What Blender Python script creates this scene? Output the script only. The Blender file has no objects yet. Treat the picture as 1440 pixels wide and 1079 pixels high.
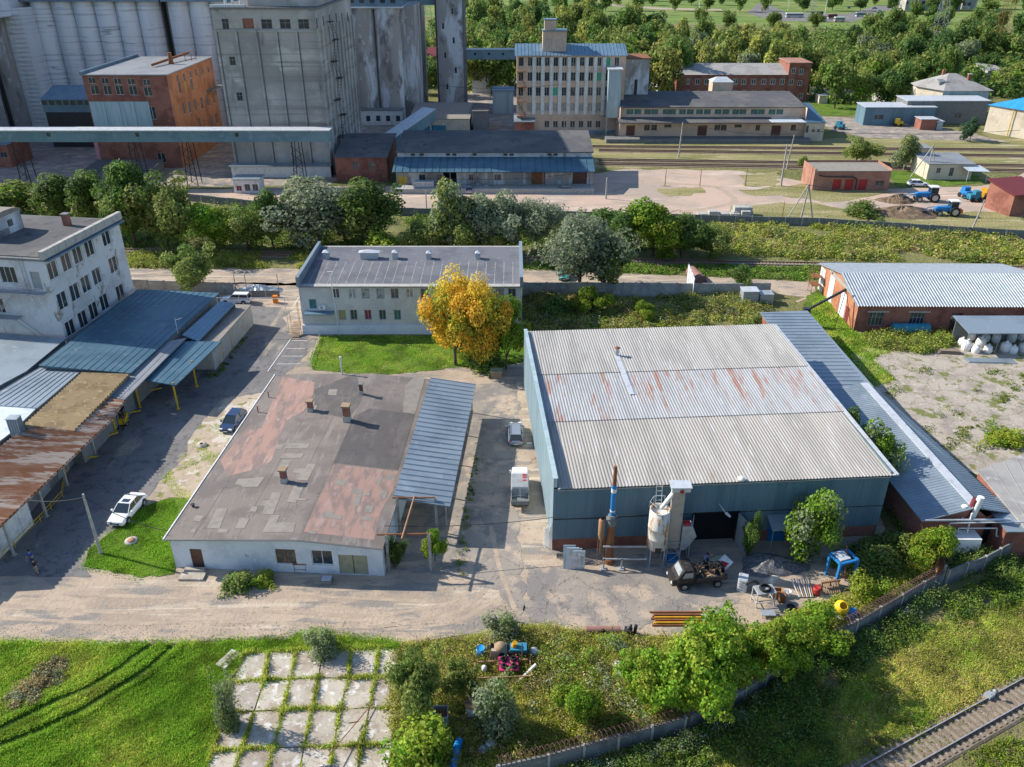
import bpy, math, random
import numpy as np
from mathutils import Matrix, Vector
# ---------------------------------------------------------------- camera, sky, sun, exposure
S = bpy.context.scene
COL = S.collection
R = math.radians
TH = R(28.3); F = 1164.0; H = 50.0
cam = bpy.data.cameras.new('camera'); camo = bpy.data.objects.new('camera', cam); COL.objects.link(camo)
camo.location = (0, 0, H); camo.rotation_euler = (R(90) - TH, 0, 0)
cam.sensor_width = 36; cam.lens = F / 1440 * 36; cam.clip_start = .5; cam.clip_end = 6000
S.camera = camo
SUN_EL, SUN_AZ = R(34.5), R(18)
W = bpy.data.worlds.new('World'); S.world = W; W.use_nodes = True
wn = W.node_tree.nodes; wl = W.node_tree.links
sky = wn.new('ShaderNodeTexSky'); sky.sky_type = 'NISHITA'; sky.sun_disc = False
sky.sun_elevation = SUN_EL; sky.sun_rotation = R(-72); sky.air_density = 1.3; sky.dust_density = .6; sky.ozone_density = 3.0
wn['Background'].inputs[1].default_value = .115
tint = wn.new('ShaderNodeMix'); tint.data_type = 'RGBA'; tint.blend_type = 'MULTIPLY'; tint.inputs[0].default_value = 1; tint.inputs[7].default_value = (.95, 1, 1.1, 1)
wl.new(sky.outputs[0], tint.inputs[6]); wl.new(tint.outputs[2], wn['Background'].inputs[0])
sl = bpy.data.lights.new('sun', 'SUN'); so = bpy.data.objects.new('sun', sl); COL.objects.link(so)
sl.energy = 5.0; sl.angle = R(.5); sl.color = (1, .925, .81)
so.rotation_euler = Vector((math.cos(SUN_AZ) * math.cos(SUN_EL), -math.sin(SUN_AZ) * math.cos(SUN_EL), -math.sin(SUN_EL))).to_track_quat('-Z', 'Y').to_euler()
S.view_settings.view_transform = 'Standard'; S.view_settings.look = 'None'
S.view_settings.exposure = 0.47; S.view_settings.gamma = 1
S.render.engine = 'CYCLES'
S.cycles.max_bounces = 5; S.cycles.diffuse_bounces = 2; S.cycles.glossy_bounces = 2; S.cycles.transmission_bounces = 2; S.cycles.transparent_max_bounces = 4
S.cycles.use_denoising = True
rnd = random.Random(7); NR = np.random.default_rng(7)

# ---------------------------------------------------------------- where a point of the photograph lies on a level of the site
def at(x, y, z=0.):
    v = (y - 539.5) / F; u = (x - 720) / F
    k = (H - z) / (math.sin(TH) + v * math.cos(TH))
    return (u * k, k * (math.cos(TH) - v * math.sin(TH)))
def zat(d, y):
    return H - d * math.tan(TH + math.atan((y - 539.5) / F))
def xat(d, x, y):
    v = (y - 539.5) / F
    return (x - 720) / F * d / (math.cos(TH) - v * math.sin(TH))

# ---------------------------------------------------------------- materials
MATS = {}
def mat(name, base, layers=(), rough=.85, bump=None, metal=0., island=0., spec=.3, transl=0., rnd_obj=0., brick=None, coords='world', cracks=None):
    """layers: (colour, scale, lo, hi, stretch, detail)"""
    m = bpy.data.materials.new(name); m.use_nodes = True; MATS[name] = m
    N = m.node_tree.nodes; L = m.node_tree.links
    bs = N['Principled BSDF']; bs.inputs['Roughness'].default_value = rough; bs.inputs['Metallic'].default_value = metal
    bs.inputs['Specular IOR Level'].default_value = spec
    if coords == 'world':
        pos = N.new('ShaderNodeNewGeometry').outputs['Position']
    else:
        pos = N.new('ShaderNodeTexCoord').outputs['Object']
    rgb = N.new('ShaderNodeRGB'); rgb.outputs[0].default_value = (*base, 1); cur = rgb.outputs[0]
    def mix(a, b, f, mode='MIX'):
        n = N.new('ShaderNodeMix'); n.data_type = 'RGBA'; n.blend_type = mode
        L.new(f, n.inputs[0]) if not isinstance(f, float) else setattr(n.inputs[0], 'default_value', f)
        L.new(a, n.inputs[6]); 
        if isinstance(b, tuple): n.inputs[7].default_value = (*b, 1)
        else: L.new(b, n.inputs[7])
        return n.outputs[2]
    if brick:
        bc, sc, mort = brick
        bt = N.new('ShaderNodeTexBrick'); bt.inputs['Scale'].default_value = sc
        bt.inputs['Color1'].default_value = (*base, 1); bt.inputs['Color2'].default_value = (*bc, 1); bt.inputs['Mortar'].default_value = (*mort, 1)
        bt.inputs['Mortar Size'].default_value = .012
        tc = N.new('ShaderNodeTexCoord'); sp = N.new('ShaderNodeSeparateXYZ'); L.new(tc.outputs['Object'], sp.inputs[0])
        ad = N.new('ShaderNodeMath'); ad.operation = 'ADD'; L.new(sp.outputs[0], ad.inputs[0]); L.new(sp.outputs[1], ad.inputs[1])
        cb = N.new('ShaderNodeCombineXYZ'); L.new(ad.outputs[0], cb.inputs[0]); L.new(sp.outputs[2], cb.inputs[1]); L.new(cb.outputs[0], bt.inputs[0])
        cur = bt.outputs[0]
    for i, ly in enumerate(layers):
        c, sc, lo, hi = ly[:4]; st = ly[4] if len(ly) > 4 else (1, 1, 1); det = ly[5] if len(ly) > 5 else 6
        mp = N.new('ShaderNodeMapping'); mp.inputs['Scale'].default_value = st; mp.inputs['Location'].default_value = (i * 13.7, i * 7.3, i * 3.1)
        if len(ly) > 6: mp.inputs['Rotation'].default_value = (0, 0, R(ly[6]))
        L.new(pos, mp.inputs[0])
        nz = N.new('ShaderNodeTexNoise'); nz.inputs['Scale'].default_value = sc; nz.inputs['Detail'].default_value = det; nz.inputs['Roughness'].default_value = .62
        L.new(mp.outputs[0], nz.inputs[0])
        mr = N.new('ShaderNodeMapRange'); mr.interpolation_type = 'SMOOTHSTEP'; mr.inputs[1].default_value = lo; mr.inputs[2].default_value = hi
        L.new(nz.outputs[0], mr.inputs[0]); cur = mix(cur, c, mr.outputs[0])
    if cracks:
        nz = N.new('ShaderNodeTexNoise'); nz.inputs['Scale'].default_value = cracks[0] * 4; nz.inputs['Detail'].default_value = 4; L.new(pos, nz.inputs[0])
        va = N.new('ShaderNodeVectorMath'); va.operation = 'SCALE'; va.inputs[3].default_value = .9 / cracks[0] * .5; L.new(nz.outputs['Color'], va.inputs[0]); vb = N.new('ShaderNodeVectorMath'); L.new(pos, vb.inputs[0]); L.new(va.outputs[0], vb.inputs[1])
        vo = N.new('ShaderNodeTexVoronoi'); vo.feature = 'DISTANCE_TO_EDGE'; vo.inputs['Scale'].default_value = cracks[0]; L.new(vb.outputs[0], vo.inputs[0])
        mr = N.new('ShaderNodeMapRange'); mr.inputs[1].default_value = cracks[1]; mr.inputs[2].default_value = cracks[1] * 2.2; mr.inputs[3].default_value = .5; mr.inputs[4].default_value = 0; L.new(vo.outputs[0], mr.inputs[0]); cur = mix(cur, cracks[2], mr.outputs[0])
    if island or rnd_obj:
        hs = N.new('ShaderNodeHueSaturation'); L.new(cur, hs.inputs['Color'])
        if island:
            g = N.new('ShaderNodeNewGeometry')
            for (ip, lo, hi, src) in (('Value', 1 - island, 1 + island, 0), ('Hue', .5 - .05 * island, .5 + .05 * island, 1)):
                mr = N.new('ShaderNodeMapRange'); mr.inputs[3].default_value = lo; mr.inputs[4].default_value = hi
                if src:
                    mu = N.new('ShaderNodeMath'); mu.operation = 'FRACT'; m2 = N.new('ShaderNodeMath'); m2.operation = 'MULTIPLY'; m2.inputs[1].default_value = 17.3
                    L.new(g.outputs['Random Per Island'], m2.inputs[0]); L.new(m2.outputs[0], mu.inputs[0]); L.new(mu.outputs[0], mr.inputs[0])
                else: L.new(g.outputs['Random Per Island'], mr.inputs[0])
                L.new(mr.outputs[0], hs.inputs[ip])
        cur = hs.outputs[0]
        if rnd_obj:
            h2 = N.new('ShaderNodeHueSaturation'); L.new(cur, h2.inputs['Color']); oi = N.new('ShaderNodeObjectInfo')
            for (ip, lo, hi) in (('Value', 1 - rnd_obj, 1 + rnd_obj), ('Hue', .5 - .06 * rnd_obj, .5 + .06 * rnd_obj)):
                mr = N.new('ShaderNodeMapRange'); mr.inputs[3].default_value = lo; mr.inputs[4].default_value = hi
                L.new(oi.outputs['Random'], mr.inputs[0]); L.new(mr.outputs[0], h2.inputs[ip])
            cur = h2.outputs[0]
    L.new(cur, bs.inputs['Base Color'])
    if bump:
        nz = N.new('ShaderNodeTexNoise'); nz.inputs['Scale'].default_value = bump[0]; nz.inputs['Detail'].default_value = 5; nz.inputs['Roughness'].default_value = .65; L.new(pos, nz.inputs[0])
        b = N.new('ShaderNodeBump'); b.inputs['Strength'].default_value = 1; b.inputs['Distance'].default_value = bump[1]; L.new(nz.outputs[0], b.inputs['Height']); L.new(b.outputs[0], bs.inputs['Normal'])
    if transl:
        tr = N.new('ShaderNodeBsdfTranslucent'); L.new(cur, tr.inputs[0]); ms = N.new('ShaderNodeMixShader'); ms.inputs[0].default_value = transl
        L.new(bs.outputs[0], ms.inputs[1]); L.new(tr.outputs[0], ms.inputs[2]); L.new(ms.outputs[0], N['Material Output'].inputs[0])
    return m
def plain(name, c, rough=.6, metal=0., spec=.4, dirt=.25):
    return mat(name, c, [(tuple(v * (1 - dirt) for v in c), 1.3, .45, .7), (tuple(min(1, v * (1 + dirt * .5)) for v in c), 9, .55, .75)], rough, metal=metal, spec=spec)

# ---------------------------------------------------------------- mesh builder
class MB:
    def __init__(s, M=None): s.v = []; s.f = []; s.m = []; s.M = M or Matrix.Identity(4); s.sm = []
    def add(s, pts, faces, mi=0, smooth=False):
        b = len(s.v); s.v += [tuple(s.M @ Vector(p)) for p in pts]
        for f in faces: s.f.append([b + i for i in f]); s.m.append(mi); s.sm.append(smooth)
    def quad(s, *p, mi=0): s.add(p, [list(range(len(p)))], mi)
    def box(s, x0, x1, y0, y1, z0, z1, mi=0):
        s.add([(x0, y0, z0), (x1, y0, z0), (x1, y1, z0), (x0, y1, z0), (x0, y0, z1), (x1, y0, z1), (x1, y1, z1), (x0, y1, z1)],
              [[0, 3, 2, 1], [4, 5, 6, 7], [0, 1, 5, 4], [1, 2, 6, 5], [2, 3, 7, 6], [3, 0, 4, 7]], mi)
    def prism(s, pts, z0, z1, mi=0, mside=None):
        """pts: (x,y) or (x,y,ztop); z1 None -> use ztop, bottom = ztop-z0"""
        a = sum(pts[i][0] * pts[(i + 1) % len(pts)][1] - pts[(i + 1) % len(pts)][0] * pts[i][1] for i in range(len(pts)))
        if a < 0: pts = pts[::-1]
        n = len(pts)
        if z1 is None: top = [(p[0], p[1], p[2]) for p in pts]; bot = [(p[0], p[1], p[2] - z0) for p in pts]
        else: top = [(p[0], p[1], z1) for p in pts]; bot = [(p[0], p[1], z0) for p in pts]
        s.add(bot + top, [list(range(n, 2 * n)), list(range(n - 1, -1, -1))], mi)
        s.add(bot + top, [[i, (i + 1) % n, n + (i + 1) % n, n + i] for i in range(n)], mi if mside is None else mside)
    def tube(s, p, q, r, n=8, r2=None, mi=0, smooth=True, cap=True):
        p = Vector(p); q = Vector(q); r2 = r if r2 is None else r2; d = (q - p)
        if d.length < 1e-6: return
        d.normalize(); a = d.orthogonal().normalized(); b = d.cross(a)
        pts = [tuple(c + (a * math.cos(t) + b * math.sin(t)) * rr) for c, rr in ((p, r), (q, r2)) for t in [2 * math.pi * i / n for i in range(n)]]
        s.add(pts, [[i, (i + 1) % n, n + (i + 1) % n, n + i] for i in range(n)], mi, smooth)
        if cap: s.add(pts, [list(range(n - 1, -1, -1)), list(range(n, 2 * n))], mi)
    def path(s, pts, r, n=6, mi=0):
        for a, b in zip(pts, pts[1:]): s.tube(a, b, r, n, mi=mi)
    def bar(s, p, q, w, mi=0): s.tube(p, q, w * .7, 4, mi=mi, smooth=False)
    def lathe(s, prof, n=20, mi=0, c=(0, 0), smooth=True):
        pts = [(c[0] + r * math.cos(2 * math.pi * i / n), c[1] + r * math.sin(2 * math.pi * i / n), z) for r, z in prof for i in range(n)]
        s.add(pts, [[j * n + i, j * n + (i + 1) % n, (j + 1) * n + (i + 1) % n, (j + 1) * n + i] for j in range(len(prof) - 1) for i in range(n)], mi, smooth)
    def corr(s, x0, x1, prof, per=.3, amp=.04, mi=0, step=0.):
        """sheet with waves across x, running along the (y,z) profile"""
        n = max(2, int((x1 - x0) / per)); per = (x1 - x0) / n; xs = []
        for i in range(n):
            b = x0 + i * per; xs += [(b, 0), (b + per * .35, 0), (b + per * .5, amp), (b + per * .85, amp)]
        xs.append((x1, 0)); k = len(xs)
        pts = [(x, y, z + h) for (y, z) in prof for (x, h) in xs]
        s.add(pts, [[j * k + i, j * k + i + 1, (j + 1) * k + i + 1, (j + 1) * k + i] for j in range(len(prof) - 1) for i in range(k - 1)], mi)
    def wall(s, L, z0, z1, ops=(), t=.18, mi=0, y=0., mr=None):
        """wall in the plane y (front to -y) with real openings (x0,x1,za,zb)"""
        xs = sorted({0, L} | {round(o[0], 3) for o in ops} | {round(o[1], 3) for o in ops}); zs = sorted({z0, z1} | {round(o[2], 3) for o in ops} | {round(o[3], 3) for o in ops})
        for a, b in zip(xs, xs[1:]):
            for c, d in zip(zs, zs[1:]):
                mx, mz = (a + b) / 2, (c + d) / 2
                if any(o[0] < mx < o[1] and o[2] < mz < o[3] for o in ops): continue
                s.quad((a, y, c), (b, y, c), (b, y, d), (a, y, d), mi=mi)
        for (a, b, c, d) in ops:
            m2 = mi if mr is None else mr
            s.quad((a, y, c), (a, y, d), (a, y + t, d), (a, y + t, c), mi=m2); s.quad((b, y, d), (b, y, c), (b, y + t, c), (b, y + t, d), mi=m2)
            s.quad((a, y, d), (b, y, d), (b, y + t, d), (a, y + t, d), mi=m2); s.quad((b, y, c), (a, y, c), (a, y + t, c), (b, y + t, c), mi=m2)
    def mesh(s, name, mats):
        me = bpy.data.meshes.new(name); me.from_pydata(s.v, [], s.f)
        for m in (mats if isinstance(mats, (list, tuple)) else [mats]): me.materials.append(MATS[m] if isinstance(m, str) else m)
        me.polygons.foreach_set('material_index', s.m); me.polygons.foreach_set('use_smooth', s.sm); me.update(); return me
    def obj(s, name, mats, parent=None, loc=None, rz=0.):
        o = bpy.data.objects.new(name, s.mesh(name, mats)); COL.objects.link(o)
        if parent: o.parent = parent
        if loc is not None: o.location = loc if len(loc) == 3 else (*loc, 0)
        if rz: o.rotation_euler = (0, 0, rz)
        return o
def tag(o, label, cat, group=None, kind=None):
    if label: o['label'] = label
    if cat: o['category'] = cat
    if group: o['group'] = group
    if kind: o['kind'] = kind
    return o
def thing(name, label, cat, loc=(0, 0, 0), rz=0., group=None):
    o = bpy.data.objects.new(name, None); COL.objects.link(o); o.empty_display_size = .5
    o.location = loc if len(loc) == 3 else (*loc, 0); o.rotation_euler = (0, 0, rz); return tag(o, label, cat, group)
KIDS = {}
def dup(root, loc, rz=0., label=None, group=None, scale=None):
    def cp(o, par):
        c = o.copy(); COL.objects.link(c)
        if par: c.parent = par
        for k in o.children: cp(k, c)
        return c
    r = cp(root, None); r.location = loc if len(loc) == 3 else (*loc, 0); r.rotation_euler = (0, 0, rz)
    if label: r['label'] = label
    if group: r['group'] = group
    if scale: r.scale = scale if isinstance(scale, tuple) else (scale,) * 3
    return r
def T(x, y, z): return Matrix.Translation((x, y, z))
def RZ(a): return Matrix.Rotation(R(a), 4, 'Z')
WC = {}
def window(parent, M, x0, x1, z0, z1, fr='white_paint', gl='glass', cols=2, rows=1, depth=.12, name='window', fw=.07):
    key = (round(x1 - x0, 2), round(z1 - z0, 2), fr, gl, cols, rows, fw); 
    if key not in WC:
        w, h = x1 - x0, z1 - z0; b = MB()
        b.box(0, fw, 0, .06, 0, h); b.box(w - fw, w, 0, .06, 0, h); b.box(fw, w - fw, 0, .06, 0, fw); b.box(fw, w - fw, 0, .06, h - fw, h)
        for i in range(1, cols): b.box(w * i / cols - fw * .4, w * i / cols + fw * .4, .002, .058, fw, h - fw)
        for i in range(1, rows): b.box(fw, w - fw, .004, .054, h * i / rows - fw * .4 + (.12 * h if rows == 2 else 0), h * i / rows + fw * .4 + (.12 * h if rows == 2 else 0))
        g = MB(); g.quad((0, .04, 0), (w, .04, 0), (w, .04, h), (0, .04, h))
        WC[key] = (b.mesh(name, fr), g.mesh('pane', gl))
    a, g = WC[key]
    o = bpy.data.objects.new(name, a); COL.objects.link(o); o.parent = parent; o.matrix_local = M @ T(x0, depth, z0)
    p = bpy.data.objects.new('pane', g); COL.objects.link(p); p.parent = o
    return o
def facade(parent, M, L, z0, z1, ops, wallmat, name='wall', fr='white_paint', gl='glass', cols=2, rows=1, special=None, mr=None, fw=.07):
    mb = MB(M); mb.wall(L, z0, z1, [o[:4] for o in ops], mr=None if mr is None else 1); w = mb.obj(name, [wallmat] + ([mr] if mr else []), parent)
    for o in ops:
        g = o[4] if len(o) > 4 else gl
        f2 = o[5] if len(o) > 5 else fr
        if g == 'void': continue
        if g in ('door', 'gate'):
            d = MB(M); d.box(o[0], o[1], .1, .16, o[2], o[3]); d.obj(g, f2, parent)
            if g == 'gate': e = MB(M); e.box((o[0] + o[1]) / 2 - .03, (o[0] + o[1]) / 2 + .03, .085, .1, o[2], o[3]); e.obj('gate_seam', 'black_metal', parent)
            continue
        window(parent, M, o[0], o[1], o[2], o[3], f2, g, cols, rows, fw=fw)
    return w
# faces of a box building W x D in its own frame: front, right, back, left
def face(w, d, k): return [Matrix.Identity(4), T(w, 0, 0) @ RZ(90), T(w, d, 0) @ RZ(180), T(0, d, 0) @ RZ(-90)][k]

# ---------------------------------------------------------------- numpy foliage
def inpoly(P, x, y):
    P = np.asarray(P); c = np.zeros(len(x), bool); n = len(P)
    for i in range(n):
        x1, y1 = P[i]; x2, y2 = P[(i + 1) % n]
        if y1 == y2: continue
        m = ((y1 > y) != (y2 > y)) & (x < (x2 - x1) * (y - y1) / (y2 - y1) + x1); c ^= m
    return c
def sample(P, n):
    P = np.asarray(P); lo = P.min(0); hi = P.max(0); out = np.zeros((0, 2))
    while len(out) < n:
        q = NR.uniform(lo, hi, (n * 2, 2)); q = q[inpoly(P, q[:, 0], q[:, 1])]; out = np.vstack([out, q])
    return out[:n]
def npmesh(name, V, k, mats, mi=None):
    """V (n,k,3): n faces with k corners of their own"""
    n = len(V); me = bpy.data.meshes.new(name); me.vertices.add(n * k); me.vertices.foreach_set('co', V.astype(np.float32).ravel())
    me.loops.add(n * k); me.loops.foreach_set('vertex_index', np.arange(n * k, dtype=np.int32))
    me.polygons.add(n); me.polygons.foreach_set('loop_start', np.arange(0, n * k, k, dtype=np.int32)); me.polygons.foreach_set('loop_total', np.full(n, k, np.int32))
    for m in mats: me.materials.append(MATS[m])
    if mi is not None: me.polygons.foreach_set('material_index', mi.astype(np.int32))
    me.update(calc_edges=True); return me
def wob(x, y, s, ph=0.):
    return (np.sin(x / s + ph) * np.sin(y / s * 1.13 + 1.7 + ph) + .6 * np.sin(x / s * 2.3 + y / s * 1.9 + ph) + .4 * np.sin(x / s * 4.7 - y / s * 5.1)) / 2
def blades(name, P, n, h, w, mats, lean=.5, patch=2., thin=0., ruts=()):
    A_ = np.asarray(P); B2 = np.roll(A_, -1, 0); ln_ = np.linalg.norm(B2 - A_, axis=1); k_ = NR.choice(len(A_), n // 14, p=ln_ / ln_.sum()); t_ = NR.random(n // 14)[:, None]
    q = np.vstack([sample(P, n), A_[k_] + (B2 - A_)[k_] * t_ + NR.normal(0, .32, (n // 14, 2))]); f = wob(q[:, 0], q[:, 1], patch, 1.); f += .5 * wob(q[:, 0], q[:, 1], patch * .37, 4.)
    for ln in ruts:
        ds = np.full(len(q), 9.)
        for a, b in zip(ln, ln[1:]):
            a = np.array(a); b = np.array(b); t = np.clip(((q - a) @ (b - a)) / ((b - a) @ (b - a)), 0, 1); ds = np.minimum(ds, np.linalg.norm(q - a - t[:, None] * (b - a), axis=1))
        f = np.where(ds < .34, -1.8, np.where(ds < .85, f + .8, f))
    if thin: keep = f > thin; q = q[keep]; f = f[keep]
    n = len(q); a = NR.uniform(0, 2 * np.pi, n); hh = h * (.45 + .55 * NR.random(n)) * np.maximum(.12, 1 + .5 * f); ww = w * NR.uniform(.6, 1.4, n)
    la = NR.uniform(0, 2 * np.pi, n); ll = hh * lean * NR.random(n)
    d = np.stack([np.cos(a), np.sin(a), 0 * a], 1) * ww[:, None] / 2; b = np.column_stack([q, np.zeros(n)])
    tip = b + np.column_stack([np.cos(la) * ll, np.sin(la) * ll, hh]); mid = b + (tip - b) * .6; mid[:, 2] += hh * .1
    V = np.stack([b - d, b + d, mid + d * .8, tip, mid - d * .8], 1)
    o = bpy.data.objects.new(name, npmesh(name, V, 5, mats, np.clip(((wob(q[:, 0], q[:, 1], patch * 1.7, 5.) * .5 + .5 + NR.normal(0, .28, n)) * len(mats)).astype(int), 0, len(mats) - 1) if len(mats) > 1 else None)); COL.objects.link(o); return o
def leafverts(C, n, size, out=None, up=.35):
    """n leaves at centres C (n,3), outward vectors out"""
    d = NR.normal(size=(n, 3)); 
    if out is not None: d = d * .65 + out
    d[:, 2] += up; d /= np.linalg.norm(d, axis=1)[:, None] + 1e-9
    t = np.cross(d, NR.normal(size=(n, 3))); t /= np.linalg.norm(t, axis=1)[:, None] + 1e-9; b = np.cross(d, t)
    s = (size * NR.uniform(.6, 1.35, n))[:, None]
    return np.stack([C - t * s * .5, C + b * s * .32, C + t * s * .5, C - b * s * .32], 1)
def crown_mesh(name, n, rx, rz, z0, leaf, mats, nclump=60, clump=.28, seed=1, shape='round', fill=.72, two=0.):
    global NR
    keep = NR; NR = np.random.default_rng(seed)
    u = NR.normal(size=(nclump, 3)); u /= np.linalg.norm(u, axis=1)[:, None]
    nl = 8; lu = NR.normal(size=(nl, 3)); lu /= np.linalg.norm(lu, axis=1)[:, None]; lc = lu * NR.uniform(.25, .62, nl)[:, None]; lr = NR.uniform(.26, .5, nl); li = NR.integers(0, nl, nclump)
    c = lc[li] + u * (lr[li] * NR.uniform(.3, 1, nclump) ** .5)[:, None]; c[:nclump // 6] = u[:nclump // 6] * .35
    if shape == 'cone': c[:, :2] *= (1 - .75 * (c[:, 2:3] * .5 + .5)) * 1.5
    if shape == 'tall': c[:, :2] *= (1 - .35 * np.abs(c[:, 2:3]))
    if shape == 'flat': c[:, 2] = np.abs(c[:, 2])
    # lopsided outline
    az = np.arctan2(c[:, 1], c[:, 0]); lob = 1 + .20 * np.sin(3 * az + seed) + .16 * np.sin(5 * az + 2.3 * seed + 3 * c[:, 2]); c[:, :2] *= lob[:, None]; c[:, 2] *= 1 + .16 * np.sin(2 * az + seed * 1.7)
    cr = clump * NR.uniform(.45, 1.35, nclump); idx = NR.choice(nclump, n, p=cr ** 2 / (cr ** 2).sum())
    d = NR.normal(size=(n, 3)); d /= np.linalg.norm(d, axis=1)[:, None]
    r = cr[idx] * NR.uniform(.35, 1., n) ** .4; p = c[idx] + d * r[:, None]
    o = d * .8 + p * .5
    sc = np.array([rx, rx, rz]); P = p * sc; P[:, 2] += z0
    V = leafverts(P, n, leaf, o, .3)
    mi = None
    if len(mats) > 1:
        cm = (NR.random(nclump) < (two or .3)).astype(int); cm = np.where((NR.random(nclump) < (.5 - c[:, 2]) * .5) & (len(mats) > 2), 2, cm) if len(mats) > 2 else cm; mi = np.where(NR.random(n) < .85, cm[idx], (NR.random(n) < .3).astype(int))
    NR = keep; return npmesh(name, V, 4, mats, mi)
def trunk_mesh(name, h, r, zc, rx, rz, m, seed=1, nb=7):
    rr = random.Random(seed); b = MB(); pts = [(0, 0, -.1)]; x = y = 0
    for i in range(1, 5):
        x += rr.uniform(-.04, .04) * h; y += rr.uniform(-.04, .04) * h; pts.append((x, y, h * i / 4))
    for i in range(4): b.tube(pts[i], pts[i + 1], r * (1 - i * .2), 7, r * (.8 - i * .2), cap=False)
    for k in range(nb):
        a = k * 2.4 + rr.random(); s0 = pts[1 + k % 3]; e = (s0[0] + math.cos(a) * rx * .7, s0[1] + math.sin(a) * rx * .7, zc + rz * rr.uniform(-.5, .5))
        md = tuple((s0[i] + e[i]) / 2 + (0, 0, rz * .12)[i] for i in range(3)); b.tube(s0, md, r * .4, 5, r * .25, cap=False); b.tube(md, e, r * .25, 5, r * .08, cap=False)
    return b.mesh(name, m)
TP = {}
def tree_proto(key, n, leaf, mats, shape='round', trunk='bark', nclump=60, clump=.3, seed=1, low=.25, aspect=1., two=0.):
    """unit tree: height 1, crown radius aspect*.5"""
    cz = low + (1 - low) / 2; rz = (1 - low) / 2; rx = aspect * .5
    if shape == 'flat': cz, rz = 0, 1.
    TP[key] = (crown_mesh('crown', n, rx / .98, rz / .98, cz, leaf, mats, nclump, clump, seed, shape, two=two), trunk_mesh('trunk', max(.35, cz * 1.15), .022, cz, rx, rz, trunk, seed))
def tree(key, x, y, h, w, label, group=None, name='tree', cat='tree', z=0.):
    cr, tr = TP[key]; o = bpy.data.objects.new(name, None); COL.objects.link(o); tag(o, label, cat, group)
    o.location = (x, y, z); o.rotation_euler = (0, 0, rnd.uniform(0, 6.28)); o.scale = (w, w, h)
    for nm, me in (('trunk', tr), ('crown', cr)):
        c = bpy.data.objects.new(nm, me); COL.objects.link(c); c.parent = o
    return o
def py_(by): return by < 420
def ptree(key, bx, by, ty, wpx, label, group=None, name='tree', cat='tree'):
    """tree whose foot, top and width are those of the photograph"""
    x, y = at(bx, by); h = max(.8, zat(y, ty)); w = wpx / F * math.hypot(y, H) * (1.26 if py_(by) else 1.1)
    if by < 420: h *= 1.1
    return tree(key, x, y, h, w, label, group, name, cat)
def PP(pts, z=0.): return [at(a, b, z) for a, b in pts]
def jag(P, amp=.5, step=1.5, seed=1):
    rr = random.Random(seed); out = []
    for i in range(len(P)):
        a = P[i]; b = P[(i + 1) % len(P)]; L = math.hypot(b[0] - a[0], b[1] - a[1]); n = max(1, int(L / step))
        for k in range(n):
            t = k / n; j = amp if k else amp * .3
            out.append((a[0] + (b[0] - a[0]) * t + rr.uniform(-j, j), a[1] + (b[1] - a[1]) * t + rr.uniform(-j, j)))
    return out
def sheet(name, P, z, m, kind='structure', amp=.5, step=1.5, seed=1):
    b = MB(); b.add([(x, y, z) for x, y in (jag(P, amp, step, seed) if amp else P)], [list(range(len(jag(P, amp, step, seed) if amp else P)))])
    o = b.obj(name, m); me = o.data
    if me.polygons[0].normal.z < 0: me.flip_normals()
    o['kind'] = kind; return o
# ---------------------------------------------------------------- palette
LEAFK = 2.0
mat('ground', (.16, .165, .055), [((.23, .215, .085), .05, .42, .62), ((.10, .115, .035), .25, .5, .66), ((.27, .235, .12), .6, .6, .75)], 1, bump=(1.2, .5))
mat('sand', (.455, .36, .268), [((.35, .28, .215), .18, .42, .6, (1, 1, 1), 9), ((.25, .225, .20), .45, .49, .60, (.5, 1.5, 1), 11), ((.53, .45, .35), .4, .54, .68, (.22, 2.4, 1), 10), ((.25, .22, .185), 2.2, .60, .72, (.5, 1.5, 1), 8), ((.62, .55, .45), 5, .62, .76, (1, 1, 1), 8)], 1, bump=(2.5, .08))
mat('asphalt', (.175, .168, .162), [((.21, .20, .195), .2, .45, .62, (1, 1, 1), 9), ((.115, .115, .122), .8, .5, .68, (1, 1, 1), 9), ((.36, .305, .24), .22, .56, .68, (1.4, .5, 1), 11), ((.09, .09, .095), 3, .62, .72, (1, .4, 1), 8)], .95, bump=(6, .02), cracks=(.22, .006, (.06, .06, .06)))
mat('old_asphalt', (.30, .265, .225), [((.225, .205, .19), .25, .45, .56, (1, 1, 1), 9), ((.43, .345, .265), .35, .50, .62, (1, 1, 1), 10), ((.13, .12, .11), 1.7, .62, .72, (1, 1, 1), 8), ((.45, .40, .33), 3.5, .62, .75, (1, 1, 1), 9)], .95, bump=(5, .03), cracks=(.3, .007, (.10, .09, .08)))
mat('cracked_concrete', (.42, .365, .305), [((.31, .27, .23), .3, .45, .62, (1, 1, 1), 9), ((.17, .18, .06), .35, .54, .60, (1, 1, 1), 9), ((.55, .51, .45), 1.6, .55, .7), ((.22, .19, .15), 3, .6, .7)], 1, bump=(4, .06), cracks=(.35, .012, (.15, .16, .07)))
mat('slab_concrete', (.44, .395, .325), [((.34, .28, .22), .5, .45, .62), ((.62, .60, .56), 1.3, .52, .66), ((.26, .22, .18), 2.6, .60, .70, (.6, 1.5, 1), 9), ((.20, .22, .09), 5, .66, .74)], .95, bump=(6, .03), rnd_obj=.14, cracks=(.5, .006, (.14, .12, .09)))
mat('pavement', (.44, .36, .27), [((.36, .29, .21), .3, .45, .62), ((.54, .49, .42), .5, .55, .6, (1, 1, 1), 10), ((.18, .20, .05), .45, .585, .64, (1, 1, 1), 9)], 1, bump=(4, .05))
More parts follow.
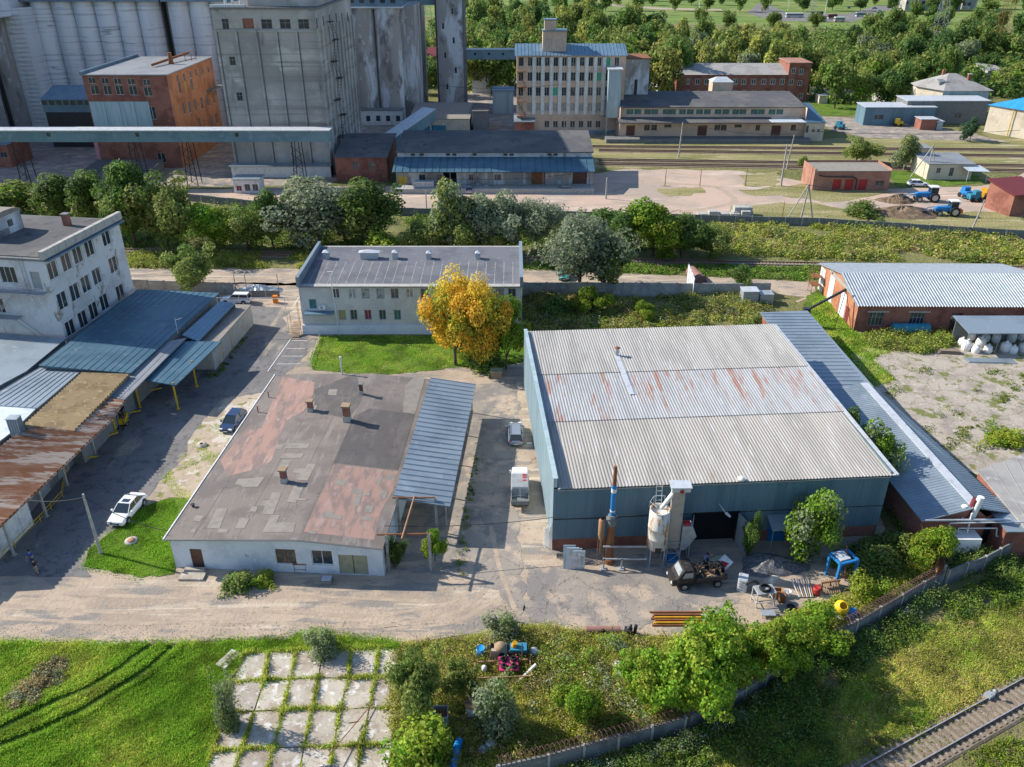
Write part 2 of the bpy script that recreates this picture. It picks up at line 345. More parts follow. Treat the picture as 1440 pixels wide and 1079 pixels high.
mat('meadow', (.12, .21, .018), [((.07, .13, .012), .35, .45, .62, (1, 1, 1), 8), ((.15, .22, .02), 1.0, .55, .7), ((.27, .21, .12), .45, .60, .68, (1, 1, 1), 9), ((.035, .07, .008), 3.5, .6, .7)], 1, bump=(3, .35))
mat('weed_ground', (.20, .19, .07), [((.23, .20, .10), .4, .45, .62, (1, 1, 1), 8), ((.20, .165, .10), .9, .6, .7), ((.03, .04, .012), 2, .55, .7)], 1, bump=(3, .3))
mat('dry_grass', (.32, .28, .13), [((.21, .205, .075), .12, .42, .6, (.4, 1.6, 1), 9), ((.46, .40, .28), .3, .55, .68, (.4, 1.8, 1), 9), ((.09, .10, .03), .9, .6, .72)], 1, bump=(2, .3))
mat('field_far', (.13, .21, .035), [((.22, .24, .07), .02, .45, .6, (.5, 2, 1), 8), ((.09, .14, .03), .08, .5, .65)], 1)
mat('rail_ballast', (.24, .185, .13), [((.31, .25, .19), 1.5, .5, .65), ((.15, .125, .10), 4, .5, .66), ((.10, .12, .03), .6, .6, .7)], 1, bump=(9, .08))
mat('soil_heap', (.18, .125, .08), [((.26, .19, .13), .6, .5, .66), ((.11, .08, .055), 2, .55, .7)], 1, bump=(3, .2))
mat('glass', (.035, .045, .055), [((.12, .14, .15), .9, .55, .66)], .12, spec=.6, coords='world')
mat('glass_pale', (.32, .36, .38), [((.12, .14, .15), 1.5, .5, .6)], .3, spec=.6)
mat('glass_teal', (.03, .13, .11), [((.06, .2, .16), 1.5, .5, .6)], .3, spec=.6)
mat('curtain_yellow', (.40, .31, .12), (), .8); mat('curtain_red', (.24, .035, .055), (), .8); mat('green_mesh', (.02, .42, .24), (), .8)
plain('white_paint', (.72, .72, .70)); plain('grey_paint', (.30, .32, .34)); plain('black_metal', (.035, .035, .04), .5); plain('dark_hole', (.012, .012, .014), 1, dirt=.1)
plain('galvanised', (.42, .46, .50), .42, .35); plain('light_metal', (.58, .61, .64), .45, .2); plain('rust', (.24, .10, .045), .9); plain('rust_light', (.36, .20, .11), .9)
plain('yellow_paint', (.62, .42, .03)); plain('blue_paint', (.02, .20, .50), .5); plain('teal_paint', (.03, .22, .33), .6); plain('red_paint', (.40, .03, .03), .6); plain('orange_paint', (.75, .22, .02), .6)
plain('brown_door', (.12, .055, .04)); plain('khaki_door', (.33, .32, .22)); plain('wood', (.34, .24, .15), .9); plain('old_wood', (.26, .21, .16), .95); plain('concrete', (.42, .41, .38), .95); plain('dark_concrete', (.19, .20, .20), .95)
mat('post_concrete', (.40, .39, .36), [((.28, .27, .25), 2, .45, .65)], .9)
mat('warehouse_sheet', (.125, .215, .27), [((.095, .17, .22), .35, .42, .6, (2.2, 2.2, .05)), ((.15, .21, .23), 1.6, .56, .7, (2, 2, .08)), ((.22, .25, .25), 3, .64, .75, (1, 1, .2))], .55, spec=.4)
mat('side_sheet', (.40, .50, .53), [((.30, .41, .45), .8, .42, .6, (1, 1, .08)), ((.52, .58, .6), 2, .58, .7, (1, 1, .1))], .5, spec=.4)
mat('slate_front', (.39, .37, .335), [((.32, .305, .28), .25, .4, .62, (2, .3, 1), 8), ((.44, .435, .42), .9, .55, .7, (2, .25, 1)), ((.30, .20, .13), .16, .66, .76, (1.8, .35, 1), 8)], .85)
mat('slate_middle', (.385, .395, .40), [((.33, .34, .345), .4, .45, .6, (2, .3, 1)), ((.33, .19, .15), .5, .51, .66, (2.6, .3, 1), 9), ((.42, .44, .46), 1, .56, .7, (2, .2, 1))], .8)
mat('slate_back', (.385, .375, .35), [((.32, .31, .29), .3, .45, .62, (2, .3, 1)), ((.36, .17, .05), .13, .63, .71, (1.9, .4, 1), 9), ((.44, .44, .43), 1, .55, .7, (2, .25, 1))], .8)
mat('felt', (.215, .185, .162), [((.165, .143, .13), .25, .45, .6, (1, 1, 1), 8), ((.24, .21, .19), .6, .52, .66, (2.4, .5, 1), 8), ((.28, .25, .22), 3, .6, .74), ((.12, .105, .10), 1.3, .62, .7, (.5, 2, 1))], .95, bump=(4, .02))
mat('felt_pink', (.36, .23, .185), [((.23, .175, .155), .5, .42, .60, (2, .6, 1), 8), ((.38, .27, .23), .8, .52, .66, (2.4, .6, 1)), ((.22, .16, .14), 2.2, .62, .72)], .95, bump=(4, .02))
mat('felt_dark', (.115, .105, .10), [((.15, .135, .125), .4, .45, .62, (2, .6, 1), 8), ((.09, .08, .08), 1.2, .55, .7)], .95, bump=(4, .02))
mat('felt_patch', (.275, .25, .215), [((.235, .21, .185), 1.2, .45, .62), ((.31, .285, .25), 4, .6, .72)], .95)
mat('felt_far', (.10, .10, .105), [((.14, .135, .13), .1, .45, .6), ((.07, .07, .077), .4, .55, .68), ((.20, .18, .165), .5, .64, .75)], .95)
mat('limewash', (.66, .70, .76), [((.56, .60, .66), .4, .45, .62), ((.42, .36, .30), .45, .655, .69, (1, 1, 1.2), 10), ((.74, .77, .8), 3, .55, .7)], .9, bump=(6, .015))
mat('peeling_white', (.58, .60, .62), [((.47, .47, .47), .35, .45, .62, (1, 1, .7), 9), ((.30, .26, .21), .5, .585, .65, (1, 1, .6), 10), ((.32, .12, .08), .7, .68, .72, (1, 1, 1), 10), ((.66, .68, .7), 2.5, .55, .7)], .9, bump=(5, .03))
mat('silicate_brick', (.56, .56, .55), [((.47, .47, .47), .3, .45, .62), ((.54, .54, .52), 2.5, .5, .66)], .9, brick=((.63, .62, .60), 1.7, (.34, .34, .33)))
mat('red_brick', (.27, .10, .07), [((.20, .08, .06), .3, .45, .62), ((.36, .16, .11), 1.5, .55, .7)], .9, brick=((.33, .13, .09), 2.2, (.30, .22, .18)))
mat('orange_brick', (.40, .175, .095), [((.32, .135, .075), .3, .45, .62), ((.47, .23, .13), 1.5, .55, .7)], .9, brick=((.53, .21, .10), 2.0, (.42, .28, .2)))
mat('cream_plaster', (.66, .49, .37), [((.55, .41, .31), .3, .45, .62), ((.64, .50, .38), 1.1, .55, .7), ((.30, .21, .16), .5, .67, .73, (1, 1, .6), 9)], .9)
mat('pale_plaster', (.60, .53, .42), [((.50, .43, .34), .3, .45, .62), ((.68, .62, .52), 1.1, .55, .7)], .9)
mat('pink_plaster', (.58, .27, .33), [((.48, .22, .28), .6, .45, .62)], .9); mat('salmon_plaster', (.38, .20, .145), [((.30, .15, .11), .5, .45, .62)], .9)
mat('silo_pale', (.72, .755, .79), [((.58, .61, .65), .12, .42, .6, (1, 1, .12), 8), ((.82, .84, .86), .3, .55, .7, (1, 1, .15), 8), ((.50, .52, .55), .5, .55, .62, (.06, .06, 3), 3), ((.36, .37, .39), .4, .6, .72, (.3, .3, 2), 8)], .9)
mat('silo_stained', (.36, .345, .33), [((.62, .65, .68), .14, .48, .58, (1.5, 1.5, .35), 10), ((.21, .20, .19), .25, .52, .66, (1, 1, .5), 9), ((.55, .56, .58), .7, .6, .66, (1, 1, .6), 10)], .95)
mat('tower_concrete', (.44, .425, .40), [((.33, .32, .305), .06, .42, .6, (1, 1, 1.8), 9), ((.54, .53, .50), .15, .52, .66, (1, 1, 1.3), 9), ((.29, .28, .26), .35, .54, .66, (.08, .08, 3), 5), ((.20, .195, .19), .3, .58, .7, (1, 1, .3), 9)], .95)
mat('fence_concrete', (.40, .39, .36), [((.28, .27, .26), .5, .45, .62, (1, 1, .6), 9), ((.52, .51, .48), 1.4, .52, .66), ((.14, .13, .12), 1, .62, .72, (1, 1, .5), 9)], .95)
mat('roof_blue', (.15, .25, .33), [((.12, .205, .28), .3, .45, .6), ((.20, .30, .37), 1.2, .55, .7)], .45, metal=.25, spec=.5)
mat('roof_bluegrey', (.27, .33, .375), [((.22, .275, .32), .2, .45, .6), ((.32, .385, .43), .9, .56, .7)], .45, metal=.3, spec=.5)
mat('roof_deep', (.075, .155, .21), [((.055, .125, .175), .2, .45, .6), ((.15, .205, .245), .9, .56, .7)], .5, metal=.2)  # deep blue puts the shade on the main shed roof into the base colour
mat('roof_silver', (.38, .42, .45), [((.32, .365, .39), .6, .45, .6)], .45, metal=.3)
mat('roof_grey', (.26, .275, .29), [((.21, .225, .24), .2, .45, .6), ((.32, .33, .34), .9, .56, .7), ((.17, .17, .175), .5, .62, .72)], .6, metal=.1)
mat('roof_white', (.60, .66, .70), [((.50, .57, .62), .6, .45, .6)], .45, metal=.15)
mat('roof_brown', (.30, .22, .115), [((.22, .155, .08), .5, .45, .6), ((.40, .32, .18), 1.5, .55, .68)], .85)
mat('roof_rust', (.30, .16, .095), [((.24, .105, .05), .5, .42, .58, (.5, 1.6, 1), 8), ((.46, .38, .31), .5, .47, .58, (.35, 3, 1), 9), ((.17, .085, .05), .9, .58, .7, (.5, 2, 1))], .85)
mat('roof_azure', (.02, .24, .55), [((.03, .28, .6), .6, .45, .6)], .5); mat('roof_darkred', (.16, .035, .04), (), .7)
mat('roof_office', (.155, .16, .18), [((.12, .125, .145), .25, .45, .6), ((.21, .21, .22), .8, .56, .7), ((.30, .25, .2), .4, .67, .74)], .8)
mat('roof_asbestos', (.34, .33, .31), [((.27, .26, .25), .25, .45, .6), ((.42, .41, .39), .8, .56, .7)], .9)
mat('conveyor_sheet', (.17, .27, .31), [((.13, .22, .26), .2, .45, .6), ((.24, .33, .36), .8, .57, .7)], .6)
mat('car_white', (.78, .79, .80), (), .25, spec=.6); mat('car_navy', (.02, .045, .11), (), .22, spec=.7); mat('car_silver', (.36, .40, .46), (), .28, metal=.5); mat('car_black', (.03, .028, .028), [((.08, .07, .06), 3, .55, .7)], .45); mat('car_teal', (.03, .22, .25), (), .3); mat('car_red', (.45, .03, .04), (), .3)
mat('car_glass', (.02, .03, .04), (), .06, spec=.8); plain('tyre', (.02, .02, .02), .9); plain('rim', (.45, .46, .48), .35, .5); mat('lamp_glass', (.8, .8, .78), (), .15, spec=.7); mat('tail_lamp', (.4, .01, .01), (), .2)
plain('tarp', (.27, .29, .31), .8); plain('white_plastic', (.80, .80, .78), .6, dirt=.12); plain('skin', (.48, .27, .19), .6, dirt=.05); plain('hair', (.03, .02, .015), .8); plain('blue_cloth', (.04, .10, .30), .9); plain('lavender_cloth', (.26, .28, .48), .9); plain('dark_cloth', (.03, .03, .035), .9); plain('khaki_cloth', (.36, .28, .2), .9)
mat('bark', (.13, .10, .075), [((.07, .055, .045), 3, .45, .6)], .95); mat('birch_bark', (.42, .40, .36), [((.08, .07, .06), 3, .55, .6)], .9)
mat('scrap', (.22, .22, .23), [((.38, .40, .43), 5, .5, .6), ((.14, .08, .05), 3, .55, .65), ((.06, .06, .06), 8, .55, .65)], .5, metal=.4, island=.5)
def leafmat(n, c, isl=.35, ro=.12):
    c = tuple(min(.8, v * LEAFK) for v in c)
    return mat(n, c, [(tuple(v * .62 for v in c), .35, .45, .65), (tuple(v * 1.3 for v in c), .9, .58, .72)], .62, island=isl, transl=.42, rnd_obj=ro, spec=.25)
leafmat('leaf_dark', (.045, .085, .02)); leafmat('leaf_mid', (.08, .13, .026)); leafmat('leaf_olive', (.135, .16, .04)); leafmat('leaf_willow', (.15, .18, .10)); leafmat('leaf_bright', (.105, .18, .014)); leafmat('leaf_lime', (.165, .20, .022)); leafmat('leaf_yellow', (.46, .30, .035)); leafmat('leaf_gold', (.45, .215, .02)); leafmat('leaf_grey', (.15, .18, .12)); leafmat('leaf_dry', (.24, .19, .09)); leafmat('leaf_fir', (.03, .065, .03)); leafmat('leaf_ochre', (.25, .245, .055))
leafmat('grass_blade', (.175, .285, .03), .3, 0); leafmat('grass_dark', (.10, .20, .02), .3, 0); leafmat('grass_yellow', (.37, .37, .08), .3, 0); leafmat('grass_dry', (.33, .27, .12), .3, 0)

mat('sand_pink', (.50, .37, .29), [((.38, .31, .25), .08, .42, .6, (1, 1, 1), 9), ((.58, .47, .39), .15, .52, .68, (.5, 1.6, 1), 10), ((.28, .25, .18), .25, .58, .68, (.6, 1.3, 1), 10)], 1, bump=(2, .08))
# ---------------------------------------------------------------- ground, roads, yards
b = MB(); b.quad((-2500, -50, 0), (2500, -50, 0), (2500, 4000, 0), (-2500, 4000, 0)); b.obj('ground', 'ground')['kind'] = 'structure'
def zone(name, pts, z, m, amp=.5, step=1.5, seed=1): return sheet(name, PP(pts), z, m, 'structure', amp, step, seed)
zone('far_field', [(640, 24), (1180, 40), (1330, 46), (1500, 30), (1800, -60), (-200, -60), (200, 20)], .02, 'field_far', 0)
zone('far_road', [(1050, 19), (1090, 30), (1200, 31), (1240, 16), (1300, 9), (1300, 5), (1230, 9), (1190, 20), (1105, 18), (1075, 4), (1068, 4)], .06, 'asphalt', .6, 12)
zone('far_path', [(852, 6), (930, 11), (1015, 13), (1015, 15), (925, 13.5), (850, 8)], .06, 'sand', .5, 12)
zone('far_path', [(1176, 44), (1192, 43), (1212, 61), (1200, 62)], .06, 'sand', 1, 8)
zone('dirt_yard', [(200, 268), (270, 284), (400, 294), (560, 301), (835, 305), (1000, 310), (1150, 303), (1290, 312), (1440, 296), (1560, 280), (1560, 236), (1440, 244), (1380, 262), (1250, 266), (1140, 258), (1040, 240), (880, 238), (700, 262), (480, 262)], .02, 'sand_pink', .8, 3)
zone('grass_verge', [(925, 266), (985, 263), (992, 272), (940, 277)], .05, 'dry_grass', .8, 2)
zone('grass_verge', [(1040, 247), (1098, 240), (1092, 262), (1048, 262)], .05, 'dry_grass', 1, 2)
zone('grass_verge', [(1040, 268), (1130, 258), (1260, 270), (1180, 284), (1110, 278), (1050, 274)], .05, 'dry_grass', 1.5, 3)
zone('grass_verge', [(1030, 290), (1140, 284), (1210, 300), (1440, 296), (1440, 326), (1150, 311), (1020, 305)], .05, 'dry_grass', 1.2, 3)
zone('grass_verge', [(1240, 240), (1340, 232), (1392, 256), (1330, 262), (1258, 262)], .05, 'meadow', 1.2, 3)
zone('rail_yard', [(820, 193), (1560, 196), (1560, 243), (1170, 240), (1000, 236), (820, 237)], .03, 'dry_grass', 1, 4)
zone('asphalt_apron', [(1135, 163), (1200, 166), (1345, 184), (1420, 200), (1215, 194), (1170, 184)], .05, 'old_asphalt', .5, 4)
zone('back_lawn', [(1140, 142), (1235, 142), (1225, 162), (1148, 163)], .05, 'meadow', .5, 4)
zone('works_yard', [(600, 150), (730, 110), (960, 120), (860, 200), (700, 200), (560, 200), (460, 262), (60, 262), (-300, 262), (-300, 190), (300, 190)], .015, 'old_asphalt', .5, 4)
zone('back_road', [(100, 377), (440, 378), (760, 378), (1000, 390), (1080, 394), (1150, 398), (1205, 450), (1230, 500), (1200, 500), (1140, 422), (1060, 404), (760, 399), (420, 402), (330, 400), (100, 400)], .02, 'sand', .4, 1.5)
zone('yard', [(-300, 905), (240, 905), (400, 899), (560, 906), (680, 893), (705, 868), (745, 878), (830, 893), (960, 897), (1062, 885), (1165, 845), (1240, 800), (1240, 700), (760, 560), (745, 535), (745, 505), (455, 505), (470, 470), (425, 440), (425, 398), (300, 398), (100, 420), (-300, 560)], .02, 'sand', .35, .9)
zone('lane', [(-300, 806), (60, 812), (128, 812), (118, 795), (140, 765), (200, 705), (262, 640), (300, 575), (318, 560), (375, 552), (430, 500), (448, 476), (405, 470), (398, 446), (412, 436), (330, 425), (100, 560), (-300, 800)], .04, 'asphalt', .25, .8)
zone('passage', [(650, 560), (700, 530), (728, 535), (731, 600), (722, 700), (735, 790), (738, 872), (700, 830), (640, 815), (600, 800), (600, 640)], .04, 'old_asphalt', .35, .8)
zone('passage', [(738, 795), (790, 800), (850, 805), (940, 800), (1010, 830), (1050, 850), (900, 885), (820, 888), (742, 872)], .04, 'old_asphalt', .4, .8, 3)
zone('lawn', [(452, 474), (745, 472), (746, 505), (700, 519), (645, 517), (530, 529), (440, 521), (437, 503)], .06, 'meadow', .25, .8)
zone('lawn', [(126, 772), (205, 712), (240, 700), (262, 700), (262, 720), (246, 808), (200, 813), (118, 797)], .06, 'meadow', .2, .6)
zone('pavement', [(318, 562), (400, 558), (345, 640), (262, 705), (214, 706), (262, 645), (264, 622), (288, 588), (298, 588)], .055, 'pavement', .1, 1)
zone('meadow', [(-400, 905), (240, 909), (400, 902), (440, 890), (560, 908), (562, 914), (350, 918), (300, 1000), (250, 1160), (-400, 1160)], .05, 'meadow', .3, .8)
zone('weed_plot', [(540, 906), (680, 893), (705, 868), (745, 878), (830, 893), (960, 897), (1062, 885), (1165, 845), (1240, 800), (1240, 750), (1262, 690), (1285, 735), (1320, 790), (1310, 820), (1130, 905), (940, 1030), (760, 1090), (560, 1160), (240, 1160), (290, 1079), (300, 1000), (350, 918), (540, 908)], .03, 'weed_ground', .3, .8)
zone('meadow', [(1150, 396), (1178, 400), (1200, 470), (1290, 478), (1200, 500), (1240, 560), (1215, 560), (1130, 430)], .035, 'meadow', .5, 1)
zone('concrete_yard', [(1195, 492), (1330, 480), (1560, 485), (1560, 720), (1375, 668), (1300, 640), (1225, 545)], .045, 'cracked_concrete', .6, 1.2)
# ---------------------------------------------------------------- big steel warehouse
L, D = 30.8, 31.6
wh = thing('steel_warehouse', 'big blue steel warehouse with pale ribbed roof in the middle of the photo', 'warehouse', (3.7, 60.2), R(4.0))
HF = 7.0
def rz_(y): return HF + .12 + (y / D) * .5
DO = (13.0, 17.2, 0, 3.6)
m = MB()
xs = [0, DO[0], DO[1], L]
def sheetwall(m, x0, x1, z0, z1, y=0.): # vertical ribs
    n = max(1, round((x1 - x0) / .25)); p = (x1 - x0) / n; X = []
    for i in range(n): X += [(x0 + i * p, y), (x0 + i * p + p * .45, y), (x0 + i * p + p * .55, y - .03), (x0 + i * p + p * .95, y - .03)]
    X.append((x1, y)); k = len(X)
    m.add([(a, c, z) for z in (z0, z1) for a, c in X], [[i, i + 1, k + i + 1, k + i] for i in range(k - 1)])
sheetwall(m, 0, L, 3.62, HF, -.03); sheetwall(m, 0, DO[0], 1.3, 3.6); sheetwall(m, DO[1], L, 1.3, 3.6)
m.obj('front_wall', 'warehouse_sheet', wh)
m = MB(); m.box(.02, DO[0], .05, .3, 0, 1.35); m.box(DO[1], L - .02, .05, .3, 0, 1.35); m.obj('plinth', 'red_brick', wh)
m = MB(); m.box(0, L, -.07, -.02, 3.56, 3.64); m.obj('seam_flashing', 'black_metal', wh)
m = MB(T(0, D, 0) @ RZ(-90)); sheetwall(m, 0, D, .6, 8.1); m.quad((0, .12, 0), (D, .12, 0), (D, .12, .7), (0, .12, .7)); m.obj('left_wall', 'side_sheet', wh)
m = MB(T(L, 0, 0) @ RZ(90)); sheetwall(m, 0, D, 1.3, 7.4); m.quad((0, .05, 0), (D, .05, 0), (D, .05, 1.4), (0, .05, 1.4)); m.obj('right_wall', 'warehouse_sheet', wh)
m = MB(T(L, D, 0) @ RZ(180)); sheetwall(m, 0, L, 0, 7.5); m.obj('back_wall', 'warehouse_sheet', wh)
m = MB()
a, b1 = 11.0, 20.8
m.corr(.35, L + .35, [(-.3, rz_(-.3)), (a, rz_(a))], .3, .05, 0); m.corr(.35, L + .35, [(a - .15, rz_(a) + .06), (b1, rz_(b1) + .06)], .3, .05, 1); m.corr(.35, L + .35, [(b1 - .15, rz_(b1) + .12), (D + .2, rz_(D) + .1)], .3, .05, 2)
m.box(.4, L, -.2, D, rz_(0) - .3, rz_(0) - .2)
m.obj('roof', ['slate_front', 'slate_middle', 'slate_back'], wh)
m = MB(); m.box(.02, .3, 0, D, 7.1, 8.05); m.box(-.06, .36, -.05, D + .05, 8.05, 8.12); m.obj('parapet', 'side_sheet', wh)
m = MB(); m.box(L + .3, L + .62, -.32, D + .2, 7.1, 7.25)
for i in range(16):
    y0 = -.3 + i * 2; m.add([(L + .28, y0, rz_(y0) + .02), (L + .60, y0, rz_(y0) + .02), (L + .60, y0 + 1.96, rz_(y0 + 2) + .03), (L + .28, y0 + 1.96, rz_(y0 + 2) + .03), (L + .28, y0, rz_(y0) + .12), (L + .60, y0, rz_(y0) + .12), (L + .60, y0 + 1.96, rz_(y0 + 2) + .12), (L + .28, y0 + 1.96, rz_(y0 + 2) + .12)], [[4, 5, 6, 7], [0, 1, 5, 4], [1, 2, 6, 5], [3, 0, 4, 7]])
m.obj('verge_trim', 'light_metal', wh)
m = MB(); vx, vy = 10.1, 24.6; m.tube((vx, vy, rz_(vy)), (vx, vy, rz_(vy) + 1.1), .22, 12); m.tube((vx, vy, rz_(vy) + 1.1), (vx, vy, rz_(vy) + 1.3), .36, 12, .1, mi=1); m.obj('vent_pipe', ['galvanised', 'rust'], wh)
m = MB(); m.quad((vx - .3, b1 - 5.2, rz_(b1 - 5.2) + .17), (vx + .3, b1 - 5.2, rz_(b1 - 5.2) + .17), (vx + .3, vy, rz_(vy) + .21), (vx - .3, vy, rz_(vy) + .21)); m.obj('flashing_strip', 'light_metal', wh)
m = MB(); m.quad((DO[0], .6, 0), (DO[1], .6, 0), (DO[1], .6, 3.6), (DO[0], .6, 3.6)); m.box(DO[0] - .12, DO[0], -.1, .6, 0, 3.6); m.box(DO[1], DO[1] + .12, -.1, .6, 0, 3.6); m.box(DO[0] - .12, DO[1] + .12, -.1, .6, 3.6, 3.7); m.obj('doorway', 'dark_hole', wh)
for sx, aa in ((DO[0], -118), (DO[1], 96)):
    m = MB(T(sx, -.12, 0) @ RZ(aa if sx > 15 else 180 + 68)); q = 2.0 if sx < 15 else 1.6
    q = 2.0; M2 = T(sx, -.12, 0) @ RZ(-112 if sx < 15 else -78); m = MB(M2); m.box(0, q, -.04, .04, .1, 3.5); m.box(.05, q - .05, .042, .07, 1.7, 1.85); m.obj('door_leaf', 'grey_paint', wh)
m = MB(); m.tube((15.2, -.05, 4.6), (15.6, -1.0, 4.2), .04, 6); m.tube((15.6, -1.0, 4.25), (15.9, -1.4, 4.1), .16, 8, .1); m.obj('door_lamp', 'light_metal', wh)
m = MB(); m.add([(19.9, -.05, 3.1), (22.2, -.05, 3.1), (22.3, -1.9, 2.75), (19.8, -1.9, 2.75), (19.9, -.05, 3.0), (22.2, -.05, 3.0), (22.3, -1.9, 2.65), (19.8, -1.9, 2.65)], [[3, 2, 1, 0], [4, 5, 6, 7], [2, 3, 7, 6], [0, 3, 7, 4], [1, 2, 6, 5]]); aw = m.obj('awning', 'roof_bluegrey', wh)
m = MB(); m.bar((19.95, -1.8, 0), (19.95, -1.8, 2.7), .05); m.bar((22.1, -1.8, 0), (22.1, -1.8, 2.7), .05); m.obj('awning_post', 'grey_paint', aw)
m = MB(); m.box(20.3, 21.9, -.09, .0, 0, 2.1); m.obj('side_door', 'blue_paint', wh)
m = MB(); m.lathe([(0, 0), (.3, .03), (.35, .2), (.2, .35), (0, .38)], 10, c=(16.9, -.1)); o = m.obj('white_roll', 'white_plastic', None); o.location = (3.7 , 60.2, 7.15); o.scale = (1, 1, 1); o.rotation_euler = (0, 0, R(4)); tag(o, 'small white bundle lying on the front edge of the big warehouse roof', 'bundle')

# ---------------------------------------------------------------- low whitewashed workshop
lw = thing('low_workshop', 'low whitewashed workshop with a patched bitumen felt roof', 'workshop', (-30.3, 57.9), R(-3.6))
LW, LD = 19.0, 30.6; RX = 11.72
def wz(x): return 3.45 + .55 * x / RX if x < RX else 4.0 - .6 * (x - RX) / (LW - RX)
M = Matrix.Identity(4)
fo = [(1.6, 2.7, .05, 2.2, 'door', 'brown_door'), (9.4, 11.2, .95, 2.6, 'curtain_brown', 'rust'), (12.6, 14.5, .95, 2.6, 'glass', 'white_paint'), (15.0, 17.6, .05, 2.25, 'gate', 'khaki_door')]
mat('curtain_brown', (.12, .10, .08), [((.2, .17, .13), 2, .5, .6)], .5)
facade(lw, M, LW, 0, 3.3, fo, 'limewash', fr='white_paint', cols=2, rows=1)
m = MB(); m.add([(0, 0, 3.3), (LW, 0, 3.3), (LW, 0, wz(LW) - .05), (RX, 0, wz(RX) - .05), (0, 0, wz(0) - .05)], [[0, 1, 2, 3, 4]]); m.obj('gable', 'limewash', lw)
m = MB(T(0, LD, 0) @ RZ(-90)); m.wall(LD, 0, 3.45); m.obj('left_wall', 'limewash', lw)
m = MB(T(LW, 0, 0) @ RZ(90)); m.wall(LD, 0, 3.4); m.obj('right_wall', 'limewash', lw)
m = MB(T(LW, LD, 0) @ RZ(180)); m.wall(LW, 0, 3.5); m.obj('back_wall', 'limewash', lw)
rf = MB(); yb0, yb1 = -.35, LD + .3
def slabr(x0, x1, t=.16):
    rf.add([(x0, yb0, wz(x0)), (x1, yb0, wz(x1)), (x1, yb1, wz(x1)), (x0, yb1, wz(x0)), (x0, yb0, wz(x0) - t), (x1, yb0, wz(x1) - t), (x1, yb1, wz(x1) - t), (x0, yb1, wz(x0) - t)], [[0, 1, 2, 3], [7, 6, 5, 4], [0, 4, 5, 1], [1, 5, 6, 2], [2, 6, 7, 3], [3, 7, 4, 0]])
slabr(-.3, RX); slabr(RX, LW + .15)
IM = (Matrix.Translation((-30.3, 57.9, 0)) @ Matrix.Rotation(R(-3.6), 4, 'Z')).inverted()
def roofpoly(px, eps, mi):
    P = []
    for (a, c) in px:
        z = 3.8
        for _ in range(4):
            w_ = at(a, c, z); l_ = IM @ Vector((*w_, 0)); z = wz(l_.x)
        P.append((min(max(l_.x, -.28), LW + .13), min(max(l_.y, yb0 + .02), yb1 - .02)))
    sd = sum(p[0] for p in P) / len(P) > RX
    P = [((max(p[0], RX) if sd else min(p[0], RX)), p[1]) for p in P]
    q = [Vector((x, y, wz(x) + eps)) for x, y in P]
    f = list(range(len(q))); n = sum((P[i][0] * P[(i + 1) % len(P)][1] - P[(i + 1) % len(P)][0] * P[i][1]) for i in range(len(P)))
    rf.add(q, [f if n > 0 else f[::-1]], mi)
c2 = lambda pts: [(360 + x / 4, 540 + y / 4) for x, y in pts]
roofpoly(c2([(150, -40), (330, -10), (320, 60), (270, 150), (165, 210), (90, 430), (40, 470), (-160, 520), (-200, 430), (-60, 260), (30, 250)]), .006, 1)
roofpoly(c2([(436, 452), (800, 492), (770, 600), (700, 720), (665, 878), (268, 832)]), .006, 1)
roofpoly(c2([(540, 185), (640, 138), (895, 170), (800, 484), (436, 444)]), .012, 2)
roofpoly(c2([(330, 30), (560, -60), (640, 60), (600, 130), (530, 180), (520, 200), (330, 150)]), .008, 2)
pat = [[(175, 335), (305, 335), (290, 362), (165, 362)], [(150, 392), (270, 392), (255, 418), (132, 418)], [(410, 30), (460, 30), (450, 65), (405, 62)], [(150, 430), (200, 432), (150, 525), (100, 522)], [(290, 450), (338, 452), (290, 545), (230, 540), (250, 505), (208, 500), (220, 475), (275, 477)],
       [(215, 570), (270, 575), (240, 645), (285, 648), (280, 657), (232, 655), (225, 670), (172, 665)], [(90, 610), (145, 612), (95, 735), (30, 735), (50, 690), (25, 685), (40, 655), (75, 655)], [(85, 738), (135, 740), (115, 780), (225, 780), (210, 835), (35, 835)], [(0, 525), (50, 525), (10, 580), (-30, 580)],
       [(455, 535), (515, 540), (500, 573), (445, 568)], [(545, 590), (605, 595), (575, 690), (540, 680), (565, 620), (538, 612)], [(612, 612), (645, 615), (640, 630), (605, 627)], [(620, 685), (662, 688), (650, 725), (607, 722)], [(680, 530), (708, 532), (700, 565), (670, 562)], [(380, 715), (440, 720), (435, 738), (487, 742), (480, 764), (370, 750)], [(600, 745), (655, 750), (650, 772), (590, 768)], [(705, 600), (745, 605), (725, 648), (692, 640)], [(300, 825), (345, 828), (340, 845), (296, 842)], [(120, 342), (165, 342), (140, 368), (105, 366)], [(840, 10), (895, -60), (960, -60), (895, 170), (825, 160)], [(300, 130), (345, 120), (330, 155), (290, 150)], [(745, 505), (790, 508), (775, 545), (732, 540)]]
for i, p in enumerate(pat): roofpoly(c2(p), .018 + .002 * (i % 3), 3)
c1 = lambda pts: [(x / 4, 540 + y / 4) for x, y in pts]
for i, p in enumerate([[(1220, 700), (1280, 702), (1235, 815), (1165, 812)], [(1350, 755), (1405, 755), (1375, 815), (1320, 815)], [(1105, 740), (1150, 742), (1125, 775), (1080, 772)], [(1420, 690), (1450, 692), (1440, 720), (1400, 718)], [(1230, 815), (1290, 818), (1280, 838), (1220, 838)], [(1085, 815), (1105, 815), (1095, 838), (1070, 838)], [(1340, 535), (1440, 530), (1440, 580), (1360, 580), (1355, 570), (1320, 565)]]): roofpoly(c1(p), .019 + .002 * (i % 3), 3)
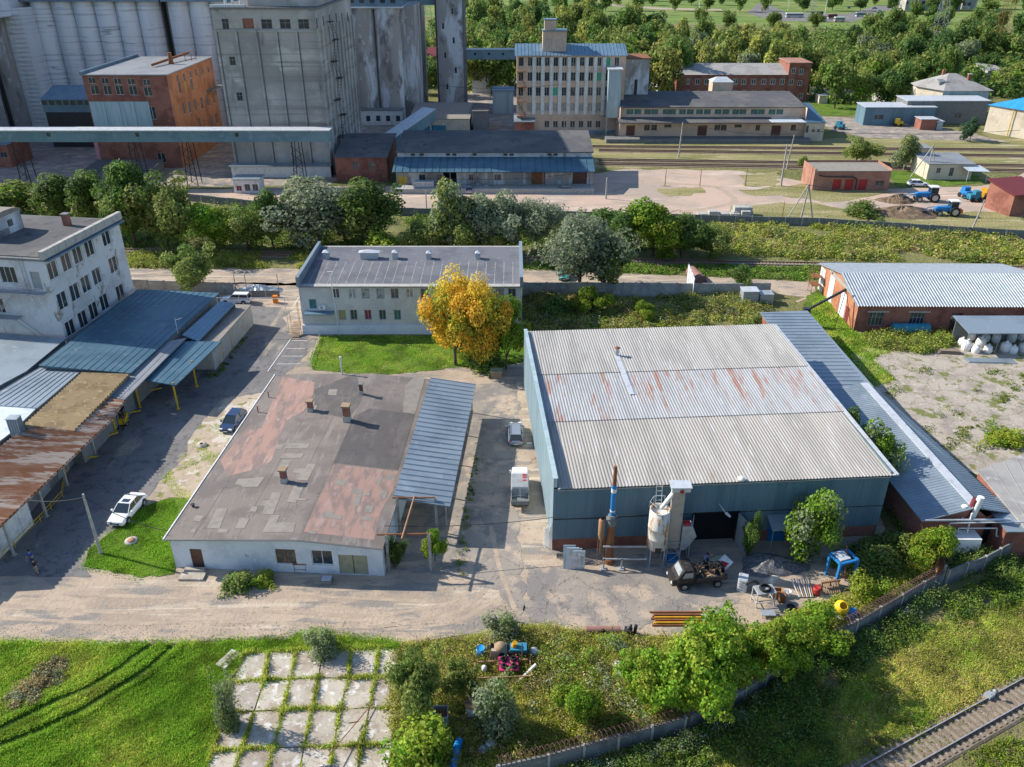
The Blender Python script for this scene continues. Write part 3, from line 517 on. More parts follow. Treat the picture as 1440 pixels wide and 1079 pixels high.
for (xa, ya, yb_) in [(2.2, 0, 30), (6.2, 0, 30), (9.4, 2, 30), (14.4, 0, 11.0), (16.6, 11.5, 30)]: rf.quad((xa, ya, wz(xa) + .003), (xa + .06, ya, wz(xa + .06) + .003), (xa + .06, yb_, wz(xa + .06) + .003), (xa, yb_, wz(xa) + .003), mi=2)
rf.obj('roof', ['felt', 'felt_pink', 'felt_dark', 'felt_patch'], lw)
m = MB(); m.box(-.4, -.28, yb0 - .02, yb1, 3.28, 3.5); m.obj('edge_flashing', 'white_paint', lw)
m = MB(); m.path([(-.3, -.42, 3.42), (RX, -.42, 3.95), (LW + .2, -.42, 3.35)], .05); m.obj('gutter', 'dark_concrete', lw)
def chim(px, py, ptop, w, mats, nm='chimney'):
    z = 3.8
    for _ in range(4):
        l_ = IM @ Vector((*at(px, py, z), 0)); z = wz(l_.x)
    h = (py - ptop) / F * 92 / .86; m = MB(); x, y = l_.x, l_.y
    if w > .3:
        m.box(x - w / 2, x + w / 2, y - w / 2, y + w / 2, z - .1, z + h * .35, mi=1); m.box(x - w / 2 + .04, x + w / 2 - .04, y - w / 2 + .04, y + w / 2 - .04, z + h * .35, z + h * .85); m.box(x - w * .62, x + w * .62, y - w * .62, y + w * .62, z + h * .9, z + h, mi=2)
        for sx in (-1, 1): m.box(x + sx * w * .4 - .03, x + sx * w * .4 + .03, y - .1, y + .1, z + h * .85, z + h * .9)
    else: m.tube((x, y, z - .1), (x, y, z + h), w / 2, 8); m.tube((x, y, z + h), (x, y, z + h + .06), w * .8, 8)
    m.obj(nm, mats, lw)
chim(488.5, 592, 570, .75, ['red_brick', 'concrete', 'wood']); chim(437, 578, 563, .6, ['red_brick', 'concrete', 'wood']); chim(400, 678, 661, .6, ['red_brick', 'concrete', 'wood']); chim(508.5, 554.5, 539, .45, ['brown_door', 'concrete', 'dark_concrete'])
chim(378, 559, 552, .12, 'rust', 'vent_pipe'); chim(363, 580, 572, .12, 'rust', 'vent_pipe'); chim(272, 713, 710, .25, 'black_metal', 'vent_pipe')
m = MB(); m.tube((8.0, LD + .1, 2.0), (8.0, LD + .1, 6.0), .09, 8); m.tube((8.0, LD + .1, 6.0), (8.0, LD + .1, 6.2), .16, 8); m.obj('stove_pipe', 'light_metal', lw)

# canopy on the passage side and the portal frame before it
cpx = [(606, 531, 4.5), (667, 537, 3.8), (637, 708, 3.7), (553, 700, 4.3)]
cw = [(*at(a, b_, z), z) for a, b_, z in cpx]
cn = thing('metal_canopy', 'blue-grey ribbed metal canopy along the right side of the low workshop', 'canopy', (cw[3][0], cw[3][1]), R(-3.6))
iv = (Matrix.Translation((cw[3][0], cw[3][1], 0)) @ Matrix.Rotation(R(-3.6), 4, 'Z')).inverted(); q = [iv @ Vector(p) for p in cw]
Lc = q[0].y; Wc = 5.3
m = MB(); m.add([(0, 0, 4.3), (Wc, -.2, 3.7), (Wc, Lc, 3.8), (0, Lc, 4.5), (0, 0, 4.2), (Wc, -.2, 3.6), (Wc, Lc, 3.7), (0, Lc, 4.4)], [[0, 1, 2, 3], [7, 6, 5, 4], [0, 4, 5, 1], [1, 5, 6, 2], [2, 6, 7, 3], [3, 7, 4, 0]])
for i in range(27):
    y = .3 + i * (Lc - .5) / 26; zz = lambda x, y: (4.3 + .2 * y / Lc) + ((3.7 + .1 * y / Lc) - (4.3 + .2 * y / Lc)) * x / Wc
    m.add([(0, y - .06, zz(0, y)), (Wc, y - .06, zz(Wc, y)), (Wc, y + .06, zz(Wc, y)), (0, y + .06, zz(0, y)), (0, y, zz(0, y) + .10), (Wc, y, zz(Wc, y) + .10)], [[0, 1, 5, 4], [4, 5, 2, 3], [1, 2, 5], [0, 4, 3]])
m.obj('roof', 'roof_bluegrey', cn)
for y in (.4, 6, 12, 18, Lc - .3):
    m = MB(); m.bar((Wc - .5, y, 0), (Wc - .5, y, 3.65), .14); m.obj('post', 'post_concrete', cn)
    m = MB(); m.bar((.1, y, 4.1), (Wc, y, 3.6), .1); m.obj('beam', 'rust', cn)
fr = thing('portal_frame', 'rusty pipe frame on concrete posts in front of the metal canopy', 'frame', at(600, 812))
X0, Y0 = at(600, 812)
def wf(px, py, z): a = at(px, py, z); return (a[0] - X0, a[1] - Y0, z)
P1 = wf(552, 700, 4.3); P2 = wf(612, 700, 4.3); P3 = wf(530, 752, 4.1); P4 = wf(603, 751, 4.1)
m = MB(); m.tube(P1, P2, .09); m.tube(P3, P4, .09); m.tube(wf(583, 698, 4.45), wf(565, 758, 4.25), .09, mi=1); m.obj('beam', ['rust', 'rust_light'], fr)
for p in (P2, P4, (P3[0] + .8, P3[1], P3[2]), (P1[0] + .4, P1[1], P1[2])): m = MB(); m.bar((p[0], p[1], 0), p, .24); m.obj('post', 'post_concrete', fr)
b_ = MB(); q = at(424, 802); b_.box(-.6, .6, -.45, .45, .95, 1.02); [b_.bar((sx * .5, sy * .35, 0), (sx * .5, sy * .35, 1.0), .03, mi=1) for sx in (-1, 1) for sy in (-1, 1)]; b_.bar((-.55, -.4, .4), (.55, -.4, .4), .03, mi=1); b_.bar((-.5, .4, 1), (-.5, .4, 1.6), .03, mi=1); b_.bar((.5, .4, 1), (.5, .4, 1.6), .03, mi=1)
tag(b_.obj('work_table', ['rust_light', 'rust'], None, q), 'rusty metal table standing under the front window of the low workshop', 'table')
b_ = MB(); q = at(460, 819); b_.box(-.5, .5, -.4, .4, 0, .45); b_.box(-.42, .42, -.32, .32, .45, .5, mi=1); tag(b_.obj('crate', ['dark_concrete', 'light_metal'], None, q), 'low grey crate on the dirt right of the rusty table', 'crate')
b_ = MB(); q = at(271, 812); b_.box(-1.1, 1.1, -.5, .5, 0, .22); b_.box(-.9, .9, .5, .9, 0, .4); tag(b_.obj('doorstep', ['slab_concrete'], None, q), 'concrete doorstep slab before the brown door of the low workshop', 'step')

# ---------------------------------------------------------------- white brick office
OX, OY, OW, OD = -29.8, 108.0, 31.2, 14.6
of = thing('office_building', 'two-storey pale brick office behind the yellow tree, grey felt roof with end parapets', 'office', (OX, OY))
def ox(px, py): return xat(OY, px, py) - OX
zf = lambda py: zat(OY, py)
mat('curtain_cloth', (.42, .38, .33), [((.2, .2, .2), 3, .5, .6)], .5)
ups = [(472, 406, 419), (495, 406, 419), (514, 406, 420), (535, 406, 420), (555, 406, 420), (576, 406, 420), (597, 406, 420), (618, 406, 420), (640, 406, 420), (661, 406, 420), (682, 406, 420), (703, 406, 420), (720, 406, 420)]
lows = [(481.5, 436, 449, 'curtain_yellow'), (497.5, 436, 450, 'glass'), (517.5, 436, 450, 'curtain_red'), (538, 436, 450, 'glass'), (559, 436, 451, 'glass_teal'), (594, 437, 451, 'glass'), (615, 437, 451, 'glass'), (640, 437, 451, 'glass'), (665, 437, 451, 'glass'), (690, 437, 451, 'glass'), (713, 437, 451, 'glass')]
ops = []
for i, (px, a, c) in enumerate(ups): x = ox(px, 412); ops.append((x - .55, x + .55, zf(420), zf(406), ('glass', 'glass_pale', 'glass_pale', 'glass_pale', 'glass', 'curtain_cloth')[i % 6], 'white_paint' if i in (0, 1, 5, 7) else 'grey_paint'))
for px, a, c, g in lows: x = ox(px, 443); ops.append((x - .5, x + .5, zf(450), zf(436), g, 'grey_paint'))
x = ox(440, 428); ops.append((x - .5, x + .5, zf(434), zf(421), 'glass_teal', 'teal_paint'))
facade(of, Matrix.Identity(4), OW, 1.4, 7.35, ops, 'silicate_brick', rows=1, cols=2, fw=.1)
m = MB(); m.box(-.1, OW + .1, -.3, 0, 0, 1.4); m.obj('plinth', 'limewash', of)
for k in (1, 2, 3):
    Mk = face(OW, OD, k); l_ = OD if k != 2 else OW; m = MB(Mk); m.wall(l_, 0, 8.3 if k != 2 else 7.5); m.obj('wall', 'silicate_brick', of)
m = MB(); m.add([(0, -.35, 7.35), (OW, -.35, 7.35), (OW, OD + .3, 8.0), (0, OD + .3, 8.0), (0, -.35, 7.2), (OW, -.35, 7.2), (OW, OD + .3, 7.85), (0, OD + .3, 7.85)], [[0, 1, 2, 3], [7, 6, 5, 4], [0, 4, 5, 1], [1, 5, 6, 2], [2, 6, 7, 3], [3, 7, 4, 0]])
for i in range(1, 24): x = i * OW / 24; m.quad((x, .6, 7.40), (x + .06, .6, 7.40), (x + .06, OD, 7.98), (x, OD, 7.98), mi=1)
m.quad((0, -.37, 7.356), (OW, -.37, 7.356), (OW, .55, 7.40), (0, .55, 7.40), mi=2); m.quad((0, OD - .1, 8.0), (OW, OD - .1, 8.0), (OW, OD + .32, 8.02), (0, OD + .32, 8.02), mi=2)
m.obj('roof', ['roof_office', 'slab_concrete', 'concrete'], of)
for x in (-.15, OW - .3): m = MB(); m.box(x, x + .45, -.4, OD + .4, 7.3, 8.75); m.obj('parapet', 'roof_bluegrey', of)
for px, w_, d_, h_ in ((458.5, .9, .9, 1.0), (519, 2.6, 1.0, 1.0), (555.5, .8, .8, 1.0), (603, .7, .7, .9), (672, .7, .7, .9)):
    x = xat(OY + 9, px, 373) - OX; m = MB(); y = 9.5; m.box(x - w_ / 2, x + w_ / 2, y, y + d_, 7.6, 7.8 + h_); m.add([(x - w_ * .6, y - .1, 7.8 + h_), (x + w_ * .6, y - .1, 7.8 + h_), (x + w_ * .6, y + d_ + .1, 7.8 + h_), (x - w_ * .6, y + d_ + .1, 7.8 + h_), (x, y + d_ / 2, 8.15 + h_)], [[0, 1, 4], [1, 2, 4], [2, 3, 4], [3, 0, 4]], 1); m.obj('roof_vent', ['galvanised', 'light_metal'], of)
m = MB(); x = ox(452, 440); m.box(ox(430, 440), ox(471, 440), -1.3, 0, 3.4, 3.55); m.obj('door_canopy', 'roof_blue', of)
m = MB(); x = ox(454, 432); m.box(x - .45, x + .45, -.45, -.02, 3.9, 4.5); m.tube((x - .1, -.47, 4.2), (x - .1, -.44, 4.2), .2, 10, mi=1); m.obj('air_conditioner', ['white_paint', 'grey_paint'], of)
m = MB(); x = ox(476, 450); m.tube((x, -.6, 0), (x - .35, -.6, 9.6), .07, 6); m.tube((x - .75, -.6, 9.6), (x + .1, -.6, 9.6), .08, 6); tag(m.obj('antenna_mast', 'white_paint', None, (OX, OY)), 'thin white mast rising in front of the office wall', 'mast')
st = thing('stair_shelter', 'metal stair with a pale sheet hood at the left end of the office', 'stair', (OX, OY))
m = MB(); m.add([(-1.9, .2, 3.0), (-.25, .2, 5.3), (-.25, 4.6, 5.3), (-1.9, 4.6, 3.0)], [[0, 1, 2, 3]]); m.obj('hood', 'roof_white', st)
m = MB()
for p, q_ in (((-1.8, .3, 0), (-1.8, .3, 3)), ((-1.8, 4.4, 0), (-1.8, 4.4, 3)), ((-.5, .3, 0), (-.5, .3, 4.9))): m.bar(p, q_, .05)
m.obj('post', 'grey_paint', st)
m = MB(); [m.box(-1.6, -.4, -1.8 + i * .3, -1.5 + i * .3, i * .18, i * .18 + .05) for i in range(9)]; m.bar((-1.6, -1.8, .9), (-1.6, .8, 2.4), .03, mi=1); m.obj('steps', ['wood', 'yellow_paint'], st)
def onface(loc, rz, M, px, py):
    """where the line of sight through a photo point meets a wall plane: (along, height)"""
    A = (Matrix.Translation((*loc, 0)) @ Matrix.Rotation(rz, 4, 'Z') @ M).inverted()
    v = (py - 539.5) / F; u = (px - 720) / F
    d = Vector((u, math.cos(TH) - v * math.sin(TH), -(math.sin(TH) + v * math.cos(TH))))
    o = A @ Vector((0, 0, H)); dd = A.to_3x3() @ d; t = -o.y / dd.y; p = o + dd * t
    return p.x, p.z
def ops_px(loc, rz, M, cs, w, h, g='glass', f='white_paint'):
    out = []
    for c in cs:
        x, z = onface(loc, rz, M, c[0], c[1]); gg = c[2] if len(c) > 2 else g; ff = c[3] if len(c) > 3 else f
        out.append((x - w / 2, x + w / 2, z - h / 2, z + h / 2, gg, ff))
    return out
def V3(px, py, z): a = at(px, py, z); return Vector((a[0], a[1], z))
# ---------------------------------------------------------------- four-storey white block at the left
CL, CR_, CD, CH = (-58.5, 98.3), R(-8.5), 16.6, 14.4
wb = thing('factory_block', 'tall white factory block with peeling plaster at the left edge', 'building', CL, CR_)
MR = RZ(90)
cs = [(75, 380), (94, 369), (110, 358.7), (126.5, 349), (150, 334), (88.7, 422.7), (106, 411), (121.6, 399.6), (137, 388.7), (160, 372.5), (100, 462), (117.5, 449), (132.5, 437), (147.5, 425), (170, 411.5)]
ops = [o for o in ops_px(CL, CR_, MR, cs, 1.95, 2.35)]
facade(wb, MR, CD, 0, CH, ops, 'peeling_white', cols=2, fr='white_paint', fw=.12)
MF = T(-32, 0, 0)
ops = ops_px(CL, CR_, MF, [(11, 387)], 2.3, 2.2) + ops_px(CL, CR_, MF, [(51, 395, 'door', 'grey_paint')], 1.3, 2.4) + ops_px(CL, CR_, MF, [(-4, 430)], 2.0, 2.1) + ops_px(CL, CR_, MF, [(-50, 388), (-90, 388), (-50, 430)], 2.0, 2.1)
facade(wb, MF, 32, 0, CH, ops, 'peeling_white', cols=3)
for k in (2, 3): m = MB(T(-32, 0, 0) @ face(32, CD, k)); m.wall(32 if k == 2 else CD, 0, CH); m.obj('wall', 'peeling_white', wb)
m = MB(); m.box(-32.2, .15, -.2, CD + .2, CH, CH + .3); m.box(-31.9, -.3, .3, CD - .3, CH + .3, CH + .42, 1); m.obj('roof', ['dark_concrete', 'felt_far'], wb)
m = MB(); m.box(-.25, .35, -.35, CD + .5, CH + .3, CH + 1.35); [m.box(-.26, .36, y, y + .05, CH + .5, CH + 1.37, 1) for y in (2, 4.2, 6.4, 8.6, 10.8, 13)]; m.obj('parapet', ['concrete', 'dark_concrete'], wb)
m = MB(); m.box(.02, .75, -.1, CD + .3, CH - .05, CH + .16); m.obj('cornice', 'roof_blue', wb)
m = MB(); m.box(-32, -10.5, 5, 11, CH + .3, CH + 3.0); m.obj('penthouse', 'felt_far', wb)
m = MB(T(-10.5, 5, CH + .35) @ RZ(90)); m.wall(6, 0, 2.6, [(3.2, 4.2, 1.0, 1.9)]); ph = m.obj('penthouse_wall', 'limewash', wb)
m = MB(); m.box(-32, -10.6, 4.85, 4.98, CH + .4, CH + 2.7); [m.box(-12 - i * 3.1, -11 - i * 3.1, 4.8, 4.86, CH + .6 + .3 * (i % 2), CH + 2.1, 1) for i in range(6)]; m.obj('painted_wall', ['roof_darkred', 'white_paint'], wb)
m = MB(); m.lathe([(3.05, 0), (3.05, .02)], 4); 
m = MB(); 
n = 8
pts = [(x, 8 + 3.1 * math.cos(math.pi * i / n), CH + 3.0 + .7 * math.sin(math.pi * i / n)) for x in (-32, -10.3) for i in range(n + 1)]
m.add(pts, [[i, i + 1, n + 2 + i, n + 1 + i] for i in range(n)] + [list(range(n + 1)), list(range(2 * n + 1, n, -1))]); m.obj('penthouse_roof', 'felt_patch', wb)
m = MB(); m.box(-5.6, -4.8, 12.4, 13.2, CH + .3, CH + 2.0); m.box(-5.7, -4.7, 12.3, 13.3, CH + 2.0, CH + 2.12, 1); m.obj('chimney', ['red_brick', 'dark_concrete'], wb)
fe = MB()
for z, x0 in ((10.2, -1.4), (6.6, -6)):
    fe.box(-12, x0 + .8, -1.3, -.05, z, z + .08)
    for i in range(int(12 + x0)): fe.bar((-11.8 + i, -1.28, z), (-11.8 + i, -1.28, z + 1.0), .025)
    fe.bar((-12, -1.28, z + 1), (x0 + .8, -1.28, z + 1), .03); fe.bar((-12, -1.28, z + .5), (x0 + .8, -1.28, z + .5), .02)
for q in (-1.2, -.5): fe.bar((-5.5, q, 6.6), (-1.2, q, 2.9), .06); fe.bar((-4.8, q, 10.2), (-8.6, q, 6.6), .06)
fe.bar((-3.4, -.1, 10.2), (-3.4, -.1, 14.9), .04); fe.bar((-2.9, -.1, 10.2), (-2.9, -.1, 14.9), .04); [fe.bar((-3.4, -.1, 10.5 + i * .35), (-2.9, -.1, 10.5 + i * .35), .02) for i in range(13)]
fe.obj('fire_escape', 'grey_paint', wb)
m = MB(); m.path([(.3, -.2, 3.9), (.5, CD * .5, 3.9), (.3, CD, 4.3)], .1); m.obj('pipe', 'galvanised', wb)

# ---------------------------------------------------------------- sheds and roofs round the left yard
def ribroof(name, label, pts, m_, n=0, waves=0, cat='roof', t=.14, walls=None, rib=.05, wm='dark_concrete', nstr=None):
    """pts: far-left, far-right, near-right, near-left as (px,py,z)"""
    A, B, C, D_ = [V3(*p) for p in pts[:4]]; o0 = (A + B + C + D_) / 4; o0.z = 0
    rt = thing(name, label, cat, tuple(o0)); A, B, C, D_ = [p - o0 for p in (A, B, C, D_)]
    m = MB(); dz = Vector((0, 0, t)); up = Vector((0, 0, 1))
    def bil(u, v): return (A * (1 - u) + B * u) * (1 - v) + (D_ * (1 - u) + C * u) * v
    if waves:
        P = []; 
        for j in range(waves * 2 + 1):
            v = j / (waves * 2); h = .17 * (j % 2); P += [bil(0, v) + up * h, bil(1, v) + up * h]
        m.add([tuple(p) for p in P], [[2 * j + 1, 2 * j, 2 * j + 2, 2 * j + 3][::-1] for j in range(waves * 2)])
        m.add([tuple(p) for p in (A - dz, B - dz, C - dz, D_ - dz, A, B, C, D_)], [[0, 1, 2, 3], [0, 4, 5, 1], [1, 5, 6, 2], [2, 6, 7, 3], [3, 7, 4, 0]])
    else:
        m.add([tuple(p) for p in (A, B, C, D_, A - dz, B - dz, C - dz, D_ - dz)], [[3, 2, 1, 0], [4, 5, 6, 7], [0, 1, 5, 4], [1, 2, 6, 5], [2, 3, 7, 6], [3, 0, 4, 7]])
    for i in range(n + 1 if n else 0):
        u = i / n; e = .035 / max(.1, (B - A).length); u0, u1 = max(0, u - e), min(1, u + e)
        a, b, c, d = bil(u0, 0), bil(u1, 0), bil(u1, 1), bil(u0, 1); m.add([tuple(x) for x in (a, b, c, d, a + up * rib, b + up * rib, c + up * rib, d + up * rib)], [[7, 6, 5, 4], [0, 4, 5, 1], [1, 5, 6, 2], [2, 6, 7, 3], [3, 7, 4, 0]])
    m.obj('roof_sheet', m_, rt)
    if walls:
        for (p, q_, ins) in walls:
            P_ = (A, B, C, D_)[p]; Q_ = (A, B, C, D_)[q_]; m = MB(); w = P_ * (1 - ins) ; w2 = Q_ * (1 - ins)
            m.add([(w.x, w.y, 0), (w2.x, w2.y, 0), (w2.x, w2.y, Q_.z - t - .01), (w.x, w.y, P_.z - t - .01)], [[0, 1, 2, 3]]); m.obj('wall', wm, rt)
    return rt, o0
ribroof('shed', 'large blue-grey seamed shed roof beside the white factory block', [(194, 407, 4.6), (309, 412, 4.5), (184, 525, 4.5), (54, 514, 4.9)], 'roof_deep', 13, cat='shed', walls=[(0, 1, .02), (1, 2, .03), (2, 3, .03)])
ribroof('shed', 'plain grey roof at the left edge below the fire escape', [(-70, 462, 4.4), (93, 476, 4.4), (37, 522, 4.3), (-90, 590, 4.1)], 'roof_bluegrey', 0, cat='shed', walls=[(1, 2, .03), (2, 3, .03)])
ribroof('shed', 'grey seamed roof between the big blue-grey roof and the brown wavy roof', [(56, 517, 4.3), (113, 523, 4.3), (53, 574, 4.2), (-30, 568, 4.1)], 'roof_bluegrey', 9, cat='shed', walls=[(1, 2, .03), (2, 3, .03)])
ribroof('shed', 'bright white roof at the left edge', [(-50, 565, 3.95), (51, 574, 4.1), (17, 607, 4.05), (-60, 665, 3.9)], 'roof_white', 0, cat='shed', walls=[(1, 2, .03)])
ribroof('shed', 'brown wavy corrugated roof at the left yard', [(116, 524, 4.6), (183, 526, 4.55), (105, 606, 4.4), (35, 597, 4.5)], 'roof_brown', 0, 22, cat='shed', walls=[(0, 1, .02), (1, 2, .05), (2, 3, .02), (3, 0, .02)])
ribroof('shed', 'narrow grey roof strip right of the brown wavy roof', [(229, 482, 4.3), (262, 475, 4.2), (175, 562, 4.0), (152, 559, 4.1)], 'roof_grey', 3, cat='shed', rib=.03)
ribroof('shed', 'rusty corrugated roof nearest the camera at the left edge', [(28, 607, 4.5), (158, 590, 4.1), (-20, 760, 4.0), (-160, 760, 4.4)], 'roof_rust', 0, 40, cat='shed')
ribroof('shed', 'rusty sheet strip between the brown wavy roof and the grey strip', [(153, 560, 4.08), (176, 563, 3.95), (158, 589, 4.0), (104, 607, 4.3)], 'roof_rust', 0, 8, cat='shed')
ribroof('shed', 'blue-grey canopy on yellow posts over the lane', [(257, 480, 3.9), (312, 480, 3.6), (247, 542, 3.5), (200, 534, 3.7)], 'roof_deep', 5, cat='canopy', rib=.03)
ribroof('shed', 'blue-grey roof between the big shed roof and the concrete-walled store', [(309, 424, 4.1), (331, 426, 3.8), (279, 480, 3.7), (256, 471, 4.1)], 'roof_blue', 4, cat='shed', rib=.03, walls=[(0, 1, .02)])
cs_ = thing('concrete_store', 'long low store with pale concrete wall facing the lane', 'store', (0, 0))
a = Vector(at(303, 521)); b2 = Vector(at(357, 456)); dv = (b2 - a).normalized(); nv = Vector((-dv.y, dv.x)) * 3.6
m = MB(); m.prism([tuple(a), tuple(b2), tuple(b2 + nv), tuple(a + nv)], 0, 2.95); m.obj('wall', 'concrete', cs_)
m = MB(); m.prism([tuple(a + dv * .2 - nv * .02), tuple(b2 - nv * .02), tuple(b2 + nv * 1.02), tuple(a + dv * .2 + nv * 1.02)], 2.96, 3.1, 0); m.obj('roof', 'felt_patch', cs_)
for t in (3, 6.2): m = MB(); m.prism([tuple(a + dv * t - nv * .012), tuple(a + dv * (t + .12) - nv * .012), tuple(a + dv * (t + .12)), tuple(a + dv * t)], 0, 2.9); m.obj('wall_joint', 'yellow_paint', cs_)
# posts of the lane side
ps = thing('post_row', '', '', (0, 0)); bpy.data.objects.remove(ps)
for i, (bx, by, ty, c, lb) in enumerate([(197, 573, 545, 'yellow_paint', 'yellow steel post under the grey roof strip'), (251, 576, 543, 'yellow_paint', 'yellow post at the near corner of the blue-grey canopy'), (277, 544, 517, 'yellow_paint', 'yellow post halfway along the outer edge of the blue-grey canopy'), (296, 518, 493, 'yellow_paint', 'yellow post where the canopy meets the concrete store'), (163, 607, 583, 'yellow_paint', 'yellow post beside the forklift'),
                           (134, 638, 610, 'post_concrete', 'pale post under the rusty roof, first behind the forklift'), (95, 683, 652, 'post_concrete', 'pale post under the rusty roof where the yellow railing bends'), (66, 727, 687, 'post_concrete', 'pale post under the rusty roof beside the white wall panels'), (20, 781, 740, 'post_concrete', 'pale post at the nearest corner of the rusty roof')]):
    q = at(bx, by); m = MB(); m.bar((0, 0, 0), (0, 0, 3.7), .16 if i < 5 else .2); m.box(-.2, .2, -.2, .2, 0, .1); tag(m.obj('roof_post', c, None, q), lb, 'post')
def rail(pts, h, m_, label, name='guard_rail', post=2.2, r=.06, mid=True):
    P = [Vector(at(*p)) for p in pts]; o0 = P[0].copy(); P = [p - o0 for p in P]; g = thing(name, label, 'railing', tuple(o0)); m = MB(); 
    for a, b in zip(P, P[1:]):
        m.bar((a.x, a.y, h), (b.x, b.y, h), r)
        if mid: m.bar((a.x, a.y, h * .55), (b.x, b.y, h * .55), r * .7)
    m.obj('rail', m_, g)
    for a, b in zip(P, P[1:]):
        n = max(1, int((b - a).length / post))
        for i in range(n): p = a + (b - a) * i / n; k = MB(); k.bar((p.x, p.y, 0), (p.x, p.y, h), r * .8); k.obj('rail_post', m_, g)
    return g
for pts, lb in (([(194, 556), (228, 549)], 'yellow beam on the ground by the yellow post of the grey strip'), ([(176, 585), (199, 581)], 'yellow beam on the ground behind the forklift'), ([(133, 622), (167, 612)], 'yellow beam on the ground in front of the forklift'), ([(97, 653), (139, 645)], 'yellow beam on the ground at the corner of the yellow railing')):
    rail(pts, .35, 'yellow_paint', lb, 'ground_beam', 3, .14, False)
rail([(98, 653), (94, 673), (89, 700), (73, 718), (58, 735), (22, 771), (2, 791)], .8, 'yellow_paint', 'long yellow railing along the left edge of the lane')
pw = thing('wall_panels', 'white panel wall behind the yellow railing at the left edge', 'wall', at(48, 737)); q = Vector(at(-45, 832)) - Vector(at(48, 737)); dv = q.normalized(); n = 6
for i in range(n):
    a = q * i / n; b2 = q * (i + .97) / n; m = MB(); m.prism([tuple(a), tuple(b2), tuple(b2 + Vector((-dv.y, dv.x)) * -.12), tuple(a + Vector((-dv.y, dv.x)) * -.12)], 0, 3.0); m.obj('panel', 'white_paint', pw)
iw = thing('dock_wall', 'dark inner wall under the rusty roof', 'wall', (0, 0)); m = MB(); W1 = [at(183, 528, 4.2), at(104, 608, 4.2), at(20, 700, 4.0), at(-80, 790, 4)]
for a, b2 in zip(W1, W1[1:]): m.add([(a[0] - 1.2, a[1], 0), (b2[0] - 1.2, b2[1], 0), (b2[0] - 1.2, b2[1], 3.8), (a[0] - 1.2, a[1], 3.8)], [[0, 1, 2, 3]])
m.obj('wall', 'dark_concrete', iw); m = MB()
for i in range(3): a = Vector(W1[1]) + (Vector(W1[2]) - Vector(W1[1])) * (i + .2) / 3; b2 = Vector(W1[1]) + (Vector(W1[2]) - Vector(W1[1])) * (i + .75) / 3; k = MB(); k.add([(a.x - 1.15, a.y, 0), (b2.x - 1.15, b2.y, 0), (b2.x - 1.15, b2.y, 2.8), (a.x - 1.15, a.y, 2.8)], [[0, 1, 2, 3]]); k.obj('gate', 'grey_paint', iw)
m = MB(); q = at(25, 607, 4.6); m.box(-.55, .55, -.45, .45, 4.2, 6.3); m.box(-.6, .6, -.5, .5, 6.3, 6.36, 1); [m.box(-.5 + i * .25, -.45 + i * .25, -.48, -.45, 4.3, 6.2, 1) for i in range(5)]; tag(m.obj('vent_box', ['roof_blue', 'galvanised'], None, q), 'upright blue sheet-metal duct between the white and rusty roofs', 'duct')
m = MB(); a = V3(307, 432, 4.0); m.bar((0, 0, 3.5), (0, 0, 5.4), .06); m.bar((0, 0, 5.4), (9.5, .1, 5.2), .06); m.bar((9.5, .1, 5.2), (9.5, .1, 0), .06); tag(m.obj('pipe_gantry', 'light_metal', None, (a.x, a.y)), 'thin white pipe gantry rising over the low roofs by the white station wagon', 'gantry')
m = MB(); q = at(250, 468, 4.5); m.bar((0, 0, 4.4), (0, 0, 6.6), .07); m.bar((0, 0, 6.3), (.8, .2, 6.5), .04); tag(m.obj('roof_mast', 'light_metal', None, q), 'short white mast on the edge of the big blue-grey roof', 'mast')

# ---------------------------------------------------------------- brick warehouse at the right
BX, BY, BL, BD = 49.2, 108.7, 28.5, 16.6
bw = thing('brick_warehouse', 'orange brick warehouse with ribbed silver roof at the right edge', 'warehouse', (BX, BY), R(-.8))
ops = [(o[0], o[1], .9, 3.0, 'glass', 'grey_paint') for o in ops_px((BX, BY), R(-.8), Matrix.Identity(4), [(1231, 452), (1288, 455)], 2.1, 1.9)] + [(o[0], o[1], .05, 3.0, 'glass', 'brown_door') for o in ops_px((BX, BY), R(-.8), Matrix.Identity(4), [(1343, 455)], 1.6, 2)]
facade(bw, Matrix.Identity(4), BL, 0, 4.15, ops, 'red_brick', cols=4, rows=2)
for o in ops[:2]: m = MB(); m.box(o[0] - .4, o[1] + .6, -.08, 0, 3.02, 3.22); m.obj('lintel', 'concrete', bw)
RYc, RZc = 7.6, 6.1
m = MB(T(0, BD, 0) @ RZ(-90)); m.add([(0, 0, 0), (BD, 0, 0), (BD, 0, 4.1), (BD - RYc, 0, RZc - .1), (0, 0, 4.1)], [[0, 1, 2, 3, 4]]); m.obj('gable_wall', 'orange_brick', bw)
m = MB(T(0, BD, 0) @ RZ(-90))
for x0, x1, z0, z1, mi in ((.2, 2.2, .1, 3.9, 0), (4.6, 6.6, .1, 4.2, 0), (10.0, 12.2, .1, 3.7, 0), (12.6, 14.0, .1, 2.4, 1)): m.box(x0, x1, -.03, 0, z0, z1, mi)
m.box(4.0, 14.5, -.05, -.001, 4.35, 4.9, 2); m.tube((5.2, -.07, 4.6), (5.2, -.06, 4.6), .2, 10, mi=3); m.obj('painted_panel', ['limewash', 'roof_darkred', 'roof_asbestos', 'black_metal'], bw)
m = MB(T(BL, 0, 0) @ RZ(90)); m.wall(BD, 0, 4.1); m.obj('wall', 'red_brick', bw); m = MB(T(BL, BD, 0) @ RZ(180)); m.wall(BL, 0, 4.1); m.obj('wall', 'red_brick', bw)
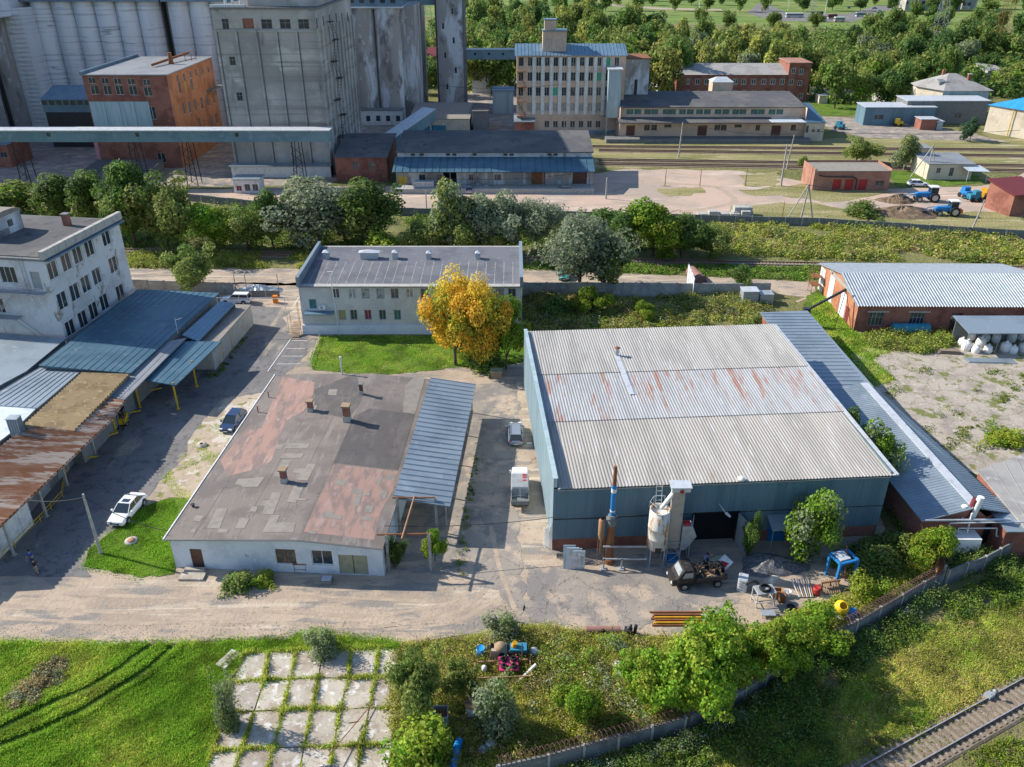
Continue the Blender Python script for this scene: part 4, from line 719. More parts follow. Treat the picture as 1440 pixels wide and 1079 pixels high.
m = MB(); m.corr(-.35, BL + .3, [(-.5, 4.1), (RYc, RZc)], .42, .09, 0); m.corr(-.35, BL + .3, [(RYc, RZc + .01), (BD + .5, 4.2)], .42, .02, 1); m.add([(-.36, -.5, 4.08), (-.36, RYc, RZc), (-.36, BD + .5, 4.18), (-.36, BD + .5, 4.0), (-.36, RYc, RZc - .16), (-.36, -.5, 3.9)], [[0, 1, 4, 5], [1, 2, 3, 4]], 1); m.obj('roof', ['roof_silver', 'galvanised'], bw)
m = MB(); [m.bar((x, y, 0), (x, y, 4.3), .06) for x in (-1.6, -.4) for y in (15.8, 14.2)]; [m.box(-1.7, -.2, 14.0, 16.0, z, z + .05) for z in (1.4, 2.8)]; [m.bar((-1.6, 14.2, z), (-1.6, 15.8, z + 1.4), .04) for z in (0, 1.4, 2.8)]; tag(m.obj('steel_stair', 'rust', None, (BX, BY)), 'rusty steel stair tower at the far left corner of the orange brick warehouse', 'stair')
cv = thing('grain_conveyor', 'black inclined conveyor tube rising towards the brick warehouse gable', 'conveyor', at(1135, 440))
o0 = Vector((*at(1135, 440), 0)); e = V3(1190, 407, 5.6) - o0; s_ = V3(1135, 436, 2.6) - o0
m = MB(); m.tube(tuple(s_), tuple(e), .2, 8); m.obj('tube', 'black_metal', cv); m = MB(); m.box(s_.x - .5, s_.x + .4, s_.y - .4, s_.y + .4, s_.z - .8, s_.z + .3); m.obj('drive_box', 'black_metal', cv)
for k in (-1.2, 1.2): m = MB(); m.bar((e.x + k, e.y - 1.5, 0), (e.x, e.y, e.z), .07); m.obj('support_leg', 'rust', cv)
# canopy with the white bags
A_ = V3(1340, 444, 3.7)
ca = thing('storage_canopy', 'pale sheet canopy over stacks of white sacks at the right edge', 'canopy', (A_.x, A_.y)); A2 = V3(1363, 469, 3.2) - Vector((A_.x, A_.y, 0)); 
m = MB(); m.add([(0, 0, 3.7), (13, 0, 3.7), (13, A2.y, 3.2), (A2.x, A2.y, 3.2), (0, 0, 3.6), (13, 0, 3.6), (13, A2.y, 3.1), (A2.x, A2.y, 3.1)], [[3, 2, 1, 0], [4, 5, 6, 7], [0, 1, 5, 4], [1, 2, 6, 5], [2, 3, 7, 6], [3, 0, 4, 7]]); m.obj('roof_sheet', 'roof_bluegrey', ca)
for x in (A2.x + .1, 4.4, 8.5): m = MB(); m.bar((x, A2.y + .2, 0), (x, A2.y + .2, 3.1), .06); m.obj('post', 'grey_paint', ca)
m = MB(); m.box(.5, 13, -.3, -.2, 0, 3.5); m.obj('back_wall', 'dark_concrete', ca)
def bagmesh(seed):
    rr = random.Random(seed); m = MB(); n = 12; P = []
    for j, (r, z) in enumerate([(.42, 0), (.50, .15), (.52, .5), (.47, .85), (.40, 1.02), (.15, 1.1), (.08, 1.22), (.14, 1.3)]):
        for i in range(n):
            a = 2 * math.pi * i / n; sq = 1 / max(abs(math.cos(a)), abs(math.sin(a))) ** .45; q = r * sq * (1 + rr.uniform(-.06, .06)); P.append((q * math.cos(a), q * math.sin(a), z + rr.uniform(-.02, .02)))
    m.add(P, [[j * n + i, j * n + (i + 1) % n, (j + 1) * n + (i + 1) % n, (j + 1) * n + i] for j in range(7) for i in range(n)], 0, True); m.add([P[i] for i in range(84, 96)], [list(range(12))]); return m.mesh('sack', 'white_plastic')
bgs = [bagmesh(i) for i in range(3)]
bl = [(1352, 486), (1347, 475), (1358, 492), (1371, 496), (1364, 478), (1378, 487), (1388, 496), (1399, 481), (1413, 494), (1424, 497), (1437, 494), (1421, 480), (1433, 478), (1445, 486), (1392, 470), (1408, 468), (1375, 466), (1357, 465), (1385, 480)]
for i, (px, py) in enumerate(bl):
    o = bpy.data.objects.new('sack', bgs[i % 3]); COL.objects.link(o); q = at(px, py); zz = 1.15 if i in (15, 17, 14) else 0
    o.location = (*q, zz); o.rotation_euler = (0, 0, i * .8); o.scale = (1 + .12 * (i % 3),) * 3; tag(o, 'large white bulk sack heaped under the pale canopy by the brick warehouse', 'sack', 'white bulk sacks under the storage canopy')
m = MB(); [m.box(-1.6 + .1 * i, 1.6 - .12 * i, -.5 + .05 * i, .5, i * .14, i * .14 + .08) for i in range(4)]; tag(m.obj('board_pile', 'old_wood', None, at(1335, 497), R(-8)), 'low pile of old boards left of the white sacks', 'boards')
m = MB(); m.box(-3, 3.4, -.8, .7, 0, .12); m.box(-2.8, 2, -.7, .5, .12, .2); tag(m.obj('sheet_pile', 'roof_bluegrey', None, at(1390, 508), R(-3)), 'flat pile of blue-grey sheets lying in front of the white sacks', 'sheets')
m = MB(); m.tube((-2.6, 0, .9), (2.6, 0, .9), .75, 16); [m.box(x - .1, x + .1, -.5, .5, 0, .3, 1) for x in (-1.6, 1.6)]; tag(m.obj('long_tank', ['teal_paint', 'rust'], None, at(1278, 470)), 'long teal horizontal tank against the brick warehouse wall', 'tank')

# ---------------------------------------------------------------- long low blue-roofed building along the big warehouse
lb = thing('long_annex', 'long low brick annex with blue metal roof right of the big warehouse', 'building', (37.2, 60.4)); O = Vector((37.2, 60.4, 0))
def sl(pts, t=.12, mi=0, m=None):
    m = m or MB(); P = [Vector(p) - O for p in pts]; dz = Vector((0, 0, t)); n = len(P); m.add([tuple(p) for p in P] + [tuple(p - dz) for p in P], [list(range(n)), list(range(2 * n - 1, n - 1, -1))] + [[i, n + i, n + (i + 1) % n, (i + 1) % n] for i in range(n)], mi); return m
r1, r2 = Vector((42.3, 60.9, 4.4)), Vector((41.0, 84.8, 4.4))
m = sl([(37.2, 60.2, 3.4), r1, r2, (35.6, 84.8, 3.4)]); sl([r1, (46.5, 61.9, 3.05), (42.9, 85.5, 3.3), r2], mi=0, m=m); sl([(35.6, 84.8, 3.48), (42.6, 84.9, 3.48), (41.9, 108.2, 3.48), (35.0, 107.6, 3.48)], mi=0, m=m)
for i in range(64):
    t = (i + .5) / 64; p = Vector((37.2, 60.2, 3.42)).lerp(Vector((35.6, 84.8, 3.42)), t) - O; q_ = r1.lerp(r2, t) - O; s2 = Vector((46.5, 61.9, 3.07)).lerp(Vector((42.9, 85.5, 3.32)), t) - O; up = Vector((0, 0, .03)); w_ = Vector((0, .04, 0))
    for a, b2 in ((p, q_), (q_, s2)): m.add([tuple(a - w_), tuple(b2 - w_), tuple(b2 + w_), tuple(a + w_), tuple(a + up), tuple(b2 + up)], [[0, 1, 5, 4], [4, 5, 2, 3]])
for i in range(22): y = 86 + i; m.add([(35.1 - O.x, y - O.y, 3.485), (41.85 - O.x, y - O.y, 3.485), (41.85 - O.x, y - O.y + .1, 3.485), (35.1 - O.x, y - O.y + .1, 3.485), (35.1 - O.x, y - O.y + .05, 3.56), (41.85 - O.x, y - O.y + .05, 3.56)], [[0, 1, 5, 4], [4, 5, 2, 3]])
m.obj('roof', 'roof_bluegrey', lb)
m = sl([tuple(r1 + Vector((-.45, 0, .03))), tuple(r1 + Vector((.45, 0, .03))), tuple(r2 + Vector((.45, 0, .05))), tuple(r2 + Vector((-.45, 0, .05)))], .08); m.obj('ridge_cap', 'light_metal', lb)
m = MB(); Q = [(37.5, 60.8), (43.6, 61.1), (46.1, 62.3), (42.6, 85.2), (41.6, 86.2), (41.6, 107.8), (35.3, 107.2), (35.9, 84.8)]
for i in range(len(Q)): a, c = Q[i], Q[(i + 1) % len(Q)]; m.add([(a[0] - O.x, a[1] - O.y, 0), (c[0] - O.x, c[1] - O.y, 0), (c[0] - O.x, c[1] - O.y, 3.2), (a[0] - O.x, a[1] - O.y, 3.2)], [[0, 1, 2, 3]])
m.add([(.3, .4, 3.15), (6.4, .7, 3.15), (5.1, .6, 4.25)], [[0, 1, 2]])
m.obj('wall', 'red_brick', lb)
m = MB(); m.tube((.3, -.1, 3.42), (8.2, .1, 3.35), .11, 8); m.obj('gutter', 'light_metal', lb)
m = MB(); m.quad((6.6, .65, 0), (8.6, 1.6, 0), (8.6, 1.6, 2.9), (6.6, .65, 2.9)); m.obj('open_bay', 'dark_hole', lb)
# pipework on the annex
pr = thing('pipe_rack', 'white pipes and tilted insulated ducts at the end of the long annex', 'pipes', (37.2, 60.4))
def lp(px, py, z, dy=0.): a = at(px, py, z); return (a[0] - O.x, a[1] - O.y + dy, z)
def lpd(px, py, d): 
    z = zat(d, py); return (xat(d, px, py) - O.x, d - O.y, z)
m = MB(); m.path([lpd(1330, 761, 60.2), lpd(1336, 736, 60.2), lpd(1440, 734, 60.2), lpd(1500, 733, 60.2)], .07); m.path([lpd(1306, 761, 60.3), lpd(1338, 762, 60.3), lpd(1338, 767, 60.3), lpd(1333, 776, 60.3), lpd(1357, 777, 60.3)], .07); m.path([lpd(1345, 757, 60.1), lpd(1348, 743, 60.1), lpd(1402, 743, 60.1), lpd(1401, 754, 60.1), lpd(1425, 755, 60.1), lpd(1414, 779, 60.1), lpd(1440, 767, 60.1), lpd(1470, 750, 60.1)], .07); m.path([lpd(1440, 740, 60.05), lpd(1424, 771, 60.05), lpd(1445, 764, 60.05)], .07); m.obj('pipe', 'light_metal', pr)
m = MB(); m.tube(lpd(1361, 727, 61.2), lpd(1373, 702, 61.2), .32, 10); m.obj('duct', 'roof_darkred', pr)
m = MB(); m.tube(lpd(1366, 728, 61.0), lpd(1380, 699, 61.0), .3, 10); m.tube(lpd(1351, 727, 61.3), lpd(1357, 711, 61.3), .34, 10, .25); m.path([lpd(1359, 752, 60.4), lpd(1367, 722, 60.4)], .08); m.obj('duct', 'white_plastic', pr)
m = MB(); x, y, z = lpd(1357, 765, 59.9); m.box(x - 1.1, x + 1.1, y - .5, y + .9, z - 1.0, z + .9); m.box(x - .04, x + .04, y - .54, y - .5, z - .1, z + .1, 1); m.obj('tank_box', ['white_plastic', 'rust'], pr)
ribroof('roof_block', 'flat grey slab-roofed outbuilding at the right edge beside the concrete yard', [(1374, 661, 3.3), (1530, 608, 3.3), (1560, 760, 3.3), (1441, 742, 3.3)], 'roof_asbestos', 9, cat='building', rib=.04, walls=[(0, 3, .03), (2, 3, .03)], wm='red_brick')
ob = thing('brick_outbuilding', 'low brick outbuilding wall at the right edge beyond the fence end', 'building', at(1404, 785)); m = MB(); m.box(0, 9, .2, 5, 0, 3.0); m.obj('wall', 'red_brick', ob); m = MB(); m.box(-.1, 9.1, -.1, 5.2, 3.0, 3.12); m.obj('roof', 'roof_bluegrey', ob)
# ---------------------------------------------------------------- grain elevator
def boxb(b, w, d, h, x0=0., y0=0., z0=0., mi=0): b.box(x0, x0 + w, y0, y0 + d, z0, z0 + h, mi)
TX, TY, TW, TD, THt = -66.2, 199.0, 23.4, 42.0, 36.2
gt = thing('elevator_tower', 'huge grey concrete grain elevator tower with pilasters and zigzag fire escape', 'grain elevator', (TX, TY))
def twin(px, py, w=1.5, h=2.2, M=Matrix.Identity(4), g='glass', f='grey_paint'): return ops_px((TX, TY), 0., M, [(px, py, g, f)], w, h)[0]
ops = [twin(317, 34), twin(375, 34, 2.4, 2), twin(401, 34, 2.4, 2), twin(427, 34, 2.4, 2), twin(327, 86, 1.3, 1.9), twin(337, 136, 1.3, 1.9)] + [twin(349, 33, 2.4, 2, g='red_brick', f='red_brick')]
facade(gt, Matrix.Identity(4), TW, 0, THt, ops, 'tower_concrete', cols=2, rows=2)
ops = [twin(446, 33, 1.6, 2.2, MM) for MM in [T(TW, 0, 0) @ RZ(90)]] + [twin(px, py, 1.6, 2.2, T(TW, 0, 0) @ RZ(90)) for px, py in ((455, 30), (464, 28), (473, 26), (481, 25), (489, 24), (491, 118), (499, 116))]
facade(gt, T(TW, 0, 0) @ RZ(90), TD, 0, THt, ops, 'tower_concrete', cols=1)
for k in (2, 3): m = MB(face(TW, TD, k)); m.wall(TW if k == 2 else TD, 0, THt); m.obj('wall', 'tower_concrete', gt)
m = MB(); m.box(-.3, TW + .3, -.3, TD + .3, THt, THt + .35); m.box(.1, TW - .1, .1, TD - .1, THt + .35, THt + .4, 1); m.obj('roof', ['dark_concrete', 'felt_far'], gt)
for i in range(6): m = MB(); x = .1 + i * (TW - 1) / 5; m.box(x, x + .5, -.35, -.01, 0, THt - 4.3); m.obj('pilaster', 'tower_concrete', gt)
for i in range(10): m = MB(); y = 1 + i * (TD - 2) / 9; m.box(TW + .01, TW + .35, y, y + .5, 0, THt - 4.3); m.obj('pilaster', 'tower_concrete', gt)
for i in range(6): m = MB(); x = .62 + i * (TW - 1) / 5; m.box(x, x + .22, -.05, -.002, 0, THt - 4.3); m.obj('joint', 'dark_concrete', gt)
m = MB(); m.box(-.15, TW + .15, -.2, -.003, THt - 4.6, THt - 4.2); m.obj('ledge', 'tower_concrete', gt)
MP = T(7.5, 3, THt + .4); m = MB(); m.box(7.5, TW - .5, 3, TD - 4, THt + .4, THt + 12); m.obj('penthouse', 'tower_concrete', gt)
for x, z in ((9.5, 3), (13.6, 3), (17.5, 3)): window(gt, T(0, 2.85, 0), x, x + 1.4, THt + z, THt + z + 2, 'grey_paint', 'glass', 2, 2, 0)
m = MB(); [m.tube((x, 4, THt + .4), (x, 4, THt + h), .35, 8, .25) for x, h in ((2.2, 2.6), (3.8, 1.9), (5.6, 3.4))]; m.box(-.2, 7.5, .2, 1, THt + .4, THt + .9); m.obj('roof_vent', 'light_metal', gt)
es = MB(); xq = TW + .4
Zs = [33 - i * 4.3 for i in range(8)]
for i, z in enumerate(Zs):
    y = 8 + (i % 2) * 4.5; es.box(xq, xq + 1.4, y - 1.5, y + 1.5, z, z + .12); es.bar((xq + 1.35, y - 1.5, z + 1), (xq + 1.35, y + 1.5, z + 1), .04); es.bar((xq + 1.35, y - 1.5, z), (xq + 1.35, y - 1.5, z + 1), .04)
    if i < 7: y2 = 8 + ((i + 1) % 2) * 4.5; [es.bar((xq + q, y, z), (xq + q, y2, Zs[i + 1]), .07) for q in (.4, 1.1)]; [es.box(xq + .4, xq + 1.1, y + (y2 - y) * t - .1, y + (y2 - y) * t + .1, z - 4.3 * t, z - 4.3 * t + .05) for t in (.15, .3, .45, .6, .75, .9)]
es.obj('fire_escape', 'black_metal', gt)
m = MB(); m.box(0, TW, -3.2, -.4, 0, 2.6); m.box(-.4, TW + .2, -3.6, -.41, 2.6, 2.75, 1); m.obj('loading_lean_to', ['white_paint', 'roof_bluegrey'], gt)

def silo_row(name, label, xs, y, r, z1, m_, n=18, back=True, ladders=()):
    g = thing(name, label, 'silos', (xs[0], y))
    for i, x in enumerate(xs):
        m = MB(); m.lathe([(r, 0), (r, z1)], 26, c=(x - xs[0], 0)); m.add([(x - xs[0] + r * math.cos(a), r * math.sin(a), z1) for a in [2 * math.pi * k / 26 for k in range(26)]], [list(range(26))]); c = m.obj('silo', m_, g)
        if i in ladders:
            l_ = MB(); xx = x - xs[0] - r * .5; yy = -r * .88
            for q in (0, .9): l_.bar((xx + q, yy - .1, 0), (xx + q, yy - .1, z1), .06)
            for k in range(int(z1 / 1.5)): l_.bar((xx, yy - .1, k * 1.5), (xx + .9, yy - .1, k * 1.5), .06)
            l_.obj('ladder', 'light_metal', c)
    return g
xs = [-133.5 + 6.05 * i for i in range(6)]
g = silo_row('silo_block', 'left group of tall pale concrete silos behind the brick building', xs, 258, 3.15, 34.8, 'silo_pale', ladders=(0, 2))
m = MB(); m.box(-4, 34.5, -3.6, 12, 34.8, 40); m.box(-4.3, 34.8, -3.9, 12, 34.3, 34.8, 1); [m.box(x, x + 1.6, -3.7, -3.6, 36, 38, 1) for x in range(0, 34, 4)]; m.obj('gallery', ['silo_pale', 'roof_blue'], g)
m = MB(); m.box(-3.6, 33.5, 1, 12, 0, 34.8); m.obj('core_wall', 'dark_concrete', g)
xs = [-94.6 + 6.05 * i for i in range(5)]
g = silo_row('silo_block', 'second group of pale concrete silos between the left silos and the grey tower', xs, 258, 3.15, 34.8, 'silo_pale', ladders=(0,))
m = MB(); m.box(-4, 27.5, -3.6, 12, 34.8, 40); m.box(-3.6, 27.8, -3.9, 12, 34.3, 34.8, 1); m.obj('gallery', ['silo_pale', 'roof_blue'], g); m = MB(); m.box(-4.2, 27, 1, 12, 0, 34.8); m.obj('core_wall', 'dark_concrete', g)
m = MB(); m.box(0, 47, 0, 36, 0, 44); m.box(-.3, 47.3, -.3, 36.3, 44, 44.5, 1); tag(m.obj('shade_building', ['tower_concrete', 'dark_concrete'], None, (-190, 206)), 'unseen tall concrete building beyond the left edge, added to shade the brick mill', 'building')  # unseen block added outside the frame to shade the mill and its yard
# far-left work tower
lt = thing('work_tower', 'dark-striped concrete work tower at the top left corner', 'grain elevator', (-146, 246))
m = MB(); m.box(-16, 5, 0, 22, 0, 33); m.obj('wall', 'silo_stained', lt)
m = MB(); m.lathe([(4.4, 0), (4.4, 33)], 26, c=(7, 8)); c = m.obj('silo', 'silo_pale', lt)
l_ = MB(); [l_.box(6.6, 10.4, 3.2 + abs(8.5 - 8.5), 3.6, 1.2 * k, 1.2 * k + .14) for k in range(27)]; l_.obj('ladder', 'light_metal', c)
m = MB(); m.box(-2.2, -.4, -.9, -.01, 0, 33); m.box(1.6, 2.3, -.9, -.01, 0, 33); m.obj('dark_recess', 'black_metal', lt)  # black boxes stand in for the tower's dark recess
m = MB(); m.box(-20, 8, -6, 18, 31, 40); m.box(-20.2, 8.2, -6.2, 18.2, 38, 38.5, 1); [m.box(x, x + 3, -6.1, -6.0, 34, 35.2, 1) for x in (-14, -8)]; m.obj('headhouse', ['silo_pale', 'roof_blue'], lt)
# third silo group
xs = [-59.0, -51.6, -44.2, -36.8]
g = silo_row('silo_block', 'stained dark concrete silos right of the grey tower', xs, 266, 3.8, 32.4, 'silo_stained')
m = MB(); m.box(-4, 30, 1, 34, 0, 32.4); m.obj('core_wall', 'silo_stained', g); m = MB(); m.box(-5, 27, -3.8, 32, 32.5, 37); m.box(-5.2, 27.2, -4, 32.2, 32.1, 32.5, 1); [m.box(x, x + 1.4, -3.95, -3.8, 33.5, 35, 2) for x in range(-3, 26, 3)]; m.obj('gallery', ['roof_blue', 'silo_pale', 'glass'], g)
for y in range(8, 34, 7): m = MB(); m.lathe([(3.8, 0), (3.8, 32.4)], 24, c=(26, y)); m.obj('silo', 'silo_stained', g)
m = MB(); m.box(-5, 26, -8, -4, 0, 4.2); m.box(-5.2, 26.2, -8.2, -3.9, 4.2, 4.4, 1); [m.box(x, x + 1.2, -8.06, -8.0, 1.2, 2.8, 2) for x in (12, 15, 18, 21, 24)]; m.obj('base_building', ['white_paint', 'dark_concrete', 'glass'], g)
# elevator shaft
sh = thing('elevator_shaft', 'slim tall concrete elevator shaft right of the stained silos', 'tower', (-24.3, 284))
ops = ops_px((-24.3, 284), 0., Matrix.Identity(4), [(636, 16), (623, 37), (638, 57), (626, 78), (641, 99), (629, 122)], .8, 1.9)
facade(sh, Matrix.Identity(4), 8.6, 0, 46, ops, 'silo_stained', cols=1)
for k in (1, 2, 3): m = MB(face(8.6, 14, k)); m.wall(14 if k != 2 else 8.6, 0, 46); m.obj('wall', 'silo_stained', sh)
for i in range(3): m = MB(); m.box(8.6, 9.2, .5 + i * 4, 2.2 + i * 4, 0, 46); m.obj('pilaster', 'dark_concrete', sh)
m = MB(); m.bar((.4, -.5, 0), (.4, -.5, 38), .35); m.obj('pipe', 'black_metal', sh)
m = MB(); m.box(-.3, 9.2, -.3, 14, 46, 46.3); m.obj('roof', 'dark_concrete', sh)
m = MB(); z = zat(284, 3); m.box(-16, 0, 2, 7, z - 1, z + 4); m.box(-16, 0, 1.8, 7.2, z + 4, z + 4.3, 1); tag(m.obj('conveyor_gallery', ['conveyor_sheet', 'roof_blue'], None, (-24.3, 284)), 'blue gallery bridge at the top edge from the stained silos to the shaft', 'conveyor')
m = MB(); z = zat(284, 85); z2 = zat(284, 72); m.box(9.3, 26, 2, 6, z, z2); m.box(9.3, 26, 1.8, 6.2, z2, z2 + .25, 1); [m.box(x, x + .7, 1.93, 2, z + 1.3, z + 2.1, 2) for x in (12, 16.5, 21)]; tag(m.obj('conveyor_gallery', ['conveyor_sheet', 'roof_bluegrey', 'glass'], None, (-24.3, 284)), 'blue-grey gallery bridge from the shaft to the cream works building', 'conveyor')
# long horizontal conveyor in front
d = 188.; zc0, zc1 = 9.9, 12.3
hc = thing('conveyor_gallery', 'long horizontal blue-grey conveyor gallery crossing in front of the brick building and grey tower', 'conveyor', (-125, d)); Lh = -40.6 + 125
m = MB(); m.box(0, Lh, 0, 3.4, zc0, zc1); [m.box(x, x + .08, -.02, 0, zc0, zc1, 1) for x in np.arange(3, Lh, 3.)]; m.obj('wall', ['conveyor_sheet', 'roof_blue'], hc)
m = MB(); m.box(-.1, Lh + .2, -.3, 3.7, zc1, zc1 + .2); m.obj('roof', 'light_metal', hc)
for x in (14, 40, 52, 76.5): m = MB(); [m.bar((x + a, b_, 0), (x + a * .6, b_, zc0), .16) for a in (-1.2, 1.2) for b_ in (.3, 3)]; [m.bar((x - 1.2, .3, z), (x + 1.2, .3, z + 1.8), .09) for z in (0, 1.8, 3.6, 5.4, 7.2)]; [m.bar((x + 1.2, .3, z), (x - 1.2, .3, z + 1.8), .09) for z in (0, 1.8, 3.6, 5.4, 7.2)]; m.obj('trestle', 'black_metal', hc)
for px in (65, 190, 330): x = xat(d, px, 187) + 125; m = MB(); m.box(x, x + .8, -.05, 0, zc0 + 1.2, zc0 + 2); m.obj('window', 'glass', hc)
# inclined gallery
p0 = V3(505, 206, 5.5); p1 = V3(603, 139, 13.0)
ic = thing('conveyor_gallery', 'inclined pale-roofed gallery sloping up behind the long goods shed', 'conveyor', (p0.x, p0.y)); dv = p1 - p0; s = Vector((dv.y, -dv.x, 0)).normalized() * 2.0
m = MB(); P = [-s, s, dv + s, dv - s]; m.add([tuple(p) for p in P] + [tuple(p + Vector((0, 0, 3))) for p in P], [[3, 2, 1, 0], [0, 1, 5, 4], [1, 2, 6, 5], [2, 3, 7, 6], [3, 0, 4, 7]]); m.obj('wall', 'conveyor_sheet', ic)
m = MB(); P = [-s * 1.1, s * 1.1, dv + s * 1.1, dv - s * 1.1]; m.add([tuple(p + Vector((0, 0, 3.01))) for p in P] + [tuple(p + Vector((0, 0, 3.2))) for p in P], [[4, 5, 6, 7], [0, 1, 5, 4], [1, 2, 6, 5], [3, 0, 4, 7]]); m.obj('roof', 'light_metal', ic)
for t in (.35, .65, .95): m = MB(); q = dv * t; [m.bar((q.x + a, q.y, -5.5), (q.x + a, q.y, q.z), .25) for a in (-1.4, 1.4)]; m.obj('trestle', 'black_metal', ic)
# brick building
BXx, BYy, BWw, BDd, BHh = -100.8, 205, 19.8, 33, 21.6
bb = thing('brick_mill', 'orange and red brick mill building with dark grey roof before the pale silos', 'building', (BXx, BYy))
ops = ops_px((BXx, BYy), 0., Matrix.Identity(4), [(129, 113.5), (147, 114), (165, 114.5), (184, 115), (206, 116)], 1.7, 1.4) + ops_px((BXx, BYy), 0., Matrix.Identity(4), [(133, 126.5), (151, 127), (168, 127), (187, 127.5), (208, 129)], 1.9, 2.1) + ops_px((BXx, BYy), 0., Matrix.Identity(4), [(214, 159)], 1.7, 3) + ops_px((BXx, BYy), 0., Matrix.Identity(4), [(227, 222)], 1.9, 2.4)
facade(bb, Matrix.Identity(4), BWw, 0, BHh, ops, 'red_brick', cols=2)
m = MB(); z0_, z1_ = zat(BYy, 178), zat(BYy, 143)
for i in range(4): m.box(.3 + i * 3.55, .2 + (i + 1) * 3.55, -.12, -.01, z0_, z1_)
m.obj('sheet_cladding', 'side_sheet', bb)
MR2 = T(BWw, 0, 0) @ RZ(90)
ops = ops_px((BXx, BYy), 0., MR2, [(250, 111), (259, 109), (268, 105), (276, 102.5), (285, 100), (293, 98)], 1.5, 1.7) + ops_px((BXx, BYy), 0., MR2, [(253, 123), (262, 122, 'curtain_yellow', 'yellow_paint'), (270, 119), (259, 153), (267, 151), (275, 148), (284, 145), (292, 141.5), (301, 138.5), (281, 174), (297, 172), (305, 167)], 1.6, 2.8)
facade(bb, MR2, BDd, 0, BHh, ops, 'orange_brick', cols=2)
for k in (2, 3): m = MB(face(BWw, BDd, k)); m.wall(BWw if k == 2 else BDd, 0, BHh); m.obj('wall', 'red_brick', bb)
m = MB(); m.box(-.3, BWw + .3, -.3, BDd + .3, BHh, BHh + .25); m.box(-.35, .1, -.35, BDd + .3, BHh + .25, BHh + .9, 1); m.obj('roof', ['roof_grey', 'roof_blue'], bb)
m = MB(); m.tube((12, 12, BHh + .8), (15, 30, BHh + 1.6), .3, 6); m.tube((14.5, 18, BHh), (14.5, 18, BHh + 3), .7, 8, .5); [m.bar((x, 16 + x * .5, BHh), (x, 16 + x * .5, BHh + 2.2), .12) for x in (13, 16, 17.4, 18.4)]; m.obj('roof_pipe', 'rust', bb)
m = MB(); x, z = onface((BXx, BYy), 0., MR2, 296, 119); m.box(BWw, BWw + 1.6, x - 4, x + 6, z - 1.2, z - .9); [m.bar((BWw + 1.55, x - 4 + i, z - .9), (BWw + 1.55, x - 4 + i, z + .2), .07) for i in range(11)]; m.bar((BWw + 1.55, x - 4, z + .2), (BWw + 1.55, x + 6, z + .2), .08); m.obj('balcony', 'dark_concrete', bb)
# low things round the elevator
def lowbox(name, label, px0, px1, pyb, h, dpt, wm, rm, wins=(), ov=.3, slope=0., cat='shed', gm='glass', ww=1.2, wh_=1.2, fm='grey_paint'):
    d_ = at(0, pyb)[1]; x0 = xat(d_, px0, pyb); x1 = xat(d_, px1, pyb); W_ = x1 - x0
    g = thing(name, label, cat, (x0, d_)); ops = []
    for c in wins:
        o_ = ops_px((x0, d_), 0., Matrix.Identity(4), [c[:2] + tuple(c[4:])], c[2] if len(c) > 2 else ww, c[3] if len(c) > 3 else wh_, gm, fm)[0]; o_ = (max(.1, o_[0]), min(W_ - .1, o_[1]), max(.03, o_[2]), min(h - .15, o_[3]), *o_[4:])
        if o_[1] > o_[0] and o_[3] > o_[2]: ops.append(o_)
    facade(g, Matrix.Identity(4), W_, 0, h, ops, wm, cols=2)
    for k in (1, 2, 3):
        l_ = W_ if k == 2 else dpt; m = MB(face(W_, dpt, k)); hb = h + slope
        m.add([(0, 0, 0), (l_, 0, 0), (l_, 0, (h if k == 3 else hb)), (0, 0, (h if k == 1 else hb))], [[0, 1, 2, 3]]); m.obj('wall', wm, g)
    m = MB(); m.add([(-ov, -ov, h), (W_ + ov, -ov, h), (W_ + ov, dpt + ov, h + slope), (-ov, dpt + ov, h + slope), (-ov, -ov, h + .16), (W_ + ov, -ov, h + .16), (W_ + ov, dpt + ov, h + slope + .16), (-ov, dpt + ov, h + slope + .16)], [[3, 2, 1, 0], [4, 5, 6, 7], [0, 1, 5, 4], [1, 2, 6, 5], [2, 3, 7, 6], [3, 0, 4, 7]]); m.obj('roof', rm, g)
    return g, W_, d_
# blue raised gallery beside the brick mill
q0 = xat(228, 60, 150); q1 = xat(228, 130, 150); za, zb = zat(228, 158), zat(228, 140)
m = MB(); m.box(0, q1 - q0, 0, 8, za, zb); m.box(.2, q1 - q0 - .2, .2, 7.8, 0, za, 2); m.add([(-.2, -.4, zb), (q1 - q0, -.4, zb), (q1 - q0, 8.4, zb + 2.4), (-.2, 8.4, zb + 2.4), (q1 - q0, 8.4, zb)], [[0, 1, 2, 3], [1, 4, 2]], 1); [m.box(i * 1.9, i * 1.9 + 1.4, -.05, 0, zb - 1.4, zb - .3, 3) for i in range(8)]
tag(m.obj('raised_store', ['conveyor_sheet', 'roof_blue', 'black_metal', 'glass'], None, (q0, 228)), 'blue sheet-clad raised store at the foot of the left silos', 'shed')
lowbox('arched_house', 'pink plastered house with white-topped windows under the conveyor', 140, 213, 236, 7.6, 8, 'pink_plaster', 'light_metal', [(155, 217, 1.8, 2.2), (170, 218, 1.2, 2.2), (187, 218, 1.2, 2.2), (205, 218, 1.2, 2.2)], cat='house')
lowbox('dark_shed', 'dark-roofed shed in front of the pink house', 122, 214, 252, 2.0, 8, 'dark_concrete', 'felt_far', [], slope=.5)
lowbox('brick_shed', 'small brick shed at the left edge below the conveyor', -30, 18, 236, 5.5, 10, 'red_brick', 'roof_blue', [(5, 218, 1.6, 1.4)])
